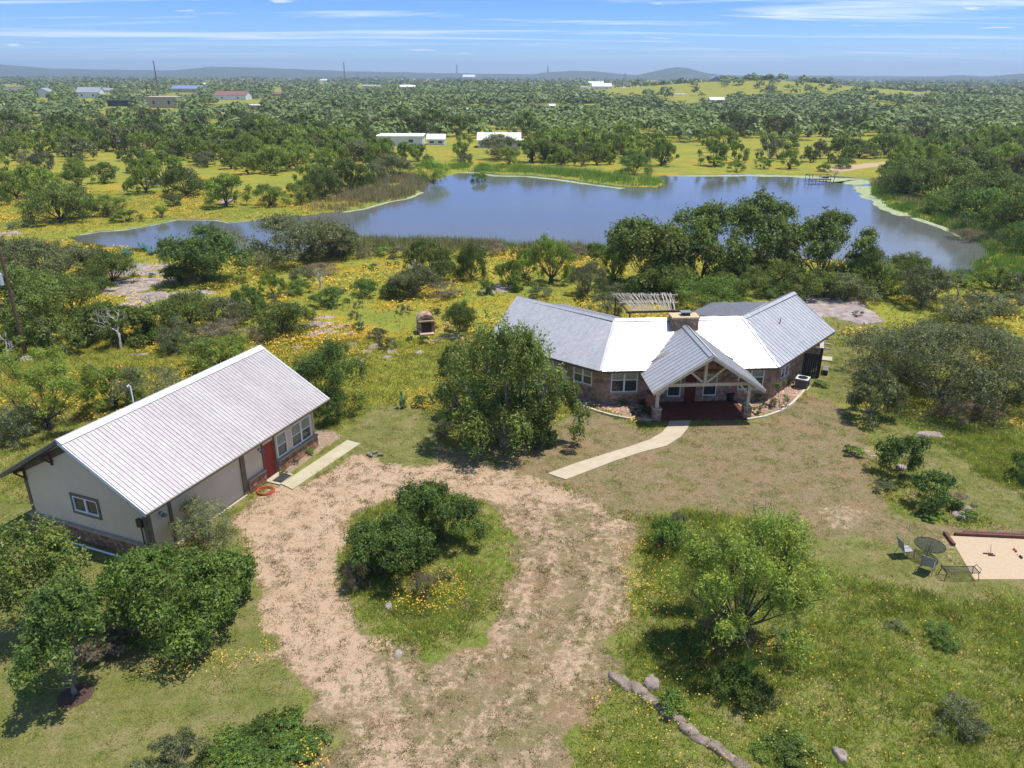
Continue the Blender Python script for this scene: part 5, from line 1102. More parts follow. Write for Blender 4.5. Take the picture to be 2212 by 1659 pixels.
for a in ((92, 210, 34, 17, 'white gabled house far left among dark oaks', 'white_paint', 'grey_roof', 'end'), (190, 212, 44, 20, 'pale blue-grey roofed shed beside the white gabled house', 'white_paint', 'grey_roof', 'gable'), (35, 199, 44, 9, 'long low white and red building at far left edge', 'white_paint', 'red_roof', 'flat'),
          (255, 230, 40, 11, 'black low container shed far left', 'dark_shed', 'dark_shed', 'flat'), (402, 200, 58, 13, 'long house with blue-grey metal roof far left', 'tan_paint', 'blue_roof', 'gable'), (350, 233, 60, 20, 'tan flat-roofed building left of the blue vehicle', 'tan_paint', 'tan_paint', 'flat'),
          (497, 216, 62, 16, 'ranch house with brown roof and white gable far left of centre', 'white_paint', 'red_roof', 'gable'), (598, 208, 24, 8, 'small brown-roofed house among far oaks', 'tan_paint', 'red_roof', 'gable'), (553, 238, 26, 9, 'small white-roofed shed in the yellow clearing', 'tan_paint', 'white_paint', 'flat'),
          (800, 192, 36, 6, 'long low white building left of centre skyline', 'white_paint', 'white_paint', 'flat'), (880, 192, 30, 7, 'low white house just right of the long low one', 'white_paint', 'white_paint', 'gable'), (1013, 172, 24, 9, 'white-roofed house on the rise at centre skyline', 'tan_paint', 'white_paint', 'gable'), (1018, 180, 14, 6, 'brown shed below the white-roofed hilltop house', 'rust_wood', 'red_roof', 'gable'),
          (1012, 242, 14, 5, 'tiny blue-white shed roof among oaks at centre', 'blue_paint', 'white_paint', 'flat'), (863, 314, 92, 17, 'long low white metal barn behind the pond', 'white_paint', 'white_paint', 'flat'), (942, 313, 34, 20, 'small white gabled shed beside the long white barn', 'white_paint', 'white_paint', 'gable'),
          (1078, 320, 84, 28, 'white metal garage partly hidden by grey trees behind the pond', 'white_paint', 'white_paint', 'gable'), (1140, 322, 24, 18, 'small white outbuilding right of the white garage', 'white_paint', 'white_paint', 'gable'), (1300, 195, 38, 13, 'white-roofed farmhouse on the far slope', 'white_paint', 'white_paint', 'gable'),
          (1262, 194, 16, 5, 'low white shed left of the far white farmhouse', 'white_paint', 'white_paint', 'flat'), (1288, 183, 30, 6, 'white roof behind the far farmhouse', 'white_paint', 'white_paint', 'gable'), (1546, 179, 24, 12, 'steep-roofed dark house on the hill crest', 'dark_shed', 'grey_roof', 'end'),
          (1549, 222, 28, 10, 'small pink-white roofed house below the green hill', 'tan_paint', 'white_paint', 'gable'), (1466, 212, 26, 7, 'low white house with car left of the pink-white roofed one', 'white_paint', 'white_paint', 'flat'), (1191, 233, 14, 7, 'small white-roofed cabin right of centre', 'tan_paint', 'white_paint', 'gable'),
          (1741, 266, 14, 6, 'tiny white shed roof deep in the right woods', 'white_paint', 'white_paint', 'gable'), (1881, 208, 24, 6, 'white tarp-roofed shelter on the far right slope', 'white_paint', 'white_paint', 'flat'), (1983, 210, 16, 6, 'small blue-white house on the far right slope', 'white_paint', 'blue_roof', 'gable'), (1700, 200, 20, 5, 'small grey shed roof beside the hill meadow', 'tan_paint', 'grey_roof', 'flat'),
          (700, 176, 16, 4, 'tiny white house far left of centre horizon', 'white_paint', 'white_paint', 'gable'), (2070, 168, 20, 5, 'pale ranch buildings on the distant right hill', 'white_paint', 'white_paint', 'flat'), (232, 200, 20, 8, 'small grey-roofed shed right of the pale blue-grey one', 'white_paint', 'grey_roof', 'gable'), (443, 185, 12, 5, 'small white house behind the blue-grey roofed one', 'white_paint', 'white_paint', 'gable')):
    far_house(a[0], a[1], a[2], a[3], a[4], a[5], a[6], a[7], wins=2 if a[2] > 20 else 1)
def car(x, yb, label, mat, L=4.6, P=None):
    P = place(x, yb) if P is None else P; r = root('parked_car', tuple(P), label, 'car'); H = .75
    mb = MB(); mb.prism([P + [a, -.85, b] for a, b in ((-L / 2, .35), (L / 2, .35), (L / 2, .85), (L / 2 - .9, .95), (L / 2 - 1.5, 1.45), (-L / 2 + .9, 1.5), (-L / 2 + .1, .95), (-L / 2, .8))], (0, 1.7, 0)); mb.obj('body', mat, r)
    mb = MB(); mb.prism([P + [a, -.88, b] for a, b in ((L / 2 - 1.1, .98), (L / 2 - 1.55, 1.38), (-L / 2 + .95, 1.42), (-L / 2 + .4, .98))], (0, 1.76, 0)); mb.obj('window', 'glass', r)
    for sx in (-1, 1):
        for sy in (-1, 1): MB().tube([P + [sx * L * .32, sy * .92, .33], P + [sx * L * .32, sy * .72, .33]], .33, 12).obj('wheel', 'tyre', r)
car(378, 248, 'blue vehicle with white top parked by the tan building', 'blue_paint', 6.5); car(465, 213, 'white car parked left of the brown-roofed ranch house', 'white_paint'); car(1326, 287, 'white car half hidden under right-hand oaks', 'white_paint'); car(1863, 322, 'black pickup parked under trees in the right meadow', 'black_metal', 5.6); car(1336, 310, 'white car glimpsed behind the right end of the pond trees', 'white_paint'); car(362, 247, 'small white car beside the blue vehicle', 'white_paint')

# ------------------------------------------------------------------ rocks
def rock(P, rx, ry, h, label, seed, name='boulder', group=None, mat='granite', rz=0, sub=3):
    rng = np.random.default_rng(seed); V = []; Fs = []; nu, nv = 18, 7
    for j in range(nv):
        t = j / (nv - 1); ph = t * math.pi / 2
        for i in range(nu):
            a = 2 * math.pi * i / nu; q = 1 + .62 * (fbm(np.array(math.cos(a) * 2 + seed), np.array(math.sin(a) * 2 + seed * .7), 3) - .5) * 2
            rr = math.cos(ph) ** .4 * q; zz = math.sin(ph) * h * (1 + .6 * (fbm(np.array(math.cos(a) * rr * 3 + seed), np.array(math.sin(a) * rr * 3), 2) - .5)); x, y = rx * rr * math.cos(a), ry * rr * math.sin(a)
            V.append((x * math.cos(rz) - y * math.sin(rz), x * math.sin(rz) + y * math.cos(rz), float(zz) - .06))
    for j in range(nv - 1):
        for i in range(nu): k = (i + 1) % nu; Fs.append((j * nu + i, j * nu + k, (j + 1) * nu + k, (j + 1) * nu + i))
    o = link(name, raw_mesh(name, V, np.array(Fs), [mat])); o.location = P; tag(o, label, 'rock', group)
def RK(x, y, wpx, hpx, h, label, seed, name='boulder', group=None, rz=None, mat='granite'):
    P = place(x, y); d = math.hypot(P[1], CAM_H); el = math.atan(CAM_H / P[1]); rock(P, wpx * d / F_PX / 2, max(.25, hpx * d / F_PX / math.sin(el) / 2), h, label, seed, name, group, mat, rz=random.uniform(-.2, .2) if rz is None else rz)
gl = 'granite slabs in the left meadow'
for k, (x, y, w_, h_) in enumerate(((300, 577, 90, 12), (330, 590, 60, 8), (262, 590, 40, 8), (300, 608, 110, 12), (370, 605, 90, 7), (270, 628, 80, 16), (330, 640, 90, 22), (430, 632, 60, 10), (290, 655, 50, 10), (210, 725, 70, 9), (30, 775, 70, 12))):
    RK(x, y, w_ * 1.35, h_ * 1.5, .14, ['flat pinkish granite slab nearest the green chairs', 'narrow granite slab right of the first one above the dark oak', 'small granite slab left of the outcrop above the bush', 'wide striped granite slab across the middle of the left outcrop', 'long thin slab reaching under the big round oak', 'pink granite slab behind the leaning dead tree', 'large pale granite slab in front of the left outcrop', 'granite slab right of the left outcrop by gray brush', 'low granite slab at the foot of the left outcrop', 'flat slab between pole and dead snag', 'pale flat slab at the foot of the wooden pole'][k], 40 + k, 'granite_slab', gl)
for k, (x, y, w_, h_) in enumerate(((690, 700, 50, 14), (710, 715, 40, 10), (740, 705, 40, 12), (760, 720, 30, 8), (676, 722, 30, 10), (655, 706, 30, 10), (808, 748, 32, 12), (790, 760, 24, 9), (834, 772, 20, 8), (975, 728, 60, 8), (935, 735, 40, 6), (1000, 735, 50, 6), (845, 758, 22, 9), (780, 778, 20, 8), (760, 742, 26, 8), (905, 760, 26, 8), (700, 685, 36, 8), (640, 750, 30, 8), (300, 765, 40, 7), (560, 742, 30, 7))):
    RK(x, y, w_ * random.uniform(.8, 1.4), h_ * random.uniform(.7, 1.3), .11, 'low pinkish grey rock in the flowery meadow between the garage and the brick oven', 70 + k, 'field_rock', 'rocks between the garage and the brick oven')
for k, (x, y, w_, h_) in enumerate(((1795, 664, 170, 52), (1845, 686, 110, 24), (1760, 636, 100, 26), (1690, 622, 90, 16))):
    RK(x, y, w_, h_, .3, ['big grey-pink granite dome behind the right wing of the house', 'lower right lobe of the granite dome behind the house', 'upper left lobe of the granite dome behind the house', 'thin granite ledge left of the dome'][k], 110 + k, 'granite_dome')
for k, (x, y, w_, h_, lb) in enumerate(((1345, 1474, 40, 22, 'topmost stone of the ledge at lower right of the drive'), (1378, 1490, 40, 20, 'second stone of the lower right ledge'), (1412, 1515, 40, 20, 'third stone of the lower right ledge'), (1448, 1545, 44, 22, 'fourth stone of the lower right ledge'), (1485, 1577, 44, 22, 'fifth stone of the lower right ledge'), (1518, 1602, 40, 18, 'sixth stone of the lower right ledge'), (1552, 1620, 36, 14, 'seventh stone of the lower right ledge'), (1590, 1645, 36, 18, 'last stone of the lower right ledge at bottom edge'),
                                        (1408, 1476, 30, 26, 'upright brown boulder beside the lower right ledge'), (1814, 1632, 26, 28, 'pale rounded boulder at the bottom edge on the right'), (2075, 1115, 34, 16, 'grey boulder at the foot of the paired dark bushes'), (2090, 1100, 26, 10, 'small rock behind the grey boulder by the paired bushes'), (1945, 1012, 20, 8, 'little rock under the taller paired bush'), (2010, 940, 50, 12, 'flat pale rock in the right lawn'), (1080, 622, 50, 14, 'tilted pale rock right of the small dark bushes in the middle meadow'), (1055, 630, 30, 8, 'low rock left of the tilted pale rock'), (985, 880, 34, 10, 'pale rock left of the big oak by the cactus'), (395, 372, 46, 12, 'big pale boulder in the left far meadow'), (490, 436, 30, 9, 'smaller pale boulder in the left far meadow'), (805, 365, 30, 7, 'pale boulder by the far reeds'), (860, 1413, 20, 8, 'small grey stone in the grass island'), (840, 1310, 16, 8, 'pale stone under the island bush'), (1525, 652, 40, 7, 'pale rock strip left of the big granite dome'), (20, 505, 50, 10, 'pale rock at the left edge near the pond'))):
    led = 'ledge' in lb and x > 1300 and y > 1400 and 'boulder' not in lb; RK(x, y, w_ * (1.5 if led else 1), h_ * (.95 if led else 1), random.uniform(.14, .26), lb, 140 + k, rz=-.72 + random.uniform(-.25, .2) if led else None, mat='ledge_rock' if led else 'granite')
mb = MB(); q = gp(805, 985)
for k in range(4): a = .8 * k; mb = MB(); c_ = q + np.array([.3 * math.cos(a * 2), .22 * math.sin(a * 2), .09]); mb.tube([c_, c_ + np.array([.35 * math.cos(a), .3 * math.sin(a), .03])], .07, 7); mb.thing('split_log', 'grey_bark', ['leftmost short log of the little log pile by the drive', 'second short log of the little log pile by the drive', 'third short log of the little log pile by the drive', 'rightmost short log of the little log pile by the drive'][k], 'log', 'logs by the drive')
# ------------------------------------------------------------------ near trees and shrubs, each its own
bigoak = hero('grey', 1088, 962, 262, 655, 'big dark green live oak standing alone between the drive and the house', 22000, .105, 42, 201, .30, 1, name='live_oak') 
bpy.data.objects[[o.name for o in COL.objects if o.name.startswith('live_oak')][-1]].children[0].data.materials[0] = MATS['oak_leaf']
def lobe(r, kind, x, yb, wpx, ytop, nl, leaf, lobes, seed, mat):
    P, R_, H_ = by_px(x, yb, wpx, ytop, False); cm_, Cn = crown_mesh('crown', seed, nl, leaf, lobes, True, mat, (R_, R_, H_), .5); o = link('crown', cm_, r); o.location = P - np.array(r.location)
lobe(bigoak, 'grey', 1185, 965, 165, 800, 7000, .105, 20, 301, 'oak_leaf'); lobe(bigoak, 'grey', 1010, 900, 120, 745, 3800, .105, 16, 302, 'oak_leaf')
hero('lime', 120, 1372, 170, 1118, 'left yellow-green young tree in front of the garage gable', 6500, .095, 26, 202, .09, name='young_tree', lo=.3, lobe_r=(.2, .34), gap=.3)
hero('lime', 162, 1502, 150, 1268, 'small lollipop tree with pale trunk and mulch ring at lower left', 6500, .095, 22, 203, .085, name='young_tree', lo=.47, lobe_r=(.22, .36), gap=.3)
bpy.data.objects[[o.name for o in COL.objects if o.name.startswith('young_tree')][-1]].children[0].data.materials[0] = MATS['hedge_leaf']
mb = MB(); mb.lathe(gp(164, 1502), [(.62, .0), (.55, .05), (.2, .07)], 18); mb.thing('mulch_ring', 'mulch', 'dark round mulch bed at the foot of the lollipop tree', 'mulch bed')
hero('bush', 400, 1425, 300, 1150, 'large bright green shrub thicket at the near corner of the garage', 15000, .085, 46, 204, .08, twig=1)
hero('bush', 275, 1395, 150, 1230, 'left lobe shrub of the thicket beside the garage', 4500, .085, 20, 205, .06)
hero('bush', 500, 1340, 140, 1190, 'right lobe shrub of the thicket beside the drive', 4500, .085, 20, 206, .06)
hero('brush', 455, 1205, 150, 1072, 'grey-green shrub against the blank garage wall', 5200, .07, 22, 207, .05, twig=2)
hero('jun', 845, 1285, 200, 1098, 'rounded dark green bush at front of the grass island', 15000, .075, 30, 208, .06)
hero('jun', 945, 1215, 190, 1022, 'taller dark green bush at the back of the grass island', 14000, .075, 28, 209, .06)
T('dry', 775, 1290, 70, 1200, 'bare grey twigs on the left side of the island bush', 1); T('dry', 915, 1300, 60, 1230, 'bare grey twigs on the right side of the island bush', 1)
T('brush', 960, 1262, 50, 1225, 'small green weeds right of the island bush', 0)
hero('mesq', 1590, 1385, 340, 1050, 'big airy light green mesquite at right of the drive', 26000, .085, 60, 210, .13, stems=3, twig=2, lobe_r=(.10, .20), fill=.5, lo=.03)
T('dry', 1560, 1412, 130, 1310, 'dark grey twiggy brush under the big mesquite', 1); T('brush', 1460, 1165, 60, 1100, 'grey-green brush at the upper left edge of the big mesquite', 1); T('bush', 1440, 1205, 90, 1110, 'bright green sprig bush left of the big mesquite', 1)
T('brush', 1690, 1405, 70, 1355, 'cactus-like dark bush right of the mesquite foot', 0); T('jun', 1590, 1540, 120, 1440, 'dark low shrub below the big mesquite', 1); T('jun', 1490, 1430, 90, 1350, 'dark leafy shrub lower left of the big mesquite', 1)
hero('jun', 712, 918, 190, 715, 'dark green shrubby oak at the far corner of the garage', 13000, .085, 30, 211, .08)
hero('grey', 2015, 905, 380, 650, 'huge grey-green evergreen oak thicket at right behind the lawn', 27000, .10, 60, 212, .16, bush=True, twig=1, lobe_r=(.16, .28))
T('grey', 1880, 905, 120, 790, 'left skirt of grey oak thicket nearest the lawn edge', 1); T('dry', 2050, 915, 90, 850, 'pale twiggy bush at the foot of the huge grey oak', 1); T('dry', 2120, 915, 90, 850, 'grey grassy bush right of the huge grey oak foot', 1); T('brush', 2195, 880, 90, 800, 'grey bush at right of the huge grey oak', 1)
hero('jun', 1942, 1050, 110, 922, 'taller dark bush of the pair at right of the lawn', 3800, .085, 18, 213, .05); hero('jun', 2003, 1112, 105, 1012, 'shorter dark bush of the pair at right of the lawn', 3400, .085, 16, 214, .05)
T('dry', 2060, 1108, 60, 1062, 'dry grey shrub beside the shorter dark bush', 0); T('brush', 1905, 1065, 60, 1030, 'low weeds left of the paired dark bushes', 0); T('bush', 2085, 1128, 44, 1098, 'low green weeds right of the paired dark bushes', 0); T('bush', 2010, 1130, 60, 1105, 'leafy weeds in front of the paired dark bushes', 0)
hero('jun', 575, 1730, 260, 1608, 'dark green bush cut by the bottom edge at left', 12000, .07, 26, 215, .06); hero('brush', 385, 1725, 150, 1590, 'silvery grey bush cut by the bottom edge at left', 4500, .07, 20, 216, .05, twig=2)
hero('dry', 235, 1440, 110, 1365, 'arching pale grass clump beside the garage thicket', 1400, .16, 12, 217, .03)
T('jun', 2205, 1050, 70, 975, 'dark shrub cut by the right edge', 1); T('jun', 2030, 1400, 70, 1350, 'small dark shrub in the right meadow', 1); T('brush', 2060, 1600, 110, 1510, 'low flowering bush at lower right', 1); T('bush', 1690, 1660, 120, 1590, 'bright green weeds at the bottom edge right of centre', 1)
T('brush', 1930, 1370, 50, 1340, 'tuft of weeds in the right meadow', 0); T('bush', 1450, 1560, 80, 1500, 'green weeds right of the stone ledge', 0); T('bush', 1840, 990, 50, 960, 'weed clump at the bare spot in the lawn', 0)
# left side
hero('mesq', 105, 925, 235, 728, 'large light green mesquite left of the garage roof', 15000, .09, 36, 218, .12, stems=3, twig=2, lobe_r=(.10, .20), fill=.5, lo=.22)
hero('brush', 330, 905, 170, 775, 'light olive brush behind the garage ridge', 4500, .09, 20, 219, .05, twig=2); T('mesq', 250, 880, 130, 770, 'pale mesquite sapling behind the garage', 1)
T('brush', 35, 965, 120, 860, 'dark grey brush below the left mesquite', 1); T('mesq', 478, 798, 170, 705, 'open mesquite behind the garage roof peak', 2); T('brush', 385, 762, 80, 675, 'olive bush behind the mesquite by the garage mast', 1); T('bush', 345, 745, 50, 700, 'green bush left of the olive bush', 1)
hero('oak', 75, 755, 190, 560, 'dense dark oak behind the utility pole', 10000, .13, 30, 220, .12, bush=True); T('oak', 30, 680, 150, 555, 'dark oak at the left edge above the pole', 2); T('grey', 110, 612, 150, 500, 'grey-green oak in the left thicket beside the pond tip', 2); T('grey', 30, 600, 120, 500, 'grey-green oak at the left edge of the frame near the pond tip', 2)
T('oak', 160, 680, 110, 580, 'dark oak right of the pole thicket', 2); T('oak', 120, 760, 110, 680, 'dark brush oak right of the pole foot', 1)
T('oak', 245, 612, 100, 530, 'round oak left of the green chairs', 2); T('jun', 208, 640, 70, 588, 'rounded grey bush left of the granite slabs', 1, v=1); T('grey', 200, 588, 70, 528, 'small oak touching the pond tip', 1)
hero('jun', 445, 625, 185, 470, 'large cone-shaped evergreen at the pond bank', 12000, .16, 40, 221, .08); T('jun', 390, 618, 80, 560, 'low shoulder bush left of the cone-shaped evergreen', 1)
hero('oak', 255, 752, 165, 640, 'dark brush oak behind the white dead tree', 7000, .13, 22, 222, .08, bush=True); T('oak', 330, 730, 90, 650, 'dark green brush right of the white dead tree', 1)
T('oak', 410, 705, 120, 615, 'dark thicket oak below the left granite outcrop', 2); T('grey', 500, 700, 110, 630, 'grey thicket oak in the middle of the left thicket', 2); T('oak', 612, 722, 130, 635, 'dark oak at the right end of the left thicket', 2); T('jun', 540, 690, 80, 610, 'upright dark bush in the left thicket', 1); T('dry', 480, 745, 110, 680, 'pale dry brush in front of the left thicket', 1)
T('brush', 380, 770, 80, 700, 'soft olive bush below the left thicket', 1); T('dry', 560, 740, 80, 700, 'pale dry twigs by the orange flowers', 1)
hero('grey', 655, 562, 250, 440, 'wide grey-green oak leaning over the pond channel', 12000, .17, 38, 223, .25, twig=1, name='grey_oak'); T('grey', 735, 556, 120, 480, 'grey oak lobe at the pond bank right of the wide one', 2)
T('jun', 714, 668, 82, 612, 'dark rounded shrub in the meadow below the pond', 1); T('mesq', 590, 640, 60, 575, 'thin mesquite in the yellow meadow', 1); T('brush', 655, 625, 70, 570, 'grey-green brush in the yellow meadow', 1); T('dry', 690, 600, 90, 560, 'pale dry brush below the wide grey oak', 1); T('bush', 645, 640, 50, 600, 'small green bush in the yellow meadow', 1)
T('jun', 790, 645, 66, 592, 'dark rounded shrub left of the reedy bank', 1); T('jun', 858, 650, 84, 598, 'dark rounded shrub right of its twin', 1); T('oak', 930, 606, 110, 505, 'dark oak at the reedy near bank', 2); T('grey', 895, 640, 110, 560, 'grey brush oak below the near bank', 2); T('dry', 960, 650, 90, 600, 'pale grey brush by the near bank', 1); T('oak', 1018, 606, 60, 515, 'narrow dark oak at the near bank', 2)
T('bush', 1000, 600, 50, 540, 'bright bush between the near bank oaks', 1); T('mesq', 1100, 622, 75, 550, 'small mesquite near the middle rocks', 1); T('mesq', 1135, 600, 70, 530, 'light green mesquite by the near reeds', 1); T('mesq', 1190, 612, 105, 495, 'tall airy mesquite at the middle of the near bank', 2); T('jun', 1052, 640, 40, 600, 'small dark shrub left of the middle rocks', 1); T('jun', 1112, 632, 40, 595, 'small dark shrub right of the middle rocks', 1)
T('brush', 1168, 650, 70, 610, 'grey-green shrub behind the left wing roof', 1); T('grey', 1268, 640, 90, 555, 'grey brush oak behind the left wing', 2); T('mesq', 1325, 605, 80, 520, 'light mesquite left of the big pond oaks', 2); T('brush', 1310, 690, 90, 620, 'green brush behind the left wing ridge', 1); T('bush', 1375, 650, 80, 580, 'bright bush under the big pond oaks', 1)
hero('oak', 1400, 620, 205, 448, 'leftmost of the big dark oaks on the near pond bank', 15000, .175, 34, 224, .2, lo=.05); hero('oak', 1512, 620, 200, 425, 'second big dark oak on the near pond bank', 15000, .175, 34, 225, .2, lo=.05); hero('oak', 1640, 600, 180, 405, 'tall dark oak with dead limbs on the near bank', 13000, .175, 30, 226, .2, lo=.05)
hero('oak', 1770, 615, 215, 432, 'open-limbed oak reaching over the pond on the near bank', 11000, .175, 36, 227, .22, twig=2, lobe_r=(.10, .22), fill=.4, lo=.05); T('oak', 1860, 628, 90, 520, 'slender oak right of the open-limbed one', 2)
hero('bush', 1525, 690, 190, 570, 'soft green tree right behind the pergola', 7000, .10, 26, 228, .08); T('oak', 1440, 640, 130, 545, 'dark oak below the leftmost big pond oak', 2); T('oak', 1590, 640, 120, 560, 'dark green oak left of the granite dome', 2); T('oak', 1680, 628, 110, 550, 'green brush oak above the granite dome', 2); T('jun', 1665, 648, 80, 610, 'small dark shrub beside the dome', 1)
T('oak', 1770, 645, 120, 570, 'round dark oak behind the granite dome', 2); T('grey', 1830, 650, 110, 580, 'grey oak at the right of the dome', 2); T('oak', 1900, 640, 110, 555, 'green oak between the dome and the pond', 2); T('grey', 1990, 660, 110, 560, 'gnarled oak with dead limbs right of the dome', 2); T('oak', 1960, 600, 80, 535, 'small oak on the near bank at right', 2)
T('grey', 2090, 700, 150, 620, 'grey oak near the right edge below the pond', 2); T('brush', 2180, 690, 90, 620, 'brushy shrub near the right edge below the pond', 1); T('mesq', 2150, 625, 80, 570, 'light tree at the right near bank', 1); T('jun', 2160, 755, 70, 710, 'dark bush above the huge grey oak at right', 1); T('grey', 2200, 640, 70, 580, 'grey tree at the right edge near the bank', 1); T('mesq', 2080, 620, 60, 585, 'low light bush on the right near bank', 1)
T('brush', 1330, 650, 70, 600, 'dark brush left of pergola', 1); T('grey', 1610, 600, 70, 540, 'grey tree among the big pond oaks', 2); T('oak', 995, 725, 78, 640, 'small twisted oak beside the brick oven', 2); T('oak', 975, 808, 60, 738, 'low branch clump left of the big oak top', 1); T('jun', 905, 882, 50, 850, 'dark prickly clump left of the big oak', 0); T('brush', 960, 945, 70, 900, 'grey bush at the left foot of the big oak', 1)
T('brush', 870, 680, 40, 650, 'small grey shrub above the brick oven', 0); T('brush', 815, 740, 60, 700, 'grey-green low shrub left of the brick oven', 0); T('brush', 840, 760, 50, 725, 'soft grey shrub below the brick oven', 0); T('jun', 775, 718, 36, 695, 'prickly dark clump by the meadow rocks', 0); T('bush', 870, 650, 30, 625, 'tiny green bush near the brick oven', 0)
for k, (x, kd, w_, h_) in enumerate(((745, 'brush', 60, 34), (790, 'dry', 50, 30), (825, 'bush', 40, 26), (862, 'brush', 60, 36), (905, 'dry', 44, 30), (955, 'bush', 50, 34), (1040, 'brush', 60, 38), (1075, 'dry', 50, 34), (1150, 'bush', 46, 30), (1215, 'brush', 56, 40), (1245, 'dry', 50, 36), (1290, 'bush', 50, 40), (1340, 'brush', 56, 44))):
    near_ = ('the wide grey oak', 'the weedy point', 'the weedy point', 'the dark bank oak', 'the dark bank oak', 'the dark bank oak', 'the narrow dark oak', 'the small mesquite', 'the tall airy mesquite', 'the tall airy mesquite', 'the grey brush oak', 'the light mesquite', 'the big pond oaks')[k]; yb_ = 553 + (k * 7) % 12
    T(kd, x, yb_, w_, yb_ - h_, {'brush': 'grey-green', 'dry': 'dry tan', 'bush': 'fresh green'}[kd] + f' low shrub in the bank reeds close to {near_}', 1, group='low shrubs in the bank reeds')
# snags
def snag(x, yb, H_, label, seed, mat='pale_bark', r0=.13, spread=.9, sc=1.0):
    P = place(x, yb); r = root('dead_tree', tuple(P), label, 'dead tree'); link('branches', snag_mesh('branches', seed, H_, spread, r0, mat, .33), r)
snag(262, 755, 4.8, 'white leaning dead tree in the left thicket', 3, spread=1.05); snag(325, 690, 3.2, 'small grey dead tree before the left granite slabs', 8, 'grey_bark', .09); snag(905, 620, 3.6, 'bare leaning dead limb at the near bank', 5); snag(1690, 585, 7.0, 'pale dead tree among the big pond oaks', 13, spread=1.1, r0=.2)
snag(1650, 590, 6.0, 'second pale dead tree among the big pond oaks', 14, r0=.16); snag(1995, 665, 4.0, 'dead limbs in the gnarled oak right of the dome', 15); snag(15, 775, 2.6, 'pale dead branches at the foot of the left pole', 17); snag(690, 625, 2.6, 'bleached dead bush below the wide grey oak', 19); snag(1800, 402, 5.0, 'bare dark dead tree in the shallows beside the dock', 21, 'grey_bark', .12); snag(985, 890, 1.6, 'pale fallen dead limb left of the big oak', 23); snag(2070, 640, 3.6, 'dead tree at right below the pond', 25, 'grey_bark'); snag(1075, 345, 8, 'bare grey tree in front of the white garage beyond the pond', 27, 'grey_bark', .2)
# cacti
def cactus(x, yb, wpx, label, seed, n=22):
    P = place(x, yb); d = P[1]; R_ = wpx * d / F_PX / 2; rnd = random.Random(seed); r = root('prickly_pear', tuple(P), label, 'cactus')
    c0 = [(P + np.array([rnd.uniform(-R_, R_), rnd.uniform(-R_, R_) * .7, .12]), 0) for _ in range(n // 3)]
    for k in range(n):
        b, lv = rnd.choice(c0); b = np.asarray(b); 
        if k < n // 3: c = c0[k][0]; lv = 0
        else: c = b + np.array([rnd.uniform(-.14, .14), rnd.uniform(-.14, .14), .2]); c0.append((c, lv + 1))
        nrm = unit(np.array([rnd.uniform(-1, 1), rnd.uniform(-1, 1), rnd.uniform(-.2, .5)])); a = unit(np.cross(nrm, Z)); u_ = np.cross(a, nrm); s_ = .13 * rnd.uniform(.8, 1.2)
        pl = [c + a * s_ * .75 * math.cos(t) + u_ * s_ * math.sin(t) * (-1) for t in np.linspace(0, 6.28, 9)[:-1]]; MB().prism(pl, nrm * .03).obj('pad', 'cactus_pad', r)
for k, (x, y, w_, lb) in enumerate(((915, 872, 56, 'prickly pear cluster among orange flowers left of the big oak'), (776, 708, 34, 'prickly pear clump beside the pink meadow rocks'), (868, 882, 20, 'small prickly pear at the meadow edge'), (1705, 1395, 40, 'prickly pear clump at the right foot of the big mesquite'), (2185, 745, 40, 'prickly pear clump near the right edge'), (1858, 742, 30, 'prickly pear by the lawn behind the arbor'), (2200, 800, 34, 'prickly pear patch at far right beside the grey oak'), (225, 605, 24, 'prickly pear left of the granite slabs'))): cactus(x, y, w_, lb, k)

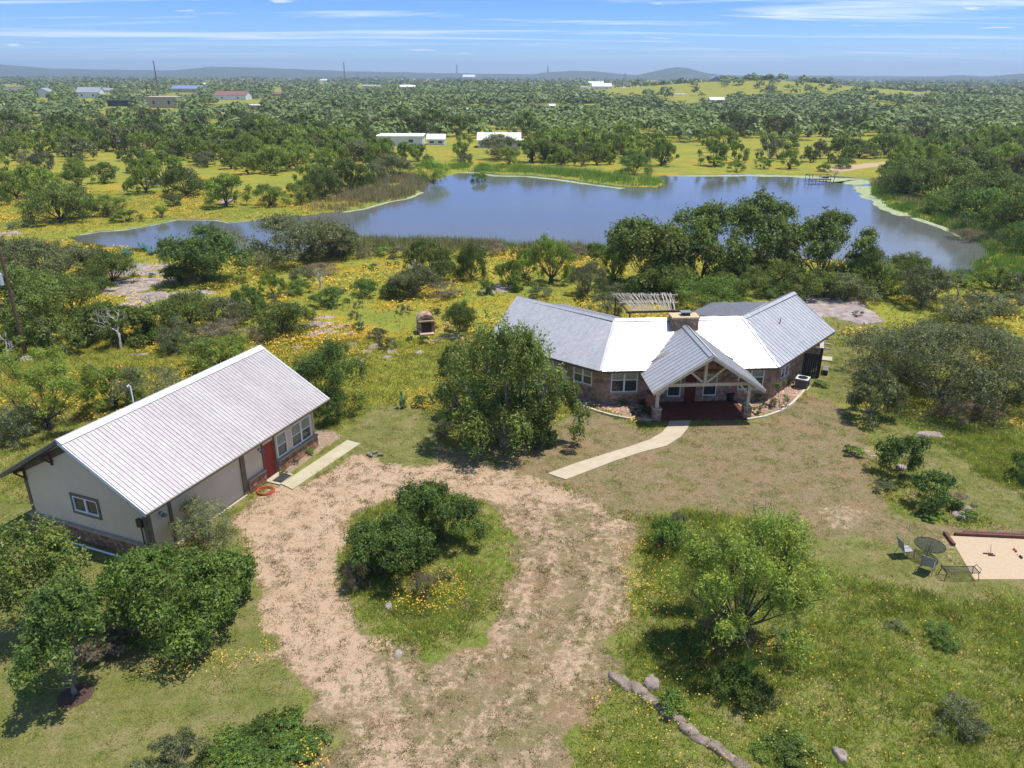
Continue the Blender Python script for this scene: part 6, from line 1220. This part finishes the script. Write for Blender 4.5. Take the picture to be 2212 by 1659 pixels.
# ------------------------------------------------------------------ beyond the pond: hand placed
hw = [('wil', 935, 398, 84, 336, 'bright green willow at the inner corner of the pond'), ('wil', 1036, 402, 46, 364, 'small willow on the islet in the pond'), ('oak', 132, 480, 115, 378, 'dark oak pair alone in the left meadow beyond the channel'), ('oak', 175, 470, 70, 395, 'companion oak right of the dark pair'), ('mesq', 236, 465, 84, 412, 'light mesquite right of the dark pair'), ('mesq', 275, 478, 60, 445, 'low light bush at the channel'), ('oak', 402, 424, 92, 350, 'round dark oak by the pale boulder'), ('mesq', 350, 470, 34, 440, 'tiny mesquite at the channel bank'),
      ('mesq', 586, 445, 78, 388, 'left of two light green mesquites by the reeds'), ('mesq', 652, 440, 66, 382, 'right of two light green mesquites by the reeds'), ('oak', 490, 425, 60, 372, 'dark bush in the middle of the left meadow'), ('grey', 375, 445, 40, 415, 'grey bush below the round dark oak'), ('jun', 165, 385, 66, 360, 'flat dark bush behind the dark pair'), ('oak', 225, 395, 56, 345, 'upright oak in the left meadow'), ('oak', 20, 420, 60, 372, 'dark bush at the left edge of the far meadow'), ('brush', 45, 495, 60, 470, 'grey low bush near the pond tip at left'),
      ('mesq', 160, 430, 50, 410, 'light weeds bush behind the dark pair'), ('oak', 760, 415, 90, 330, 'dark oak left of the reed bed'), ('oak', 700, 430, 80, 350, 'dark oak behind the two mesquites'), ('grey', 850, 385, 90, 325, 'grey tree behind the reed bed'), ('grey', 815, 395, 60, 345, 'grey tree left of its twin behind the reed bed'), ('bush', 1370, 380, 76, 322, 'round bright green tree on the far bank'), ('grey', 1240, 345, 110, 295, 'grey oak beyond the far bank right of the white garage'), ('oak', 1180, 350, 90, 290, 'dark oak right beside the white garage'), ('grey', 1080, 345, 90, 280, 'grey bare-looking tree before the white garage'), ('grey', 795, 345, 110, 290, 'grey oak left of the long white barn'),
      ('mesq', 1705, 365, 52, 312, 'round light tree in the right meadow'), ('mesq', 1650, 365, 36, 335, 'small light tree left of the round one'), ('mesq', 1590, 370, 40, 340, 'small shrub tree on the far bank'), ('mesq', 1545, 360, 40, 330, 'open small mesquite on the far bank'), ('oak', 1855, 340, 90, 290, 'dark oak over the black pickup'), ('bush', 1780, 372, 30, 350, 'small bush near the dock'), ('oak', 1750, 350, 36, 315, 'small dark oak in the right meadow'), ('bush', 1820, 365, 44, 335, 'leafy bush behind the dock'),
      ('oak', 1960, 425, 120, 330, 'dark tree mass at the right pond corner'), ('oak', 2030, 430, 140, 325, 'tallest dark tree of the right bank'), ('bush', 2045, 470, 110, 390, 'bright green tree on the right bank'), ('oak', 2105, 470, 130, 355, 'dark tree right of the tallest one'), ('bush', 2135, 505, 120, 395, 'big bright green tree on the right bank slope'), ('oak', 2200, 520, 110, 400, 'dark tree at the right edge of the bank'), ('bush', 2205, 555, 90, 470, 'green tree cut by the right edge'), ('dry', 2085, 530, 80, 485, 'brown brush lower on the right bank'), ('grey', 2120, 400, 90, 340, 'grey bare tree on the right bank crest'), ('bush', 2195, 440, 90, 370, 'green tree at the right edge above the bank'), ('oak', 1930, 395, 70, 340, 'dark tree at the left of the right bank mass')]
for kd, x, yb, w_, yt, lb in hw: T(kd, x, yb, w_, yt, lb, 2 if w_ > 60 else 1)
MB().lathe(place(1036, 404) - Z * .4, [(2.6, 0), (2.3, .30), (.8, .42)], 16).thing('pond_islet', 'algae', 'tiny grassy islet carrying the small willow in the pond', 'islet')

# ------------------------------------------------------------------ filler trees and shrubs
_L = {}
def L_(q):
    k = id(q)
    if k not in _L: _L[k] = (q, [tuple(map(float, p)) for p in q])
    return _L[k][1]
def inpoly(p, polys): return any(sd1(p[0], p[1], L_(q)) > 0 for q in polys)
OPEN = [(G2([(-300, 330), (300, 330), (560, 400), (700, 430), (720, 478), (0, 512), (-400, 520)]), .08), (G2([(180, 235), (570, 225), (600, 272), (250, 300), (60, 330), (0, 300)]), .16), (G2([(1440, 312), (1560, 300), (1930, 292), (1935, 350), (1880, 372), (1440, 374)]), .10), (G2([(1390, 178), (1500, 172), (1750, 200), (1640, 208), (1400, 200)]), .12),
        (G2([(560, 245), (770, 238), (770, 262), (580, 268)]), .15), (G2([(0, 225), (170, 225), (180, 262), (0, 275)]), .15), (G2([(1960, 290), (2212, 285), (2212, 340), (2000, 330)]), .35), (G2([(1300, 205), (1380, 200), (1400, 222), (1310, 225)]), .4)]
KEEP = [G2([(820, 300), (1160, 300), (1160, 322), (820, 322)]), G2([(330, 213), (380, 213), (380, 255), (330, 255)]), G2([(240, 222), (272, 222), (272, 240), (240, 240)]), G2([(460, 207), (530, 207), (530, 224), (460, 224)]), G2([(75, 202), (115, 202), (115, 216), (75, 216)]), G2([(165, 204), (215, 204), (215, 218), (165, 218)]), G2([(370, 192), (432, 192), (432, 206), (370, 206)]), G2([(1275, 186), (1325, 186), (1325, 200), (1275, 200)]), G2([(1530, 212), (1565, 212), (1565, 230), (1530, 230)]), G2([(1840, 308), (1890, 308), (1890, 330), (1840, 330)]), G2([(360, 238), (400, 238), (400, 256), (360, 256)])]
for x0_, x1_, y0_, y1_ in CLEAR: KEEP.append(np.array([place(x0_, max(y0_, y1_ - 14, 166))[:2], place(x1_, max(y0_, y1_ - 14, 166))[:2], place(x1_, y1_ + 1.5)[:2], place(x0_, y1_ + 1.5)[:2]]))
def hides(px_, py_, rp, hp):
    return any(x0_ - rp * .5 < px_ < x1_ + rp * .5 and py_ > y0_ + 2 and py_ - hp < y1_ - 4 and py_ > y1_ - 2 for x0_, x1_, y0_, y1_ in CLEAR)
CAP = {'oak': 0, 'mesq': 0, 'brush': 0}; far_pts = []
def region_of(x, y, yy):
    px, py = pr([x, y, 0]); side = 'far left' if px < 560 else 'centre left' if px < 1106 else 'centre right' if px < 1660 else 'far right'
    return side, px, py
rng = np.random.default_rng(77)
# candidates: near the pond first (nearest get built singly)
cand = []
n = 9000; yy = np.sqrt(rng.random(n) * (470 ** 2 - 105 ** 2) + 105 ** 2); xx = (rng.random(n) * 2 - 1) * (yy * .72 + 6)
order = np.argsort(yy); grid = {}
for i in order:
    x, y = float(xx[i]), float(yy[i]); px, py = pr([x, y, 0])
    if py > 500 or sd1(x, y, L_(LAKE)) > -2.5: continue
    if 360 < py and 730 < px < 1930: continue
    if py > 415 and px > 1900: continue
    if inpoly((x, y), KEEP + FAR_PATHS + [DAM_PATH]): continue
    dens = 1.0
    for q, dd in OPEN:
        if sd1(x, y, L_(q)) > 0: dens = dd
    if dens > .9: dens *= .35 + 1.1 * float(fbm(np.array(x / 45.), np.array(y / 45.), 3) > .47)
    if rng.random() > dens: continue
    r_ = rng.uniform(1.7, 4.3) * (1 + y / 1100)
    if py < 345 and hides(px, py, 1640 * r_ / y, 1640 * r_ * 1.2 / y): continue
    key = (int(x // 7), int(y // 7)); ok = True
    for a in (-1, 0, 1):
        for b in (-1, 0, 1):
            for (u, v, w) in grid.get((key[0] + a, key[1] + b), ()):
                if math.hypot(u - x, v - y) < (w + r_) * .5: ok = False
    if ok and not any(math.hypot(s[0] - x, s[1] - y) < (s[2] + r_) * .8 for s in TREE_SPOTS[:160] if abs(s[1] - y) < 9): grid.setdefault(key, []).append((x, y, r_)); cand.append((x, y, r_, px, py))
for x, y, r_, px, py in cand:
    light = float(fbm(np.array(x / 60. + 5), np.array(y / 60.), 2)); u = rng.random()
    p_mesq = .75 if (py > 262 and 1080 < px < 1560) else .5 if py > 300 else .30 if py > 240 else .12
    if light > .56: p_mesq += .2
    kd = 'mesq' if u < p_mesq else ('brush' if u > .86 and py > 250 else 'oak'); 
    if CAP[kd] >= 270: far_pts.append((x, y, r_, kd)); continue
    CAP[kd] += 1; side = ('at the left edge', 'above the pond channel', 'left of the white barns', 'around the white barns', 'above the far bank reeds', 'above the middle of the pond', 'behind the dock', 'above the right bank trees')[min(7, max(0, int(px // 276)))]; side = ('left ' if px % 276 < 92 else 'middle ' if px % 276 < 184 else 'right ') + 'part ' + side; band = 'the bank meadow' if py > 400 else 'nearest far meadow' if py > 350 else 'front pond scrub' if py > 335 else 'middle pond scrub' if py > 318 else 'back pond scrub' if py > 300 else 'open wood' if py > 265 else 'deeper wood' if py > 240 else 'wood by distant houses' if py > 215 else 'far woods'; big_ = 'small' if r_ < 2.5 else 'middling' if r_ < 3.3 else 'broad'
    H_ = r_ * rng.uniform(1.35, 1.75) if kd != 'brush' else r_ * .9; P = (x, y, tz(x, y)); kk = 'grey' if kd == 'oak' and rng.random() < .35 else kd; nm_ = {'oak': 'dark green oak', 'grey': 'grey-green oak', 'mesq': 'light green mesquite', 'brush': 'grey low shrub'}[kk]
    lb = f'{big_} {nm_} in {band}, {side}'; plant(kk, P, r_ if kd != 'brush' else r_ * .7, H_, lb, f'{big_} {nm_}s, {band}, {side}', 1 if y < 200 else 0)
# shrubs scattered through the near wild meadow
WILD = G2([(-250, 520), (160, 525), (400, 560), (780, 530), (1290, 545), (1700, 570), (2150, 615), (2500, 640), (2500, 860), (2230, 900), (1830, 780), (1820, 650), (1330, 600), (1100, 640), (1000, 770), (830, 800), (620, 720), (380, 800), (200, 760), (-250, 900)])
k = 0; lo, hi = WILD.min(0), WILD.max(0)
while k < 80:
    x, y = rng.uniform(lo, hi)
    if sd1(x, y, L_(WILD)) < 1 or sd1(x, y, L_(LAKE)) > -1.5: continue
    if any(math.hypot(s[0] - x, s[1] - y) < s[2] * .6 + .3 for s in TREE_SPOTS[:160]): 
        if rng.random() < .7: continue
    if fbm(np.array(x / 11.), np.array(y / 11.), 2) < .45: continue
    px, py = pr([x, y, 0])
    if not -50 < px < 2260: continue
    kd = ('brush', 'brush', 'dry', 'jun', 'bush')[int(rng.integers(5))]; nm_ = {'brush': 'grey-green', 'dry': 'dry pale', 'jun': 'dark', 'bush': 'bright green'}[kd]; where = ('left edge of the meadow', 'left thicket', 'meadow below the pond channel', 'flower meadow left of the oven', 'flower meadow right of the oven', 'meadow behind the house', 'rocky ground right of the pergola', 'far right meadow')[min(7, max(0, int(px // 276)))]; r_ = rng.uniform(.35, .85); row = 'near the pond bank' if py < 600 else 'halfway to the pond' if py < 690 else 'nearer the yard'; sz = 'tiny' if r_ < .7 else 'small'
    plant(kd, (x, y, tz(x, y)), r_, r_ * rng.uniform(.8, 1.3), f'{sz} {nm_} shrub in the {where}, {row}', f'{sz} {nm_} shrubs, {where}, {row}', 0); k += 1

# far woods: one uncountable mass of crowns
def far_wood(name, pts, mat, leaves, seed):
    r = np.random.default_rng(seed); Cs = []; Ns = []; Ss = []
    for x, y, rr, z in pts:
        n = leaves(y); d = r.normal(size=(n, 3)); d[:, 2] = np.abs(d[:, 2]); d /= np.linalg.norm(d, axis=1)[:, None]
        lump = 1 + .25 * np.sin(d[:, 0] * 5 + x) * np.cos(d[:, 1] * 5 + y)
        C_ = d * (rr * lump * r.uniform(.75, 1.05, n))[:, None] * [1, 1, .85]; C_[:, 2] += rr * .45; Cs.append(C_ + [x, y, z]); nn = d * 1.1 + r.normal(size=(n, 3)) * .3 + [0, 0, .3]; Ns.append(nn / np.linalg.norm(nn, axis=1)[:, None]); Ss.append(np.full(n, rr * 1.5 / math.sqrt(n)) * r.uniform(.7, 1.4, n))
    V, Fq = leaf_quads(np.concatenate(Cs), np.concatenate(Ns), np.concatenate(Ss), .8, r)
    return tag(link(name, raw_mesh(name, V, Fq, [mat])), kind='stuff')
fo, fl_ = [], []
for x, y, r_, kd in far_pts: (fl_ if kd == 'mesq' else fo).append((x, y, r_, tz(x, y)))
n = 15000; u = rng.random(n); yy = 1 / (1 / 440 + u * (1 / 3600 - 1 / 440)); xx = (rng.random(n) * 2 - 1) * (yy * .74)
zz = terrain(xx, yy); opn = np.zeros(n)
for q, dd in OPEN: opn = np.maximum(opn, (sdist(xx, yy, q) > 0) * (1 - dd))
hillm = (np.abs(xx - 250) < 170) & (yy > 700) & (yy < 960); opn = np.where(hillm, .86, opn); opn = np.where((np.abs(xx - 300) < 240) & (yy > 935) & (yy < 1080), 0, opn)
gapn = fbm(xx / 70, yy / 70, 3)
for q in KEEP + FAR_PATHS: opn = np.maximum(opn, sdist(xx, yy, q) > -2)
for i in range(n):
    if rng.random() < opn[i] or (gapn[i] < .49 and yy[i] < 1700): continue
    qx, qy = pr([xx[i], yy[i], zz[i]])
    if hides(qx, qy, 1640 * 3.5 / yy[i], 1640 * 5.0 / yy[i]): continue
    (fl_ if (rng.random() < .16 or gapn[i] > .62) and yy[i] < 1200 else fo).append((float(xx[i]), float(yy[i]), float(rng.uniform(2.6, 4.4) * (1 + yy[i] / 2600)), float(zz[i])))
lf = lambda y: 150 if y < 270 else 90 if y < 400 else 60 if y < 600 else 34 if y < 1000 else 16 if y < 1800 else 7
far_wood('far_woodland', fo, 'far_leaf', lf, 1); far_wood('far_light_woodland', fl_, 'far_leaf_light', lf, 2)

# ------------------------------------------------------------------ grass, flowers, reeds, algae
def blades(name, P, h, w, mat, per, seed, spread=.5, lean=.45):
    r = np.random.default_rng(seed); n = len(P); P = np.repeat(P, per, 0); h = np.repeat(h, per) * r.uniform(.6, 1.2, n * per); w = np.repeat(np.broadcast_to(w, n), per); a = r.uniform(0, 6.283, n * per); off = r.normal(size=(n * per, 2)) * (spread * h)[:, None]
    B = P.copy(); B[:, :2] += off; t = np.stack([np.cos(a) * w, np.sin(a) * w, 0 * a], 1); l = r.normal(size=(n * per, 2)) * (lean * h)[:, None] + off * .5; tip = B + np.stack([l[:, 0], l[:, 1], h], 1)
    V = np.stack([B - t, B + t, tip], 1).reshape(-1, 3); return tag(link(name, raw_mesh(name, V, np.arange(len(V)).reshape(-1, 3), [mat])), kind='stuff')
def sample(n, y0, y1, seed):
    r = np.random.default_rng(seed); y = np.sqrt(r.random(n) * (y1 ** 2 - y0 ** 2) + y0 ** 2); x = (r.random(n) * 2 - 1) * (y * .655 + 7.5); return x, y, r
def sdm(x, y, polys, d=0): return np.maximum.reduce([sdist(x, y, q) for q in polys])
foot = [np.array([p[:2] for p in (WL, WLF, BL, BCL, BCR, BR, WRF, WR)]), np.array([gp3(a, b, 0)[:2] for a, b in ((-.15, -.15), (GL, -.15), (GL, GW + .1), (-.15, GW + .1))]), np.array([(P0 + cn * a + ce * b)[:2] for a, b in ((.82, -3.3), (.82, 3.3), (4.5, 3.3), (4.5, -3.3))])]
WALK = np.array([gp(*q)[:2] for q in Lp] + [gp(*q)[:2] for q in Rp[::-1]]); GPATH = np.array([gp3(a, b, 0)[:2] for a, b in ((7.6, -.3), (7.75, -1.98), (13.9, -2.38), (14, -1.3), (9, -.3))]); COURT = np.array([c[:2] for c in court])
NOGRASS = foot + [WALK, GPATH, COURT] + GRAVEL
x, y, r = sample(330000, 16, 62, 3)
sN = sdm(x, y, NOGRASS); sDr = np.minimum(sdist(x, y, DRIVE), -sdist(x, y, ISLAND)); sDy = sdist(x, y, DRYL); sLw = sdm(x, y, LAWN); sLs = np.maximum(sdm(x, y, LUSH), sdist(x, y, ISLAND)); sBr = sdm(x, y, BARE); sLk = sdist(x, y, LAKE)
wob = (fbm(x * .8, y * .8, 3) - .5) * 1.8; free = (sN < -.03) & (sLk < -.3); patch = fbm(x * 1.7, y * 1.7, 3); big = fbm(x / 3.3 + 9, y / 3.3, 3)
drive = sDr + wob > 0; dryz = (sDy + wob > 0) & ~drive; lawnz = (sLw + wob > 0) & ~drive & ~dryz; lush = (sLs + wob > 0) & ~drive & ~dryz & ~lawnz; mead = ~(drive | dryz | lawnz | lush); bare = sBr + wob > 0; u = r.random(len(x)); pts = np.stack([x, y, terrain(x, y) - .01], 1)
nearf = np.clip(34 / y, .35, 1.3)
m = free & drive & (patch > .50) & (u < .16 + .5 * sstep(.58, .36, streak(x, y))) & (fbm(x / 2.2, y / 2.2, 2) > .36); blades('drive_tufts', pts[m], r.uniform(.03, .08, m.sum()), .013, 'grass_dry', 5, 1, .9, .8)
m = free & drive & (fbm(x * 2.4 + 7, y * 2.4, 3) > .56) & (u > .55); blades('olive_tufts', pts[m], r.uniform(.05, .11, m.sum()), .014, 'tuft_olive', 7, 51, .8, .7)
m = free & (dryz | lawnz) & (fbm(x * 1.9 + 3, y * 1.9, 3) > .57) & (u > .6); blades('weed_tufts', pts[m], r.uniform(.05, .12, m.sum()), .014, 'grass_lush', 6, 52, .8, .7)
m = free & dryz & ~bare & (u < .30); blades('dry_grass', pts[m], r.uniform(.03, .07, m.sum()), .014, 'grass_dry', 4, 2, .9, .8)
m = free & lawnz & ~bare & (u < .30); blades('lawn_grass', pts[m], r.uniform(.035, .085, m.sum()), .013, 'grass_lawn', 5, 3, .9, .7)
m = free & lush & ~bare & (u < .75 * (.45 + big)) ; blades('tall_grass', pts[m], r.uniform(.10, .30, m.sum()) * (.4 + big[m] * 1.2), .015, 'grass_lush', 6, 4, .5, .5)
m = free & mead & ~bare & (u < .32); blades('meadow_grass', pts[m], r.uniform(.10, .28, m.sum()), .022, 'grass_meadow', 4, 5, .6, .6)
# flowers near
FL_NEAR = G2([(840, 1290), (900, 1230), (1000, 1220), (1010, 1290), (960, 1345), (860, 1340)]); FL2 = G2([(280, 1440), (400, 1440), (560, 1400), (570, 1350), (590, 1430), (520, 1470), (300, 1480)]); FL3 = G2([(1340, 1180), (1450, 1180), (1460, 1330), (1350, 1340)]); FL4 = G2([(1280, 1500), (1330, 1470), (1590, 1660), (1620, 1760), (1220, 1760)]); FL5 = G2([(1620, 1380), (1760, 1360), (1760, 1450), (1600, 1450)]); FL6 = G2([(1660, 1230), (1750, 1190), (1750, 1240), (1680, 1260)]); FL7 = G2([(640, 1600), (710, 1620), (720, 1700), (640, 1690)]); FL8 = G2([(870, 850), (960, 840), (960, 900), (880, 900)]); FL9 = G2([(1380, 1380), (1760, 1380), (1800, 1700), (1500, 1600)])
dense = sdm(x, y, [FL_NEAR, FL2, FL3, FL5, FL6, FL7, FL8]) + wob * .5 > 0; mid_ = sdm(x, y, [FL4, FL9]) > 0
def flowers(name, P, h, s, mat, seed, label=None):
    r = np.random.default_rng(seed); n = len(P); nr = r.normal(size=(n, 3)) * .45 + [0, 0, 1]; nr /= np.linalg.norm(nr, axis=1)[:, None]; C_ = P.copy(); C_[:, 2] += h; V, Fq = leaf_quads(C_, nr, s, .8, r); return tag(link(name, raw_mesh(name, V, Fq, [mat])), kind='stuff')
pf = np.where(dense, .40, np.where(mid_, .09, np.where(lush, .02, 0))) * (.4 + 1.2 * (patch > .5)); v = r.random(len(x))
m = free & (v < pf); flowers('orange_flowers', pts[m], r.uniform(.22, .45, m.sum()), r.uniform(.022, .042, m.sum()), 'flower_orange', 7)
m = free & (v > .985 - .03 * mid_ - .02 * dense) & (lush | dense); flowers('yellow_flowers', pts[m], r.uniform(.18, .4, m.sum()), r.uniform(.015, .028, m.sum()), 'flower_yellow', 8)
m = free & (v > .955) & (v < .9575) & lush; flowers('red_flowers', pts[m], r.uniform(.2, .4, m.sum()), r.uniform(.03, .05, m.sum()), 'flower_red', 9)
# mid-distance meadow
x, y, r = sample(95000, 60, 150, 13); sLk = sdist(x, y, LAKE); free = (sLk < -.6) & (sdm(x, y, foot) < 0); z_ = terrain(x, y); pts = np.stack([x, y, z_], 1); u = r.random(len(x)); big = fbm(x / 6, y / 6, 3)
m = free & (u < .62); blades('far_meadow_grass', pts[m], r.uniform(.12, .32, m.sum()) * (.5 + big[m]), .05, 'grass_meadow', 3, 14, .8, .7)
fm = .75 * fbm(x / 8. + 40, y / 8., 4) + .25 * fbm(x / 1.8, y / 1.8, 3); m = (free & (fm > .55) & (u < .95)); flowers('meadow_flowers', pts[m], r.uniform(.15, .35, m.sum()), r.uniform(.06, .13, m.sum()), 'flower_orange', 15)
# nearer part of the flower meadow
x, y, r = sample(60000, 44, 66, 16); free = (sdist(x, y, LAKE) < -.5) & (sdm(x, y, NOGRASS) < 0) & (sdm(x, y, LAWN + LUSH + [DRYL, DRIVE]) < 0); fm = .75 * fbm(x / 8. + 40, y / 8., 4) + .25 * fbm(x / 1.8, y / 1.8, 3); m = free & (fm > .54) & (r.random(len(x)) < .8); flowers('near_meadow_flowers', np.stack([x[m], y[m], terrain(x[m], y[m])], 1), r.uniform(.15, .4, m.sum()), r.uniform(.035, .07, m.sum()), 'flower_orange', 17)
# reeds on the banks
def along(poly_px, width, n, seed):
    r = np.random.default_rng(seed); q = G2(poly_px); seg = np.linalg.norm(np.diff(q, axis=0), axis=1); c = np.concatenate([[0], np.cumsum(seg)]); t = r.random(n) * c[-1]; i = np.clip(np.searchsorted(c, t) - 1, 0, len(seg) - 1); f = (t - c[i]) / seg[i]; p = q[i] + (q[i + 1] - q[i]) * f[:, None]; p = p + r.normal(size=(n, 2)) * width * .5; return p, r
def reeds(name, line, width, n, h, mat, seed, inland=-2.5, wat=.9):
    p, r = along(line, width, n, seed); s = sdist(p[:, 0], p[:, 1], LAKE); k = (s < wat) & (fbm(p[:, 0] / 2.4 + seed, p[:, 1] / 2.4, 3) + (.1 - .12 * np.abs(s)) * 0 > .40 + .12 * r.random(len(p))); p = p[k]; h = h * .8; P = np.stack([p[:, 0], p[:, 1], terrain(p[:, 0], p[:, 1])], 1); return blades(name, P, r.uniform(h * .6, h * 1.2, len(p)), .05, mat, 3, seed, .25, .16)
reeds('near_reeds', [(730, 533), (800, 527), (900, 528), (1000, 531), (1100, 534), (1200, 537), (1300, 541), (1400, 548)], 3.4, 5000, 1.5, 'reed_blade', 21)
reeds('near_green_reeds', [(760, 527), (900, 526), (1100, 532), (1300, 540)], 3.5, 2600, 1.3, 'reed_green', 22)
reeds('left_reeds', [(735, 452), (790, 435), (850, 420), (900, 398), (860, 395), (800, 425), (760, 440), (880, 385)], 6, 9000, 1.9, 'reed_blade', 23, wat=0)
reeds('far_reeds', [(980, 362), (1060, 366), (1140, 368), (1210, 373), (1280, 382), (1350, 392), (1420, 397)], 5, 9000, 1.7, 'reed_green', 24, wat=.3)
reeds('right_reeds', [(1895, 400), (1925, 435), (1980, 455), (2045, 475), (2085, 500), (2135, 522), (2160, 548), (2120, 575), (2180, 600)], 5.5, 17000, 1.1, 'reed_green', 25, wat=.3)
reeds('right_brown_reeds', [(1900, 390), (1960, 430), (2060, 465), (2110, 500), (2160, 530)], 3, 3500, 1.4, 'reed_blade', 26, wat=0)
reeds('right_near_reeds', [(1850, 572), (1950, 580), (2040, 592), (2130, 606), (2200, 620)], 1.6, 2500, 1.1, 'reed_green', 27)
reeds('channel_grass', [(160, 512), (260, 500), (330, 490), (400, 476), (500, 480), (600, 474), (700, 460)], 1.3, 3500, .5, 'reed_green', 28, wat=.2)
reeds('channel_near_grass', [(170, 522), (230, 536), (330, 545), (400, 552), (600, 548)], 1.0, 1500, .45, 'grass_meadow', 29, wat=.1)
reeds('islet_grass', [(1015, 404), (1055, 405)], 1.2, 500, .5, 'reed_green', 30, wat=9)
reeds('weed_point', [(775, 500), (800, 497), (812, 495)], .8, 500, .6, 'reed_green', 31, wat=9)
# floating algae along the shore
def ribbon(name, line, w0, w1, seed):
    q = G2(line); t = np.linspace(0, len(q) - 1, 90); i = np.clip(t.astype(int), 0, len(q) - 2); p = q[i] + (q[i + 1] - q[i]) * (t - i)[:, None]; d = np.gradient(p, axis=0); d /= np.linalg.norm(d, axis=1)[:, None]; n = np.stack([-d[:, 1], d[:, 0]], 1)
    wv_ = (w0 + (w1 - w0) * np.linspace(0, 1, 90)) * (.45 + 1.1 * fbm(p[:, 0] / 2.5 + seed, p[:, 1] / 2.5, 3)); A = p + n * wv_[:, None]; B = p - n * wv_[:, None]
    V = np.concatenate([np.c_[A, np.full(90, -.205)], np.c_[B, np.full(90, -.205)]]); Fq = np.stack([np.arange(89), np.arange(1, 90), np.arange(91, 180), np.arange(90, 179)], 1); return tag(link(name, raw_mesh(name, V, Fq, ['algae'])), kind='stuff')
ribbon('algae', [(977, 371), (1024, 371), (1071, 378), (1137, 379), (1204, 386), (1271, 396), (1345, 405)], .9, .9, 1); ribbon('algae', [(170, 505), (213, 498), (267, 494), (333, 483), (383, 472), (467, 473), (493, 479), (560, 472)], .28, .22, 2); ribbon('algae', [(740, 456), (786, 449), (838, 434), (880, 427), (912, 413)], .5, .5, 3)
ribbon('algae', [(1440, 378), (1520, 378), (1610, 377), (1700, 378), (1790, 383)], .7, 2.6, 4); ribbon('algae', [(1770, 384), (1830, 388), (1880, 395)], 4.5, 5.5, 5); ribbon('algae', [(1868, 400), (1890, 425), (1925, 450), (1960, 464)], 2.4, 1.2, 6); ribbon('algae', [(1975, 468), (2040, 490), (2080, 512)], .7, .3, 7)

# ------------------------------------------------------------------ haze
HZ = MB(); HZ.box((0, 3900, 62), (7600, 0, 0), (0, 4100, 0), (0, 0, 72)); hz = HZ.obj('haze', 'glass'); hz.data.materials.clear(); tag(hz, kind='stuff')
mh = bpy.data.materials.new('haze_air'); mh.use_nodes = True; nt = mh.node_tree; nt.nodes.clear(); o = N(nt, 'ShaderNodeOutputMaterial'); pv = N(nt, 'ShaderNodeVolumePrincipled'); pv.inputs['Color'].default_value = (.66, .80, 1.0, 1); pv.inputs['Density'].default_value = 1.7e-4; pv.inputs['Anisotropy'].default_value = .2
nt.links.new(pv.outputs[0], o.inputs['Volume']); hz.data.materials.append(mh)
